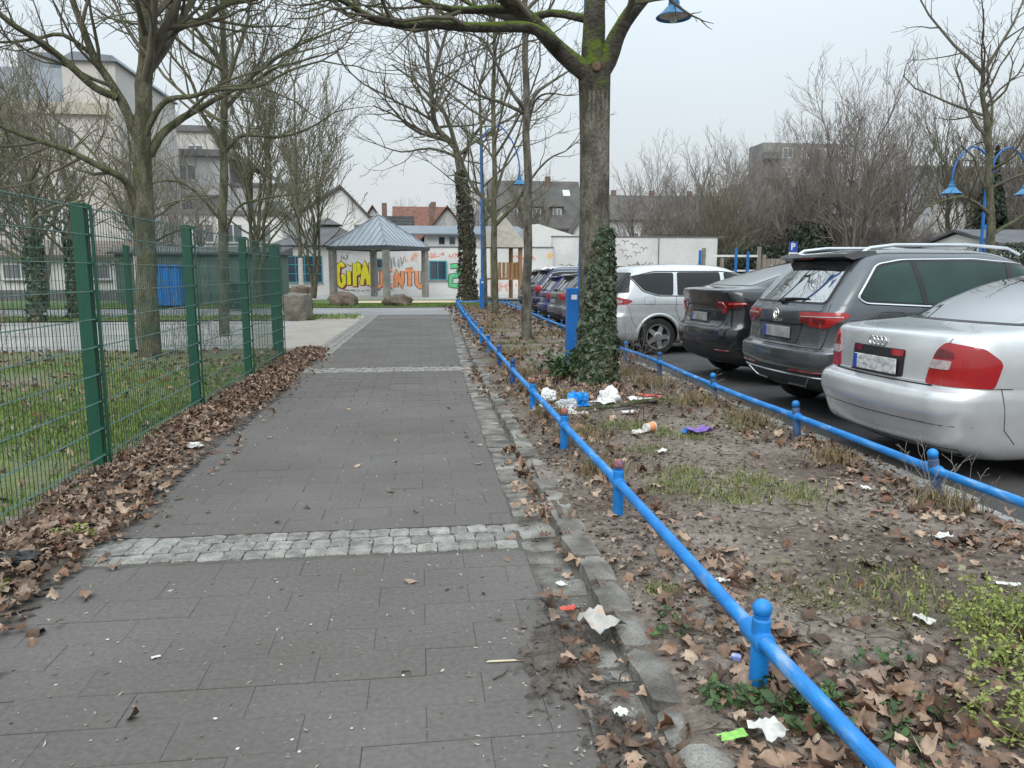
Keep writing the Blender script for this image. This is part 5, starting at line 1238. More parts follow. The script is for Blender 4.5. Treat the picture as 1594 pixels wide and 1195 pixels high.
def window(parent, x0, x1, z0, z1, y, m_frame, m_pane, nx=1, nz=1, fr=.07, deep=.10, sill=True, n=-1):
    """window on a wall facing -y at y; panes sit back in a frame that stands proud"""
    f = MB(); t = fr
    f.box(x0, x1, y - .04, y + .02, z1 - t, z1).box(x0, x1, y - .04, y + .02, z0, z0 + t).box(x0, x0 + t, y - .042, y + .02, z0 + t, z1 - t).box(x1 - t, x1, y - .042, y + .02, z0 + t, z1 - t)
    for k in range(1, nx): xx = x0 + (x1 - x0) * k / nx; f.box(xx - t * .4, xx + t * .4, y - .036, y + .02, z0 + t, z1 - t)
    for k in range(1, nz): zz = z0 + (z1 - z0) * k / nz; f.box(x0 + t, x1 - t, y - .033, y + .02, zz - t * .4, zz + t * .4)
    o = f.build('window', m_frame, parent)
    for i in range(nx):
        for k in range(nz):
            a, b = x0 + (x1 - x0) * i / nx, x0 + (x1 - x0) * (i + 1) / nx; c_, d = z0 + (z1 - z0) * k / nz, z0 + (z1 - z0) * (k + 1) / nz
            amesh('pane', [(a, y - .012, c_), (b, y - .012, c_), (b, y - .012, d), (a, y - .012, d)], [(0, 1, 2, 3)], m_pane, o)
    if sill: MB().box(x0 - .05, x1 + .05, y - .10, y + .02, z0 - .06, z0 - .002).build('window_sill', M_CONCR, o)
    return o

# ---- school: long white wall with graffiti, clerestory, slate hip roof
sch = thing('school_building', 'long white school building covered in graffiti at the path end', 'building', (0, 50, 0)); Y0 = 0.0
MB().box(-9.2, 8.8, 0, 9, -.1, 3.08).build('wall', M_WHITEW, sch)
MB().box(-9.25, 8.85, -.03, 9.05, 3.08, 3.17).build('coping', M_COPE, sch)
MB().box(8.82, 20.2, 0.35, .75, -.1, 3.82).build('garden_wall', M_WHITEW, sch); MB().box(8.78, 20.65, .31, .79, 3.82, 3.90).build('coping', M_COPE, sch)
MB().box(16.05, 16.11, .30, .345, -.1, 3.8).build('wall_joint', M_COPE, sch)
window(sch, -8.3, -6.1, .85, 2.55, -.001, M_TEAL, M_PANE, 4, 3, .07)
window(sch, -2.86, -2.24, 1.74, 2.38, -.001, M_TEAL, M_PANE, 1, 1, .08)
wq = window(sch, .66, 1.79, 1.0, 2.25, -.001, M_TEAL, M_PANE, 2, 1, .08)
MB().box(1.74, 1.82, -.16, -.1, 1.1, 2.2).build('open_sash', M_TEAL, wq)
# clerestory with sloping metal roof
cl_ = MB(); cl_.box(.6, 7.2, 3.2, 3.3, 3.17, 4.05).build('clerestory', M_WHITE, sch)
for k in range(5): window(sch, 1.35 + k * .72, 1.85 + k * .72, 3.36, 3.95, 3.2, M_WHITE, M_PANE, 1, 1, .05, sill=False)
for k in range(2): window(sch, 5.9 + k * .75, 6.45 + k * .75, 3.32, 4.02, 3.2, M_WHITE, M_PANE, 1, 1, .05, sill=False)
MB().prism([(2.7, 4.02), (2.7, 4.12), (8.8, 5.0), (8.8, 4.9)], 'x', -3.0, 7.6).build('metal_roof', mat('blue_grey_sheet', [(.13, .155, .185), (.18, .205, .235)], 1, .5, metal=.2, fine=.04), sch)
g_ = MB(); g_.prism([(7.6, 3.17), (7.6, 4.72), (8.15, 4.78), (11.2, 3.86), (11.2, 3.17)], 'y', 2.2, 2.5).build('end_gable', M_WHITE, sch)
MB().prism([(6.2, 3.17), (6.2, 3.9), (7.6, 4.75), (7.6, 3.17)], 'y', 2.3, 2.6).build('metal_cheek', M_ZINC, sch)
# hip roof with lantern left of the shelter
def hip(parent, name, x0, x1, y0, y1, z0, z1, m, ridge=0.0, t=.0):
    cx, cy = (x0 + x1) / 2, (y0 + y1) / 2
    mb = MB(); mb.v = [(x0,y0,z0),(x1,y0,z0),(x1,y1,z0),(x0,y1,z0),(cx - ridge,cy,z1),(cx + ridge,cy,z1)]
    mb.f = [(0,1,5,4),(1,2,5),(2,3,4,5),(3,0,4),(3,2,1,0)]
    return mb.build(name, m, parent)
hip(sch, 'hip_roof', -9.4, -2.6, -.4, 6.2, 3.18, 4.9, M_SLATE)
MB().box(-6.7, -5.3, 2.2, 3.6, 4.3, 4.62).build('roof_lantern', M_COPE, sch); hip(sch, 'lantern_roof', -6.95, -5.05, 1.95, 3.85, 4.62, 5.15, M_SLATE)
MB().tube([(-9.0, -.06, 0), (-9.0, -.06, 3.1)], .05, 8).build('downpipe', M_COPE, sch); MB().tube([(-5.25, -.06, 0), (-5.25, -.06, 3.1)], .05, 8).build('downpipe', M_COPE, sch)

# ---- graffiti: painted strokes, a few millimetres of paint on the wall
def strokes(name, polys, x, z, s, r, m, y=-.006, parent=sch, sz=None):
    mb = MB()
    for k, p in enumerate(polys):
        P = [(x + u * s, y - .0004 * k, z + v * (sz or s)) for u, v in p]
        Q = []
        for i in range(len(P) - 1):
            for j in range(3): t_ = j / 3; Q.append(tuple(P[i][a] + (P[i + 1][a] - P[i][a]) * t_ for a in range(3)))
        Q.append(P[-1]); mb.tube(Q, r, 8, True, flat=.006 / r)
    return mb.build(name, m, parent, smooth=False)
LET = {'G': [[(.9, .85), (.6, 1), (.25, .9), (.08, .5), (.25, .1), (.6, 0), (.9, .15), (.88, .45), (.55, .45)]], 'i': [[(.5, 0), (.5, .62)], [(.5, .88), (.52, .9)]], 'P': [[(.2, 0), (.25, 1), (.75, .95), (.8, .6), (.28, .5)]],
       'R': [[(.2, 0), (.25, 1), (.75, .95), (.8, .62), (.28, .5), (.85, 0)]], 'A': [[(.05, 0), (.5, 1), (.95, 0)], [(.25, .35), (.78, .35)]], 'F': [[(.25, 0), (.25, 1), (.9, 1)], [(.25, .55), (.75, .55)]],
       'U': [[(.1, 1), (.12, .2), (.5, 0), (.88, .2), (.9, 1)]], 'M': [[(.05, 0), (.15, 1), (.5, .4), (.85, 1), (.95, 0)]], 'T': [[(.5, 0), (.5, 1)], [(.05, .95), (.95, 1)]], 'E': [[(.9, 0), (.15, 0), (.15, 1), (.9, 1)], [(.15, .5), (.75, .5)]],
       'Z': [[(.1, .95), (.85, 1), (.6, .5), (.15, .5), (.1, .05), (.9, 0)]], '2': [[(.1, .75), (.3, 1), (.8, .95), (.8, .65), (.2, .35), (.1, .02), (.95, .05)]], 'S': [[(.9, .9), (.5, 1), (.15, .75), (.8, .35), (.6, .02), (.1, .1)]], 'C': [[(.9, .9), (.4, 1), (.1, .5), (.4, 0), (.9, .1)]],
       'O': [[(.5, 1), (.1, .7), (.1, .3), (.5, 0), (.9, .3), (.9, .7), (.5, 1)]], 'N': [[(.1, 0), (.12, 1), (.85, 0), (.9, 1)]], 'L': [[(.2, 1), (.15, 0), (.85, .02)]], 'I': [[(.5, 0), (.5, 1)]], 'K': [[(.15, 0), (.15, 1)], [(.85, 1), (.2, .5), (.9, 0)]], 'B': [[(.15, 0), (.15, 1), (.75, .85), (.2, .52), (.85, .25), (.15, 0)]]}
def piece(txt, x, z, w_, h, r, fill, edge, shadow=None, step=None, nm='graffiti'):
    step = step or w_
    for i, ch in enumerate(txt):
        P = LET[ch]; xx = x + i * step; zz = z + (.06 * h if i % 2 else 0)
        if shadow: strokes(nm + '_shadow', P, xx + .06, zz - .07, w_, r * 1.45, shadow, -.004, sz=h)
        strokes(nm + '_outline', P, xx, zz, w_, r * 1.38, edge, -.008, sz=h); strokes(nm + '_letter', P, xx, zz, w_, r, fill, -.013, sz=h)
GY = mat('spray_yellow', [(.70, .62, .02), (.78, .70, .04)], 4, .6); GK = mat('spray_black', [(.03, .03, .03), (.06, .055, .055)], 4, .7)
GR = mat('spray_maroon', [(.26, .03, .04), (.33, .05, .05)], 4, .7); GO = mat('spray_orange', [(.75, .25, .10), (.85, .36, .18)], 3, .6); GG = mat('spray_green', [(.09, .45, .20), (.15, .55, .28)], 4, .6); GRD = mat('spray_red', [(.72, .16, .11), (.78, .24, .18)], 4, .7)
GGY = mat('spray_grey', [(.15, .15, .15), (.25, .25, .25)], 4, .7)
piece('GiPAF', -5.22, .62, .50, 1.45, .122, GY, GK, GR, .51)
piece('UENTU', -2.85, .55, .54, 1.05, .12, GO, GK, None, .66)
piece('Z', 1.92, .60, .95, 1.35, .13, GG, GK, None)
def scrawl(name, x, z, w_, h, n, m, seed, r=.018, y=-.006):
    rg = random.Random(seed); P = []
    for k in range(n):
        q = []; cx = x + w_ * k / n
        for j in range(rg.randint(3, 6)): q.append((cx + rg.uniform(-.1, 1.2) * w_ / n, z + rg.random() * h))
        P.append(q)
    return strokes(name, P, 0, 0, 1, r, m, y)
scrawl('graffiti_tag', .5, 2.35, 1.1, .45, 4, GRD, 1, .022); scrawl('graffiti_tag', 1.95, 2.30, 1.3, .45, 7, GRD, 2, .022); scrawl('graffiti_tag', 5.8, 2.32, 1.8, .32, 7, GRD, 3, .018)
scrawl('graffiti_tag', -.9, 2.1, .8, .5, 5, GRD, 4, .014); scrawl('graffiti_tag', -1.9, 1.75, 1.0, .8, 7, GGY, 5, .016); scrawl('graffiti_tag', -5.2, 2.2, .7, .5, 4, GGY, 6, .016)
scrawl('graffiti_tag', -4.8, .28, 3.2, .18, 9, GGY, 7, .014); scrawl('graffiti_tag', 2.9, .25, 1.2, .4, 5, GRD, 8, .016); scrawl('graffiti_tag', 4.6, .2, 1.5, .6, 5, GRD, 9, .014); scrawl('graffiti_tag', 5.5, 1.0, 3.0, .55, 8, GGY, 10, .018)
strokes('painted_sun', [[(.5 + .3 * math.cos(a), .5 + .3 * math.sin(a)) for a in [k * .63 for k in range(11)]]], 8.4, 2.4, .4, .07, mat('spray_sun', [(.75, .45, .15), (.8, .5, .2)], 3, .7))
strokes('painted_sun', [[(.5, .5), (.5 + .5 * math.cos(a), .5 + .5 * math.sin(a))] for a in [k * .7 for k in range(9)]], -.45, 2.35, .5, .018, GO)
for i, (bx, bz) in enumerate(((12.9, 3.1), (13.5, 3.35), (14.1, 3.15), (13.4, 2.75), (14.3, 2.6), (13.7, 2.35), (14.8, 2.9))):
    strokes('painted_bird', [[(0, .4), (.25, .55), (.45, .3)], [(.45, .3), (.75, .5), (1, .35)], [(.45, .3), (.35, 0)]], bx, bz, .55, .022, GGY, .344)
scrawl('graffiti_tag', 14.0, 1.75, 1.8, .5, 6, GGY, 12, .03, .343); scrawl('graffiti_tag', 9.2, 1.3, 3.0, .8, 8, GGY, 13, .022, .343); scrawl('graffiti_tag', 4.2, .4, 2.6, .7, 7, GRD, 14, .02); scrawl('graffiti_tag', 3.0, 1.2, 1.2, .6, 4, GGY, 15, .016)

# ---- white gable hall behind
hal = thing('gable_hall', 'white hall with a steep dark-edged gable behind the shelter', 'building', (0, 62, 0))
MB().prism([(-14.2, -.1), (-14.2, 2.9), (-5.96, 8.0), (-2.2, 4.0), (-2.2, -.1)], 'y', 0, 14).build('wall', M_WHITE, hal)
mb = MB(); mb.prism([(-14.6, 2.75), (-14.6, 2.97), (-5.96, 8.28), (-5.96, 8.03)], 'y', -.25, 14.2).prism([(-5.955, 8.03), (-5.955, 8.28), (-1.9, 3.98), (-2.05, 3.86)], 'y', -.25, 14.2).build('roof', M_DKROOF, hal)
for x0 in (-5.0, -4.1): MB().box(x0, x0 + .6, -.03, .03, 5.0, 5.25).build('vent_slot', M_COPE, hal)
# ---- shelter with pyramid roof
gz = thing('shelter', 'open shelter with grey metal pyramid roof on concrete posts', 'shelter', (-2.25, 45, .04), R(-34.4))
pa = MB(); hw = 2.08; hz = 2.92; ap = 4.72
corners = [(-hw, -hw), (hw, -hw), (hw, hw), (-hw, hw)]
for k in range(4):
    a, b = corners[k], corners[(k + 1) % 4]; MB().face([(a[0], a[1], hz), (b[0], b[1], hz), (0, 0, ap)]).face([(b[0], b[1], hz - .03), (a[0], a[1], hz - .03), (0, 0, ap - .05)]).build('roof_slope', M_ZINC, gz)
    sm = MB()
    for j in range(1, 11):
        f = j / 11; px, py = a[0] + (b[0] - a[0]) * f, a[1] + (b[1] - a[1]) * f; tt = min(f, 1 - f) * 2
        q0 = Vector((px, py, hz + .02)); d = (Vector((0, 0, ap)) - Vector(((a[0] + b[0]) / 2, (a[1] + b[1]) / 2, hz))); q1 = q0 + d * tt; sm.tube([q0, q1], .028, 4)
    sm.tube([(a[0], a[1], hz + .02), (0, 0, ap + .03)], .04, 6); sm.build('standing_seams', mat('zinc_seam', [(.20, .235, .27), (.26, .29, .32)], 2, .5, metal=.2), gz)
MB().box(-hw - .02, hw + .02, -hw - .02, -hw + .12, hz - .2, hz - .002).box(-hw - .02, hw + .02, hw - .12, hw + .02, hz - .2, hz - .002).box(-hw - .018, -hw + .12, -hw + .12, hw - .12, hz - .2, hz - .003).box(hw - .12, hw + .018, -hw + .12, hw - .12, hz - .2, hz - .003).build('eaves_gutter', mat('gutter_dark', [(.05, .055, .065), (.075, .08, .09)], 3, .5), gz)
MB().box(-hw + .12, hw - .12, -hw + .12, hw - .12, hz - .12, hz - .08).build('soffit', M_GTIMB, gz)
for cx_, cy_ in ((-1.88, -1.88), (1.88, -1.88), (1.88, 1.88), (-1.88, 1.88)): MB().box(cx_ - .16, cx_ + .16, cy_ - .16, cy_ + .16, -.2, hz - .1).build('post', M_CONCR, gz, bevel=.02)
# ---- playground tower and slide
pt = thing('play_tower', 'wooden play tower with pointed shingle roof by the school wall', 'playground', (4.6, 42.5, .04), R(12))
for cx_, cy_ in ((-.8, -.8), (.8, -.8), (.8, .8), (-.8, .8)): MB().tube([(cx_, cy_, -.2), (cx_, cy_, 2.95)], .12, 9).build('post', M_TIMBER, pt, smooth=True)
for k in range(4):
    q = [(-1.15, -1.15), (1.15, -1.15), (1.15, 1.15), (-1.15, 1.15)]; a, b = q[k], q[(k + 1) % 4]
    MB().face([(a[0], a[1], 2.8), (b[0], b[1], 2.8), (0, 0, 4.75)]).face([(b[0] * .97, b[1] * .97, 2.8), (a[0] * .97, a[1] * .97, 2.8), (0, 0, 4.68)]).build('roof_slope', mat('shingle_roof', [(.33, .30, .25), (.42, .385, .33)], 4, .9, .3, 20), pt)
MB().box(-.8, .8, -.8, .8, 1.05, 1.15).build('platform', M_TIMBER, pt)
for k in range(6): MB().box(.72, .76, -.7 + k * .24, -.52 + k * .24, 1.15, 2.0).build('rail_board', M_TIMBER, pt); MB().box(-.7 + k * .24, -.52 + k * .24, -.76, -.72, 1.15, 2.0).build('rail_board', M_TIMBER, pt)
MB().prism([(-.9, 1.15), (-.9, 1.05), (-2.3, .1), (-2.4, .2)], 'y', -.3, .3).build('slide', mat('slide_steel', [(.5, .5, .5), (.6, .6, .6)], 2, .3, metal=.7), pt)
# ---- houses beyond
def gable_house(name, label, x0, x1, y0, y1, ze, zr, axis, mw, mr, over=.4, chim=(), wins=(), cat='house'):
    t = thing(name, label, cat, ((x0 + x1) / 2, y0, 0)); ox, oy = (x0 + x1) / 2, y0; w2 = (x1 - x0) / 2; dp = y1 - y0; th = .18
    if axis == 'x':     # ridge along x, slope faces the viewer
        MB().prism([(0, -.1), (0, ze), (dp / 2, zr - .15), (dp, ze), (dp, -.1)], 'x', -w2, w2).build('wall', mw, t)
        sl = (zr - ze) / (dp / 2)
        MB().prism([(-over, ze - over * sl), (dp / 2, zr), (dp / 2, zr + th), (-over, ze - over * sl + th)], 'x', -w2 - over, w2 + over).build('roof', mr, t); MB().prism([(dp + over, ze - over * sl), (dp / 2 + .001, zr), (dp / 2 + .001, zr + th), (dp + over, ze - over * sl + th)], 'x', -w2 - over, w2 + over).build('roof', mr, t)
    else:
        MB().prism([(-w2, -.1), (-w2, ze), (0, zr - .15), (w2, ze), (w2, -.1)], 'y', 0, dp).build('wall', mw, t)
        sl = (zr - ze) / w2
        MB().prism([(-w2 - over, ze - over * sl), (0, zr), (0, zr + th), (-w2 - over, ze - over * sl + th)], 'y', -over, dp + over).build('roof', mr, t); MB().prism([(w2 + over, ze - over * sl), (.001, zr), (.001, zr + th), (w2 + over, ze - over * sl + th)], 'y', -over, dp + over).build('roof', mr, t)
    for cx_, cy_, h_ in chim: MB().box(cx_ - .3, cx_ + .3, cy_ - .3, cy_ + .3, ze, zr + h_ * .8).build('chimney', mat('chimney_brick', [(.16, .10, .08), (.22, .15, .12)], 5, .9), t)
    for a, b, c_, d in wins: window(t, a, b, c_, d, -.001, M_WHITE, M_PANEL, 2, 1, .09)
    return t
def dormer(t, x, z, y, w_, h, mr):
    d = MB().box(x - w_/2, x + w_/2, y, y + 2.6, z, z + h).build('dormer', M_SLATE, t); window(t, x - w_*.38, x + w_*.38, z + .15, z + h - .12, y - .001, M_WHITE, M_PANEL, 2, 1, .1, sill=False)
    MB().box(x - w_/2 - .15, x + w_/2 + .15, y - .2, y + 2.8, z + h, z + h + .12).build('dormer_roof', mr, t)
hd = gable_house('dormer_house', 'house with big dark roof, dormers and a skylight beyond the school', 8.4, 18.2, 84, 94, 6.6, 11.8, 'x', M_WHITE, M_DKROOF, .4, ((1.6, 4.6, .8),))
dormer(hd, -.2, 7.5, 1.1, 1.3, 1.2, M_DKROOF); dormer(hd, 2.1, 7.5, 1.1, 1.3, 1.2, M_DKROOF); dormer(hd, -2.8, 7.5, 1.1, 1.3, 1.2, M_DKROOF)
sk = MB().box(-.4, .4, -.05, .05, 0, 1.0).build('skylight', mat('skylight_glass', [(.5, .55, .6), (.6, .65, .7)], 2, .1), hd, loc=(3.6, 3.25, 10.15)); sk.rotation_euler = (R(-43.9), 0, 0)
gable_house('white_gable_house', 'small white gable end right of the dark dormer roof', 16.4, 20.2, 81, 91, 5.9, 8.8, 'y', M_WHITE, M_DKROOF, .4, (), ((-.6, .6, 4.9, 6.0),))
gable_house('red_roof_house', 'red-tiled house behind the shelter roof', -2.6, 3.2, 86, 95, 5.0, 8.9, 'x', M_GREYW, M_REDROOF, .3, ((1.5, 4.5, .9),))
gable_house('red_roof_house', 'gabled red-roofed house left of the leaning ivy tree', .6, 5.4, 80, 90, 5.2, 8.2, 'y', M_GREYW, M_REDROOF, .4, ((-1.5, 4, .8),), ((-.8, .9, 4.6, 6.0),))
gable_house('brown_roof_house', 'brown-roofed house between the white gable and red roofs', -7.6, -2.9, 92, 101, 5.6, 9.2, 'y', M_GREYW, M_REDROOF, .4, ((1.2, 4, .9),))
bx = thing('clad_building', 'dark clad flat-topped building behind the white gable', 'building', (-2.75, 78, 0)); MB().box(-2.3, 2.3, 0, 6, -.1, 7.0).build('wall', M_GREYW, bx)
for k in range(7): MB().box(-2.35, 2.35, -.08, 6.05, 5.05 + k * .3, 5.28 + k * .3).build('cladding_board', M_SLATE, bx)
for i, (x0, x1, ze, zr, yy, lb) in enumerate(((22.5, 40, 8.3, 11.6, 96, 'long dark-roofed terrace left of the flat block'), (41, 62, 9.0, 12.8, 92, 'long dark-roofed terrace in the middle behind the trees'), (60, 92, 10.2, 14.4, 84, 'long dark-roofed terrace at the right edge behind the trees'))):
    w2 = (x1 - x0) / 2
    gable_house('terrace_row', lb, x0, x1, yy, yy + 11, ze, zr, 'x', M_GREYW, M_DKROOF, .4, ((-w2 * .6, 5.5, 1), (0, 5.5, 1), (w2 * .6, 5.5, 1)), tuple((-w2 + 1.5 + k * 2.6, -w2 + 2.9 + k * 2.6, zz, zz + 1.4) for k in range(int((x1 - x0) / 2.6) - 1) for zz in (2.2, 5.2)))
fb = thing('flat_block', 'grey flat-roofed apartment block above the trees on the right', 'building', (57, 112, 0)); MB().box(-5.5, 6.5, 0, 5, -.1, 20.8).build('wall', mat('dark_grey_render', [(.20, .19, .185), (.27, .26, .25)], .3, .9), fb)
for k in range(7):
    z = 1.5 + k * 2.8; MB().box(-5.6, -3.0, -1.2, 0, z, z + 1.0).build('balcony', M_COPE, fb)
    for xx in (-2.4, .6, 3.6): window(fb, xx, xx + 1.6, z + .3, z + 1.8, -.001, M_WHITE, M_PANEL, 2, 1, .1, sill=False)
gable_house('pale_house', 'pale house half hidden by the hedge beside the double lamp post', 36, 42.5, 44, 52, 3.2, 4.2, 'x', M_WHITE, M_SLATE, .25, (), ((-2.4, -1.2, 1.6, 2.7), (.3, 1.5, 1.6, 2.7)))
# ---- apartment blocks on the left
ap_ = thing('beige_block', 'tall beige apartment block with grey mansard behind the left trees', 'building', (-31, 60, 0))
MB().box(-14, 9.6, 0, 14, -.1, 13.2).build('wall', M_BEIGE, ap_); MB().box(-14.3, 9.0, -.35, 0, 12.7, 13.5).build('cornice', M_TAN, ap_)
MB().prism([(.2, 13.5), (1.4, 16.2), (13, 16.2), (13.8, 13.5)], 'x', -14, 6.0).build('mansard_roof', M_MANS, ap_); MB().box(6.0, 9.6, .1, 13.8, 13.2, 16.4).build('stair_tower', M_BEIGE, ap_); MB().prism([(5.9, 16.4), (9.9, 16.4), (9.6, 16.8), (6.9, 17.0)], 'y', -.2, 14).build('tower_roof', M_MANS, ap_)
for xx in (-9, -2.5, 2.5): MB().box(xx, xx + 2.2, 1.5, 4, 15.3, 17.3).build('roof_hut', M_MANS, ap_)
for fl in range(4):
    for k in range(8): window(ap_, -13 + k * 2.6, -11.6 + k * 2.6, 1.3 + fl * 3.0, 2.9 + fl * 3.0, -.001, M_WHITE, M_PANEL, 2, 1, .1)
sb_ = thing('stepped_block', 'grey stepped apartment block with slanted roof edge', 'building', (-19.5, 76, 0))
MB().box(-4.5, 2.0, 0, 10, -.1, 12.2).build('wall', M_GREYW, sb_); MB().prism([(-4.9, 12.2), (-4.9, 12.8), (2.0, 12.8), (4.8, 11.4), (4.8, 11.1), (2.0, 12.2)], 'y', -.6, 10.4).build('slanted_roof', M_COPE, sb_)
MB().box(2.0, 7.5, .4, 10, -.1, 9.6).build('lower_wing', M_GREYW, sb_); MB().box(1.9, 7.7, .2, 10.2, 9.6, 9.9).build('wing_coping', M_COPE, sb_)
for z in (1.5, 4.4, 7.3, 10.0): window(sb_, -2.6, -1.0, z, z + 1.5, -.001, M_WHITE, M_PANEL, 2, 1, .1); 
for z in (1.5, 4.2, 7.0):
    for xx in (3.2, 5.6): window(sb_, xx, xx + 1.2, z, z + 1.4, .399, M_WHITE, M_PANEL, 1, 1, .1)
MB().box(-4.4, 1.5, -1.3, 0, 8.6, 9.6).build('balcony', M_GREYW, sb_); MB().box(-4.4, 1.5, -1.3, 0, 5.4, 6.4).build('balcony', M_GREYW, sb_)
pl = thing('cream_block', 'cream apartment block between the beige and the grey one', 'building', (-24.0, 84, 0)); MB().box(-6, 3.2, 0, 10, -.1, 15.8).build('wall', M_BEIGE, pl); MB().box(-6.3, 3.5, -.3, 10.3, 15.8, 16.4).build('roof_slab', M_COPE, pl)
for fl in range(5):
    for k in range(3): window(pl, -5 + k * 2.8, -3.4 + k * 2.8, 1.4 + fl * 2.9, 2.9 + fl * 2.9, -.001, M_WHITE, M_PANEL, 2, 1, .1)
ws = thing('white_annexe', 'low white flat building behind the young trees left of the school', 'building', (-12.2, 58, 0)); MB().box(-4.5, 2.4, 0, 6, -.1, 5.6).build('wall', M_WHITE, ws); MB().box(-4.7, 2.6, -.15, 6.1, 5.6, 5.95).build('roof_slab', M_COPE, ws)
for k in range(3): window(ws, -3.8 + k * 2.0, -2.4 + k * 2.0, 1.2, 2.7, -.001, M_WHITE, M_PANEL, 2, 1, .1); window(ws, -3.8 + k * 2.0, -2.4 + k * 2.0, 3.6, 5.0, -.001, M_WHITE, M_PANEL, 2, 1, .1)
lw = thing('low_annexe', 'low white annexe with brown roof across the court', 'building', (-24, 44, 0)); MB().box(-14, 9.5, 0, 6, -.1, 2.3).build('wall', M_WHITE, lw); MB().prism([(-.5, 2.3), (-.5, 2.42), (3.0, 3.3), (6.4, 2.42), (6.4, 2.3)], 'x', -14.3, 9.8).build('roof', mat('brown_roof', [(.16, .12, .10), (.21, .17, .145)], 1.5, .85, .3, 20), lw); MB().box(-14, 9.5, -.06, 0, -.1, .55).build('plinth', M_COPE, lw)
for k in range(6): window(lw, -12.5 + k * 3.6, -10.6 + k * 3.6, 1.1, 1.95, -.061, M_WHITE, M_PANEL, 2, 1, .07)

# ================================================================ things round the court
M_CBLUE = mat('container_blue', [(.01, .16, .50), (.015, .20, .56)], 2, .5)
ct = thing('container', 'bright blue container with ribbed sides behind the big tree', 'container', (-10.6, 33.0, 0), R(6)); MB().box(-.75, .75, 0, 2.0, .12, 1.72).build('box', M_CBLUE, ct); MB().box(-.81, .81, -.06, 2.06, 1.72, 1.80).build('lid', M_CBLUE, ct)
for k in range(5): MB().box(-.68 + k * .32, -.60 + k * .32, -.05, 0, .15, 1.70).build('rib', M_CBLUE, ct)
gs = thing('garden_shed', 'grey-green board shed behind the blue container', 'shed', (-10.0, 36.5, 0)); MB().box(-3.6, 3.6, 0, 2.5, -.1, 2.3).build('wall', mat('shed_green', [(.10, .15, .135), (.14, .19, .17)], 3, .8), gs); MB().prism([(-.3, 2.3), (-.3, 2.4), (2.8, 2.75), (2.8, 2.3)], 'x', -3.8, 3.8).build('roof', M_SLATE, gs)
for k in range(14): MB().box(-3.55 + k * .51, -3.12 + k * .51, -.03, 0, 0, 2.25).build('board', MATS['shed_green'], gs)
bn = thing('waste_bin', 'dark green wheeled bin beside the garden shed', 'bin', (-7.05, 31.0, 0)); MB().prism([(-.3, .05), (.3, .05), (.36, 1.05), (-.36, 1.05)], 'y', -.35, .35).build('bin_body', mat('bin_green', [(.012, .05, .035), (.02, .065, .045)], 3, .5), bn, bevel=.02); MB().box(-.39, .39, -.40, .39, 1.05, 1.12).build('lid', MATS['bin_green'], bn, bevel=.015)
def rock(name, label, loc, sx, sy, sz, seed, m, cat, sub=3, amp=.28, boxy=0.0):
    bm = bmesh.new(); bmesh.ops.create_icosphere(bm, subdivisions=sub, radius=1)
    for v in bm.verts:
        c_ = v.co.copy()
        if boxy: mxx = max(abs(c_.x), abs(c_.y), abs(c_.z)); c_ = c_.lerp(c_ / mxx * .85, boxy)
        n_ = mnoise.fractal(v.co * 1.6 + Vector((seed * 3.1, seed, 0)), 1, 2, 4); c_ *= 1 + amp * n_; v.co = Vector((c_.x * sx, c_.y * sy, c_.z * sz))
    me = bpy.data.meshes.new(name); bm.to_mesh(me); bm.free(); me.polygons.foreach_set('use_smooth', np.ones(len(me.polygons), dtype=bool)); me.set_sharp_from_angle(angle=R(40)); me.materials.append(m)
    o = link(bpy.data.objects.new(name, me)); o.location = loc; return tag(o, label, cat)
M_ROCK = mat('boulder_rock', [(.085, .062, .045), (.17, .135, .10)], 2.2, .95, .8, 20, fine=.25, fscale=16)
rock('boulder', 'brown boulder on the grass left of the shelter posts', (-3.3, 33.9, .22), .66, .5, .42, 1, M_ROCK, 'boulder')
rock('boulder', 'brown boulder on the grass in front of the middle shelter post', (-.95, 33.7, .20), .60, .45, .36, 2, M_ROCK, 'boulder')
rock('stone_block', 'rough square stone block behind the fence end, the nearer of two', (-3.85, 24.9, .36), .42, .95, .52, 3, mat('rough_stone', [(.13, .115, .095), (.22, .20, .17)], 2.5, .9, .8, 20, fine=.2, fscale=16), 'stone', 4, .10, .85)
rock('stone_block', 'taller brown stone block beside the white-stemmed tree', (-4.0, 26.6, .48), .40, .5, .62, 4, M_ROCK, 'stone', 4, .12, .8)
rock('stone_block', 'low pale slab at the foot of the slide', (3.1, 40.0, .12), .8, .4, .16, 5, MATS['rough_stone'], 'stone', 3, .1, .8)
# parking sign
ps = thing('parking_sign', 'blue P parking sign with white panel above the car roofs', 'sign', (16.3, 32.0, 0)); MB().tube([(0, .03, -.1), (0, .03, 2.85)], .03, 8).build('post', M_COPE, ps, smooth=True)
MB().box(-.20, .20, -.02, .0, 2.38, 2.80).build('blue_panel', M_PBLUE, ps, bevel=.004); MB().box(-.20, .20, -.018, .002, 2.03, 2.36).build('white_panel', M_PLATE, ps, bevel=.004)
FRONTM = lambda x, y, z: Matrix.Translation((x, y, z)) @ Matrix(((1, 0, 0, 0), (0, 0, -1, 0), (0, 1, 0, 0), (0, 0, 0, 1)))
text_mesh('letter_p', 'P', .40, M_PLATE, ps, FRONTM(-.02, -.024, 2.59), .003, .012)
for k in range(3): MB().box(-.14, .14, -.0215, -.017, 2.10 + k * .08, 2.125 + k * .08).build('panel_text_line', M_COPE, ps)
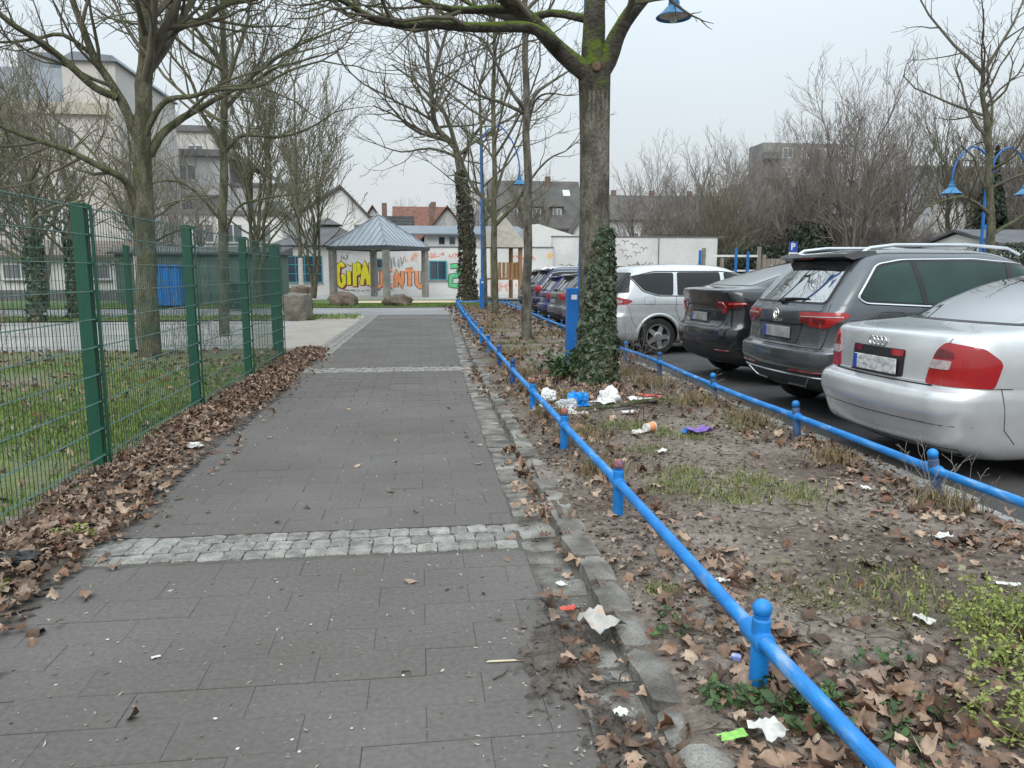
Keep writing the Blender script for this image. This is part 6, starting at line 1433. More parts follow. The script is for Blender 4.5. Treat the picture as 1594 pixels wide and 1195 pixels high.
# climbing frame
cf = thing('climbing_frame', 'climbing frame of grey boards and blue posts behind the parked cars', 'playground', (18.6, 46, 0))
for x, y, z in ((-1.35, -.3, 2.85), (.85, -.6, 2.95), (1.7, -.4, 2.75)): MB().tube([(x, y, -.2), (x, y, z)], .09, 10).build('blue_post', M_LBLUE, cf, smooth=True)
for x, z in ((-1.0, 3.0), (.2, 2.4), (2.6, 3.1), (2.95, 2.6)): MB().tube([(x, 0, -.2), (x, 0, z)], .13, 8).build('timber_post', M_GTIMB, cf, smooth=True)
MB().box(-.85, 2.5, -.05, .05, 2.45, 2.58).build('white_bar', M_WHITE, cf); MB().box(1.0, 2.5, -.05, .05, 1.55, 1.66).build('white_bar', M_WHITE, cf); MB().box(4.4, 6.2, -.05, .05, 1.65, 1.75).build('white_bar', M_WHITE, cf)
for k in range(6): MB().box(-2.6 + k * .28, -2.35 + k * .28, .1, .16, .3, 1.75 + .06 * k).build('board', M_GTIMB, cf)
for k in range(5): MB().box(2.75 + k * .34, 3.06 + k * .34, .1, .16, .2, 2.35).build('board', M_GTIMB, cf)
for k in range(3): MB().lathe([(.05, 0), (.07, .03), (.03, .06)], (3.5, .06, .9 + k * .5), 8, 'y').build('climbing_hold', M_WHITE, cf)

# ================================================================ LEAF LITTER, GRASS, WEEDS
M_LEAF = mat('dead_leaf', [(.058, .036, .025), (.125, .076, .051), (.21, .135, .092), (.31, .205, .142), (.43, .32, .235), (.19, .09, .05), (.075, .052, .038), (.29, .21, .16)], 3, .8, attr='rnd', fine=.22, fscale=40)
MAPLE = [(0, -.42), (.07, -.27), (.20, -.36), (.40, -.33), (.33, -.18), (.37, -.07), (.52, .02), (.60, .13), (.42, .16), (.30, .17), (.36, .30), (.37, .44), (.24, .37), (.13, .34), (.10, .50), (0, .66), (-.10, .50), (-.13, .34), (-.24, .37), (-.37, .44), (-.36, .30), (-.30, .17), (-.42, .16), (-.60, .13), (-.52, .02), (-.37, -.07), (-.33, -.18), (-.40, -.33), (-.20, -.36), (-.07, -.27)]
STAR = [(0, -.55), (.10, -.30), (.42, -.40), (.36, -.14), (.60, .06), (.34, .14), (.38, .42), (.14, .32), (0, .66), (-.14, .32), (-.38, .42), (-.34, .14), (-.60, .06), (-.36, -.14), (-.42, -.40), (-.10, -.30)]
OVAL = [(0, -.5), (.20, -.25), (.27, .05), (.16, .33), (0, .55), (-.16, .33), (-.27, .05), (-.20, -.25)]
RAGGED = [(0, -.5), (.18, -.40), (.36, -.30), (.30, -.10), (.40, .08), (.26, .24), (.12, .30), (.02, .55), (-.16, .40), (-.30, .36), (-.26, .12), (-.42, -.02), (-.30, -.22), (-.14, -.32)]
TORN = [(0, -.45), (.12, -.32), (.34, -.22), (.46, .02), (.30, .05), (.33, .22), (.10, .26), (.03, .42), (-.10, .22), (-.12, .02), (-.34, .05), (-.30, -.14), (-.16, -.20)]
def curled(name, X, Y, Z, size, seed, shape, bend, tilt, lift):
    # near leaves: two rings, bent round one axis and crinkled
    q = np.random.default_rng(seed); n = len(X); sh = np.array(shape, float); K = len(sh)
    N = np.zeros((n, 3)); N[:, 2] = 1; N += q.normal(0, tilt, N.shape); N /= np.linalg.norm(N, axis=1, keepdims=True)
    A = np.cross(N, q.normal(0, 1, N.shape)); A /= np.linalg.norm(A, axis=1, keepdims=True) + 1e-9; B = np.cross(A, N)
    ph = q.random(n) * math.pi; k1 = q.normal(0, bend, n); k2 = q.normal(0, bend * .45, n); s = np.asarray(size)
    P = np.stack([X, Y, Z + lift + q.random(n) * lift], 1); V = np.zeros((n, 2 * K + 1, 3)); V[:, 0] = P
    st = q.uniform(.75, 1.2, n)
    for ring, f in ((0, .52), (1, 1.0)):
        for k in range(K):
            u, v = sh[k] * f; u = u * st; a = u * np.cos(ph) + v * np.sin(ph); b = -u * np.sin(ph) + v * np.cos(ph)
            z = k1 * a * a + k2 * b * b + q.normal(0, .035 * f, n) + .05 * np.sin(k * 1.3 + ph * 5) * f
            V[:, 1 + ring * K + k] = P + (A * u[:, None] + B * np.full((n, 1), v) + N * z[:, None]) * s[:, None]
    b0 = (np.arange(n) * (2 * K + 1))[:, None, None]; k = np.arange(K); k2_ = (k + 1) % K
    T = np.concatenate([np.stack([0 * k, 1 + k, 1 + k2_], -1), np.stack([1 + k, 1 + K + k, 1 + K + k2_], -1), np.stack([1 + k, 1 + K + k2_, 1 + k2_], -1)])[None] + b0
    return tag(amesh(name, V.reshape(-1, 3), T.reshape(-1, 3), M_LEAF, smooth=True, attrs={'rnd': np.repeat(q.random(n), 2 * K + 1)}), kind='stuff')
def leaves(name, X, Y, Z, size, seed, shape=None, curl=.5, tilt=.6, lift=.012, near=5.0):
    g = np.random.default_rng(seed); X, Y, Z, size = (np.asarray(a) for a in (X, Y, Z, size))
    if shape is None:
        k = g.random(len(X)); nr = Y < near
        for sel, sh in ((nr & (k < .26), MAPLE), (nr & (k >= .26) & (k < .72), RAGGED), (nr & (k >= .72), TORN)):
            if sel.sum(): curled(name, X[sel], Y[sel], Z[sel], size[sel], seed + 100, sh, 1.0 if sh is MAPLE else 1.9, tilt * .7, lift)
        X, Y, Z, size = X[~nr], Y[~nr], Z[~nr], size[~nr]; shape = RAGGED
        if not len(X): return
    n = len(X); N = np.zeros((n, 3)); N[:, 2] = 1
    return tag(leaf_cloud(name, np.stack([X, Y, Z + lift + g.random(n) * lift], 1), N, size, M_LEAF, None, shape, g, curl, True, tilt), kind='stuff')
g = np.random.default_rng(5)
def pick(n, x0, x1, y0, y1, dens, pw=1.0):
    """rejection sampling with density function dens(x,y) in 0..1; pw>1 packs samples nearer"""
    X = []; Y = []; c_ = 0
    while c_ < n:
        k = n * 2; x = g.uniform(x0, x1, k); y = y0 + (y1 - y0) * g.random(k) ** pw; m = g.random(k) < dens(x, y); X.append(x[m]); Y.append(y[m]); c_ += int(m.sum())
        if len(X) > 40: break
    return np.concatenate(X)[:n], np.concatenate(Y)[:n]
# drift along the fence
def heap(x, y): return np.clip(1 - np.abs(x + 2.02 + .10 * (vnoise(y * .9, y * 0, 3) - .5)) / (.27 + .12 * vnoise(y * 1.7, y * 0 + 4, 8)), 0, 1)
def heap_z(x, y): return .01 + .085 * np.sqrt(heap(x, y)) * (.6 + .7 * vnoise(x * 5, y * 5, 2))
x, y = pick(6800, -2.6, -1.5, .6, 14.6, lambda x, y: heap(x, y) ** .6 * (.35 + .65 * vnoise(y * 1.1, x * 3, 6)) + .02, 1.35)
leaves('leaf_litter', x, y, np.maximum(heap_z(x, y) * g.uniform(.15, 1, len(x)), np.where(x < -1.76, verge_z(x, y) + .003, .006)), g.uniform(.034, .080, len(x)), 1, tilt=.45, near=8)
# behind the fence on the lawn
x, y = pick(1900, -9, -2.3, 2.5, 14.8, lambda x, y: .10 + .9 * np.clip(fbm(x * .5, y * .5, 3, 17) * 2 - .85, 0, 1) + (y > 12.2) * .5, 1.2)
leaves('leaf_litter', x, y, lawn_z(x, y), g.uniform(.05, .10, len(x)), 2)
# along the near rail and in the strip
def strip_d(x, y):
    r_ = rail_l(y); a = np.exp(-((x - r_ - .14) / .25) ** 2) * np.clip(fbm(x * 1.8, y * 1.2, 3, 31) * 2.6 - .75, .08, 1); b = np.exp(-((x - rail_r(y) + .1) / .28) ** 2) * .7 * vnoise(y * 1.3, x, 12)
    c_ = np.exp(-(((x - 1.6) / .8) ** 2 + ((y - 1.9) / .55) ** 2)) * .75; d = np.exp(-(((x - 2.1) / .8) ** 2 + ((y - 9.0) / .9) ** 2)) * .8; e = np.exp(-(((x - 3.0) / .5) ** 2 + ((y - 3.3) / .9) ** 2)) * .45
    return np.clip(a * np.where(y < 10, 1, .75) + b + c_ + d + e + .012, 0, 1)
x, y = pick(3000, .88, 3.4, 1.2, 12, strip_d, 1.5); sz = (.032 + .070 * g.random(len(x)) ** 2) * np.where(y < 3.2, 1.12, 1)
leaves('leaf_litter', x, y, soil_z(x, y), sz, 3, lift=.016)
x, y = pick(1500, 1.0, 3.7, 12, 34, lambda x, y: np.clip(strip_d(x, y) + .25 * vnoise(x, y, 5), 0, 1)); leaves('leaf_litter', x, y, soil_z(x, y), g.uniform(.07, .13, len(x)), 4)
# gutter and kerb
x, y = pick(330, .50, .92, 1.5, 13, lambda x, y: np.clip(np.exp(-((x - kerb_x(y) + .03) / .09) ** 2) * (vnoise(y * 1.6, y * 0, 9) > .45) + np.exp(-((y - 2.75) / .35) ** 2) * .5 + np.exp(-((y - 1.7) / .4) ** 2) * .6, 0, 1), 1.3)
leaves('leaf_litter', x, y, .012 + 0 * x, g.uniform(.035, .085, len(x)), 6)
# odd ones on the path and brown fragments
x, y = pick(70, -1.7, .5, 1.8, 13, lambda x, y: .1 + .9 * (np.abs(x + .6) > .9)); leaves('leaf_litter', x, y, .002 + 0 * x, g.uniform(.03, .075, len(x)), 7, OVAL, .2, .25, .006)
x, y = pick(1200, -1.8, .74, 1.6, 9, lambda x, y: .18 + .82 * np.clip((x - .1) * 2, 0, 1) * (y < 3.4), 1.6)
gg = np.random.default_rng(44)
tag(leaf_cloud('path_debris', np.stack([x, y, .003 + 0 * x], 1), np.tile([[0, 0, 1.]], (len(x), 1)), gg.uniform(.008, .026, len(x)), mat('debris', [(.07, .05, .035), (.2, .15, .10), (.42, .38, .32), (.1, .08, .06)], 3, .85, attr='rnd'), None, [(0, -.6), (.25, 0), (0, .6), (-.2, .05)], gg, .2, True, .15), kind='stuff')
# crumbs, chips and small leaf fragments trodden into the soil of the strip
x, y = pick(12000, .88, 3.4, 1.2, 11, lambda x, y: .35 + .65 * vnoise(x * 2, y * 2, 41), 1.7)
tag(leaf_cloud('soil_crumbs', np.stack([x, y, soil_z(x, y) + .004], 1), np.tile([[0, 0, 1.]], (len(x), 1)), gg.uniform(.010, .042, len(x)), mat('soil_crumb', [(.05, .04, .032), (.11, .085, .065), (.19, .155, .125), (.30, .25, .20), (.07, .05, .04)], 3, .9, attr='rnd'), None, [(0, -.5), (.32, -.1), (.22, .4), (-.25, .35), (-.35, -.15)], gg, .35, True, .35), kind='stuff')
# twigs on soil and path
tw = Tubes(); rgx = random.Random(9)
for k in range(312):
    if k < 300: xx, yy = rgx.uniform(.9, 3.3), 1.4 + 9 * rgx.random() ** 1.5; zz = float(soil_z(xx, yy)) + .012
    else: xx, yy = rgx.uniform(-.1, .75), 1.6 + 1.8 * rgx.random(); zz = .006
    a = rgx.random() * 6.28; l = rgx.uniform(.03, .16); tw.add([(xx, yy, zz), (xx + math.cos(a) * l * .5 + rgx.gauss(0, .01), yy + math.sin(a) * l * .5, zz + rgx.uniform(-.002, .012)), (xx + math.cos(a + .2) * l, yy + math.sin(a + .2) * l, zz)], [.0035, .003, .0016], 4)
tag(tw.mesh('fallen_twigs', mat('fallen_twig', [(.045, .032, .024), (.10, .075, .055)], 9, .9), None), kind='stuff')

# ---- grass
M_GRASS = mat('grass_blade', [(.07, .13, .018), (.115, .195, .03), (.165, .25, .045), (.22, .24, .08)], 3, .7, attr='rnd')
M_DRYG = mat('dry_grass', [(.14, .10, .05), (.22, .165, .085), (.30, .24, .14), (.12, .12, .04)], 3, .85, attr='rnd')
def grass(name, X, Y, Z, h, seed, m, lean=.5, wd=.0035, kind='stuff'):
    q = np.random.default_rng(seed); n = len(X); a = q.random(n) * 6.283; b = q.random(n) * 6.283; hh = q.uniform(.5, 1.2, n) * h; ln = np.abs(q.normal(0, lean, n)); w_ = wd * q.uniform(.7, 1.4, n)
    P0 = np.stack([X, Y, Z - .005], 1); s = np.stack([np.cos(b), np.sin(b), 0 * b], 1) * w_[:, None]; d1 = np.stack([np.cos(a) * ln * .35, np.sin(a) * ln * .35, 0 * a + .62], 1) * hh[:, None]; d2 = np.stack([np.cos(a) * ln, np.sin(a) * ln, 1 - .25 * ln], 1) * hh[:, None]
    V = np.stack([P0 - s, P0 + s, P0 + d1 + s * .7, P0 + d1 - s * .7, P0 + d2], 1); i = (np.arange(n) * 5)[:, None]
    T = np.concatenate([i + np.array([[0, 1, 2]]), i + np.array([[0, 2, 3]]), i + np.array([[3, 2, 4]])]); rn = np.repeat(q.random(n), 5)
    return tag(amesh(name, V.reshape(-1, 3), T, m, attrs={'rnd': rn}), kind=kind)
def lawn_d(x, y): return np.clip((fbm(x * .55, y * .55, 4, 23) - .30) * 3.2, 0.05, 1) * np.where(y > 12.4, .15, np.where(y > 8.8, .4, 1)) * np.where(x > -2.4, .35, 1)
x, y = pick(60000, -8.5, -2.05, .8, 13.4, lawn_d, 1.4); grass('lawn_grass', x, y, lawn_z(x, y), .075, 1, M_GRASS, .6, .0042)
x, y = pick(9000, -14, -2, 14.9, 36, lambda x, y: ((y > 24.4) & (y < 27)) | (y > 33)); grass('far_grass', x, y, .02 + 0 * x, .09, 2, M_GRASS, .5, .012)
x, y = pick(9000, -5.5, 3.0, 33.0, 36, lambda x, y: 1 + 0 * x); grass('school_grass', x, y, .04 + 0 * x, .08, 3, mat('school_blade', [(.06, .12, .015), (.11, .19, .03), (.16, .23, .05)], 3, .7, attr='rnd'), .5, .012)
def tufts(name, spots, seed, m, h, wd=.003, lean=.6):
    q = np.random.default_rng(seed); X = []; Y = []
    for cx_, cy_, r_, n in spots: X.append(q.normal(cx_, r_ * .5, n)); Y.append(q.normal(cy_, r_ * .5, n))
    X = np.concatenate(X); Y = np.concatenate(Y); keep = X > kerb_x(Y) + .12; X, Y = X[keep], Y[keep]; return grass(name, X, Y, soil_z(X, Y), h, seed, m, lean, wd)
sp = [(1.72, 4.75, .26, 420), (1.95, 4.45, .2, 300), (2.2, 4.75, .22, 320), (2.35, 4.4, .2, 260), (1.85, 5.0, .15, 140), (2.0, 6.4, .28, 340), (1.85, 6.7, .3, 300), (2.3, 6.2, .15, 140), (1.75, 5.7, .2, 140), (1.38, 9.3, .2, 300), (1.3, 8.7, .18, 220), (2.0, 14.0, .5, 400), (2.3, 16.3, .4, 420), (1.7, 18, .5, 300), (3.0, 6.6, .25, 240), (2.9, 8.0, .3, 260), (1.45, 12, .25, 260), (2.7, 12.5, .4, 300), (1.05, 3.1, .06, 70), (2.05, 3.0, .3, 300)]
tufts('grass_tufts', [(a, b, r_ * 1.15, int(n_ * 1.3)) for a, b, r_, n_ in sp] + [(1.8, 19.5, .6, 500), (2.4, 21.5, .6, 500), (1.9, 15.2, .5, 400), (2.6, 18, .5, 400), (2.9, 14.8, .4, 300)], 11, mat('strip_blade', [(.085, .12, .03), (.14, .18, .045), (.20, .22, .075), (.27, .24, .12)], 3, .75, attr='rnd'), .052, .0036, .9)
tufts('dry_grass_tufts', [(3.05, 5.2, .2, 160), (3.12, 4.1, .2, 180), (3.1, 6.8, .25, 260), (3.0, 7.8, .3, 340), (2.9, 9.2, .35, 420), (2.7, 10.2, .4, 420), (1.25, 5.1, .2, 220), (1.3, 6.2, .2, 200), (1.25, 7.2, .2, 180), (1.4, 10.4, .3, 300), (1.55, 13, .4, 300), (3.0, 13, .5, 400), (1.9, 20, .8, 500), (2.6, 24, .9, 600), (2.2, 28, 1, 600), (2.4, 31, .9, 500), (3.1, 17, .5, 400), (1.6, 8.2, .25, 150)], 12, M_DRYG, .15, .0035, .8)
# moss-green ground cover spot on the bare soil
tufts('moss_patch', [(1.72, 2.95, .22, 900), (1.55, 3.05, .16, 300), (1.95, 2.75, .15, 300)], 14, mat('moss_blade', [(.09, .10, .035), (.14, .145, .05), (.19, .18, .08)], 3, .9, attr='rnd'), .016, .004, 1.0)
# soft yellow-green weed, lower right
def weed_patch(name, label, spots, m, seed, size, h, stems, cat='plant'):
    q = np.random.default_rng(seed); P = []; N = []; S_ = []; tb_ = Tubes()
    for cx_, cy_, r_, n in spots:
        for k in range(n):
            x0, y0 = q.normal(cx_, r_ * .55), q.normal(cy_, r_ * .55); z0 = float(soil_z(x0, y0)); a = q.random() * 6.283; ln = abs(q.normal(0, .55)); hh = h * q.uniform(.5, 1.2); pts = []
            for j in range(6): t_ = j / 5; pts.append((x0 + math.cos(a) * ln * hh * t_ ** 1.4, y0 + math.sin(a) * ln * hh * t_ ** 1.4, z0 + hh * t_ * (1 - .25 * ln * t_)))
            tb_.add(pts, [.0019] * 6, 3)
            for j in range(stems):
                t_ = .2 + .8 * q.random(); i = min(int(t_ * 5), 4); f = t_ * 5 - i; p = [pts[i][c] + (pts[i + 1][c] - pts[i][c]) * f for c in range(3)]; P.append([p[0] + q.normal(0, .012), p[1] + q.normal(0, .012), p[2] + q.normal(0, .008)]); N.append([q.normal(0, .4), q.normal(0, .4), 1]); S_.append(size * q.uniform(.45, 1.7))
    t = thing(name, label, cat, (spots[0][0], spots[0][1], 0)); o = leaf_cloud('foliage', np.array(P), np.array(N), np.array(S_), m, t, OVAL, q, .2, True, .4); st_ = tb_.mesh('stems', m, t)
    for ob in (o, st_): ob.location = (-spots[0][0], -spots[0][1], 0); ob['kind'] = 'stuff'
    a = st_.data.attributes.new('rnd', 'FLOAT', 'POINT'); a.data.foreach_set('value', np.full(len(st_.data.vertices), .4, dtype=np.float32))
M_WEED = mat('weed_leaf', [(.12, .16, .025), (.20, .25, .045), (.30, .33, .09), (.20, .20, .07)], 3, .65, attr='rnd')
M_NETTLE = mat('weed_leaf_dark', [(.025, .055, .015), (.045, .09, .025), (.07, .13, .035)], 3, .6, attr='rnd')
weed_patch('bedstraw', 'soft yellow-green weed patch in the lower right corner', [(2.24, 2.50, .24, 75), (2.05, 2.28, .16, 28), (2.45, 2.65, .22, 50), (1.88, 1.95, .16, 50), (2.05, 1.85, .2, 60), (2.3, 2.2, .2, 40)], M_WEED, 21, .0150, .145, 12)
weed_patch('ground_ivy', 'small dark green weeds round the foot of the nearest rail post', [(1.06, 2.22, .09, 22), (1.26, 2.18, .08, 18), (1.16, 2.08, .08, 14)], M_NETTLE, 22, .034, .07, 5)
weed_patch('ground_ivy', 'scattered green weeds among the leaves in front of the rail', [(1.55, 2.02, .14, 12), (1.42, 1.85, .1, 8), (1.0, 2.75, .1, 7), (1.62, 2.35, .14, 10), (1.75, 1.7, .1, 8)], M_NETTLE, 23, .032, .06, 4)
weed_patch('ground_ivy', 'leafy green weeds at the foot of the blue lamp post', [(1.98, 10.4, .22, 40), (2.0, 9.9, .18, 30), (1.85, 10.0, .15, 20)], M_NETTLE, 24, .05, .32, 12)
weed_patch('ground_ivy', 'small green weeds at the path edge beside the fence leaves', [(-1.9, 4.25, .10, 20), (-2.05, 3.45, .14, 20)], M_WEED, 25, .026, .05, 5)
# dry brush
def brush(name, label, base, n, h, r_, m, seed, spread=.6, cat='shrub', lv=2):
    rg = random.Random(seed); tb = (Tubes(), Tubes()); oo = dict(BASE, rmin=.0022, dens=[2, 5, 6], max=lv, seg=[7, 6, 5], sides=[4, 3, 3], ang=(.3, .9), up=[.02, .03, .05], wig=.13, trunk_lv=-1, lr=(.25, .45), lmin=.05)
    t = thing(name, label, cat, base)
    for k in range(n):
        a = rg.random() * 6.28; d = vnorm((math.cos(a) * spread * rg.random(), math.sin(a) * spread * rg.random(), .7)); grow(tb, (rg.gauss(0, r_), rg.gauss(0, r_), 0), d, h * rg.uniform(.5, 1.1), .004, 0, rg, oo)
    tb[1].mesh('branches', m, t)['kind'] = 'stuff'; return t
M_RBR = mat('reddish_twig', [(.13, .060, .04), (.21, .11, .075)], 4, .9)
brush('dry_shrub', 'reddish dry brush behind the fence at the left edge', (-6.3, 10.6, 0), 60, .95, .55, M_RBR, 41, .8)
brush('dry_shrub', 'tangled dry shrub at the foot of the large fenced tree', (-4.0, 14.15, 0), 45, 1.0, .35, M_TWIGB, 42, .8)
brush('dry_shrub', 'dry twiggy plant in front of the silver carrier wheel', (3.05, 10.6, .05), 26, .62, .12, M_TWIGB, 43, .9)
brush('dry_shrub', 'thin dead stems growing beside the litter', (2.0, 6.75, .05), 7, .62, .06, mat('dead_stem', [(.07, .035, .025), (.12, .06, .045)], 5, .9), 44, .5, lv=1)
brush('dry_shrub', 'dry stems under the nearest right-hand rail post', (3.1, 4.15, .03), 26, .34, .14, M_TWIGB, 45, 1.3, lv=1)
brush('dry_shrub', 'withered stems beside the second right-hand rail post', (3.0, 8.4, .03), 22, .32, .2, M_TWIGB, 46, 1.2, lv=1)

# ================================================================ LITTER
def crumple(name, label, loc, sx, sy, sz, seed, m, cat, rz=0.0, amp=.45, sub=4, flat=.25, group='litter on the strip'):
    bm = bmesh.new(); bmesh.ops.create_icosphere(bm, subdivisions=sub, radius=1); off = Vector((seed * 1.7, seed * .9, 3))
    for v in bm.verts:
        n1 = mnoise.noise(v.co * 1.6 + off); n2 = abs(mnoise.noise(v.co * 3.6 + off)); n3 = abs(mnoise.noise(v.co * 8 + off)); k = 1 + amp * (n1 * .9 - n2 * .8 - n3 * .35); c_ = v.co * k
        if c_.z < 0: c_.z *= flat
        v.co = Vector((c_.x * sx, c_.y * sy, c_.z * sz))
    me = bpy.data.meshes.new(name); bm.to_mesh(me); bm.free(); me.polygons.foreach_set('use_smooth', np.ones(len(me.polygons), dtype=bool)); me.set_sharp_from_angle(angle=R(28)); me.materials.append(m)
    o = link(bpy.data.objects.new(name, me)); x, y, dz = loc; o.location = (x, y, float(soil_z(x, y)) + dz); o.rotation_euler = (0, 0, rz); return tag(o, label, cat, group)
def scrap(name, label, x, y, lx, ly, seed, m, cat='paper', rz=0.0, z=None, fold=.35, lift=.02, group='litter on the strip'):
    n = 7; V = []; F = []
    for a in range(n):
        for b in range(n):
            u, v = a / (n - 1) - .5, b / (n - 1) - .5; e = 1 + .25 * mnoise.noise(Vector((u * 3 + seed, v * 3, seed))); V.append((u * lx * e, v * ly * e, fold * min(lx, ly) * (abs(mnoise.noise(Vector((u * 3.2 + seed, v * 3.2, 1)))) + .4 * mnoise.noise(Vector((u * 8, v * 8 + seed, 2))))))
    for a in range(n - 1):
        for b in range(n - 1): F.append((a*n + b, (a+1)*n + b, (a+1)*n + b + 1, a*n + b + 1))
    zmin = min(v[2] for v in V); V = [(p[0], p[1], p[2] - zmin) for p in V]
    top = len(V); V += [(p[0], p[1], p[2] - .0015) for p in V]; F += [tuple(top + i for i in reversed(f)) for f in list(F)]
    o = amesh(name, V, F, m); zz = float(soil_z(x, y)) if z is None else z; o.location = (x, y, zz + lift); o.rotation_euler = (0, 0, rz); return tag(o, label, cat, group)
M_BAGW = mat('white_plastic', [(.62, .62, .61), (.74, .74, .73)], 9, .4); M_BAGC = mat('clear_plastic_bag', [(.50, .53, .55), (.62, .65, .67)], 9, .25, trans=.25); M_BAGB = mat('blue_plastic', [(.005, .20, .62), (.01, .28, .74)], 9, .35)
M_PAP = mat('paper_white', [(.48, .46, .42), (.70, .69, .66)], 14, .85, fine=.12, fscale=40); M_PURP = mat('purple_wrapper', [(.16, .08, .36), (.26, .15, .48)], 14, .3); M_REDP = mat('red_wrapper', [(.50, .06, .045), (.62, .12, .08)], 14, .4); M_ORAN = mat('orange_paper', [(.62, .20, .07), (.70, .30, .14)], 8, .7)
crumple('plastic_bag', 'crumpled blue plastic bag in the litter by the rail', (1.66, 7.80, .03), .15, .11, .155, 1, M_BAGB, 'bag', .4)
crumple('plastic_bag', 'pale translucent bag slumped against the blue bag', (1.50, 7.68, .02), .13, .10, .10, 2, M_BAGC, 'bag', .2)
crumple('plastic_bag', 'white crumpled bag behind the third rail post', (1.38, 8.12, .03), .14, .10, .12, 3, M_BAGW, 'bag', 1.0)
crumple('plastic_bag', 'pointed white bag near the foot of the ivy tree', (2.04, 8.02, .03), .15, .12, .14, 4, M_BAGW, 'bag', .5)
crumple('tissue', 'white balled tissue left of the blue bag', (1.49, 7.36, .015), .075, .055, .05, 5, M_PAP, 'tissue'); crumple('tissue', 'small white tissue beside the fallen branch end', (1.60, 7.28, .01), .055, .045, .035, 6, M_PAP, 'tissue')
crumple('tissue', 'white tissue next to the thin rail post', (1.29, 7.75, .015), .06, .05, .04, 7, M_PAP, 'tissue')
scrap('paper', 'flat white paper lying under the pointed white bag', 1.93, 7.80, .26, .16, 8, M_PAP, rz=.3); scrap('paper', 'long white paper sheet beneath the red wrapper', 2.42, 7.92, .34, .20, 9, M_PAP, rz=-.3); scrap('paper', 'small white scrap in front of the branch', 2.06, 7.28, .14, .10, 10, M_PAP)
scrap('wrapper', 'twisted red wrapper on the white paper', 2.50, 7.98, .24, .09, 11, M_REDP, 'wrapper', -.6, lift=.06, fold=.5); scrap('wrapper', 'brown cardboard scrap between the white papers', 2.21, 7.72, .15, .08, 12, M_ORAN, 'cardboard', .1, lift=.03)
ob = scrap('wrapper', 'purple snack wrapper lying on the bare soil', 2.42, 6.28, .24, .14, 13, M_PURP, 'wrapper', -.15, fold=.5); crumple('wrapper', 'blue and silver end of a torn snack wrapper', (2.33, 6.34, .01), .045, .04, .045, 14, M_BAGB, 'wrapper')
cp = thing('paper_cup', 'orange paper cup lying on its side in the grass', 'cup', (1.99, 6.33, float(soil_z(1.99, 6.33)) + .045), .5, 'litter on the strip'); MB().lathe([(.001, -.06), (.036, -.06), (.045, .03), (.043, .03), (.034, -.055), (.001, -.055)], n=18, axis='x').build('cup_wall', M_ORAN, cp, smooth=True); MB().lathe([(.0455, .03), (.047, .035), (.0465, .04), (.0435, .04)], n=18, axis='x').build('cup_rim', M_PAP, cp); MB().lathe([(.0362, -.062), (.0385, -.035), (.0375, -.035), (.001, -.0615)], n=18, axis='x').build('cup_base', M_PAP, cp)
crumple('tissue', 'white lump beside the orange cup', (1.87, 6.30, .01), .055, .04, .035, 15, M_PAP, 'tissue')
for i, (xx, yy, lx, ly, lb) in enumerate(((1.84, 5.55, .10, .06, 'small white scrap in the grass nearer than the cup'), (2.72, 3.55, .12, .06, 'torn white paper among leaves at the right rail'), (2.00, 2.66, .085, .05, 'folded white scrap on bare soil near the weed patch'), (2.58, 2.92, .10, .035, 'white stub of paper at the right edge'), (2.85, 4.45, .07, .05, 'pale scrap under the right rail'), (1.35, 3.15, .05, .04, 'tiny pale scrap near the rail'))):
    scrap('paper', lb, xx, yy, lx, ly, 20 + i, M_PAP, rz=random.random() * 3)
scrap('paper', 'white crumpled paper at the bottom edge among leaves', 1.02, 2.0, .085, .10, 31, M_PAP, rz=.4, fold=.5, lift=.05); scrap('wrapper', 'lime green wrapper at the bottom edge', .90, 1.98, .09, .035, 32, mat('lime_wrapper', [(.20, .46, .08), (.27, .54, .12)], 8, .5, fine=.2), 'wrapper', .2, lift=.05)
scrap('napkin', 'grey-white napkin with orange stain in the gutter', .69, 2.80, .13, .16, 33, mat('stained_napkin', [(.26, .25, .23), (.46, .44, .41), (.50, .25, .11)], 9, .9, lo=.4, hi=.75), 'napkin', .5, .02, .5, .03, None); scrap('wrapper', 'small red wrapper in the gutter beside the napkin', .60, 2.97, .07, .04, 34, M_REDP, 'wrapper', .3, .02, .4, .03, None)
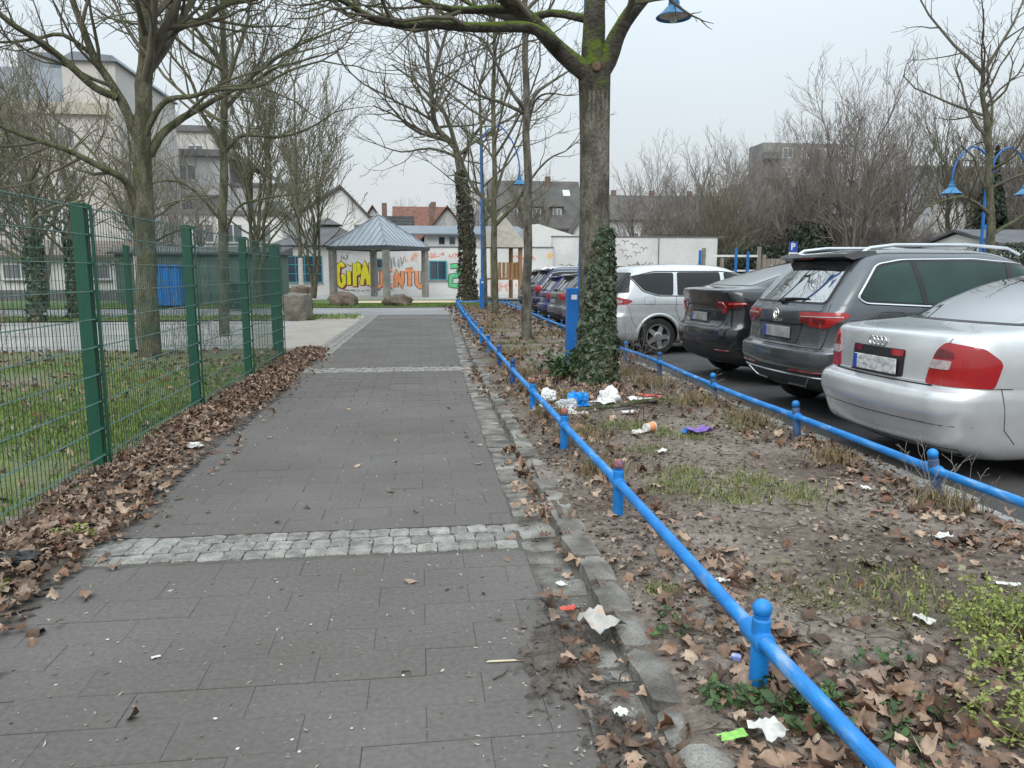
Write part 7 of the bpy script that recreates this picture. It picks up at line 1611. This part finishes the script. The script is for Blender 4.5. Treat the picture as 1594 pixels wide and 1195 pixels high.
scrap('paper', 'flat wooden stick lying on the path', .31, 2.66, .16, .013, 35, mat('pale_wood', [(.50, .42, .30), (.58, .50, .38)], 9, .8), 'stick', -.05, .003, .05, .002, None); scrap('paper', 'white scrap on the gutter setts', .63, 3.3, .035, .05, 36, M_PAP, 'paper', .5, .01, .4, .01, None); scrap('paper', 'small white scrap in the kerb gutter near the bottom', .62, 2.2, .04, .04, 37, M_PAP, 'paper', .5, .02, .4, .03, None)
crumple('tissue', 'white tissue on the leaves by the first fence post', (-1.86, 6.30, .02), .09, .05, .03, 38, M_PAP, 'tissue', .2, group='litter on the left'); crumple('rag', 'black rag lying on the leaves at the path edge', (-1.96, 3.78, .03), .12, .06, .04, 39, M_BLACK, 'rag', .2, group='litter on the left')
bott = thing('bottle_cap', 'small blue and white cap beside the nearest rail post', 'bottle cap', (1.10, 2.42, .09), 0); MB().lathe([(.001, 0), (.018, 0), (.018, .012), (.001, .013)], n=14).build('cap', mat('cap_blue', [(.06, .12, .5), (.6, .6, .65)], 30, .4), bott)
br = thing('fallen_branch', 'fallen branch lying across the litter', 'branch', (0, 0, 0)); MB().tube([(1.52, 7.36, .09), (1.75, 7.42, .10), (2.0, 7.48, .10), (2.3, 7.66, .11), (2.6, 7.85, .10)], [.014, .018, .022, .026, .02], 8).build('stick', M_BARK, br, smooth=True)
# white crumbs and chewing gum on the path
gg = np.random.default_rng(66); n = 110; x = gg.uniform(-1.7, .5, n); y = 1.9 + 9 * gg.random(n) ** 1.3
tag(leaf_cloud('path_specks', np.stack([x, y, .0025 + 0 * x], 1), np.tile([[0, 0, 1.]], (n, 1)), gg.uniform(.005, .015, n), mat('speck_white', [(.45, .44, .42), (.65, .64, .62)], 3, .8, attr='rnd'), None, [(.5 * math.cos(k * .785), .4 * math.sin(k * .785)) for k in range(8)], gg, .05, True, .03), kind='stuff')
for lbl, xx, yy, s_, sd in (('white leaf-shaped scrap on the lower left of the path', -1.02, 2.85, .03, 1), ('white fleck near the bottom of the path', -.66, 2.02, .03, 3)): scrap('paper', lbl, xx, yy, s_, s_ * .6, 50 + sd, M_PAP, 'paper', .5, .002, .1, .003, None)
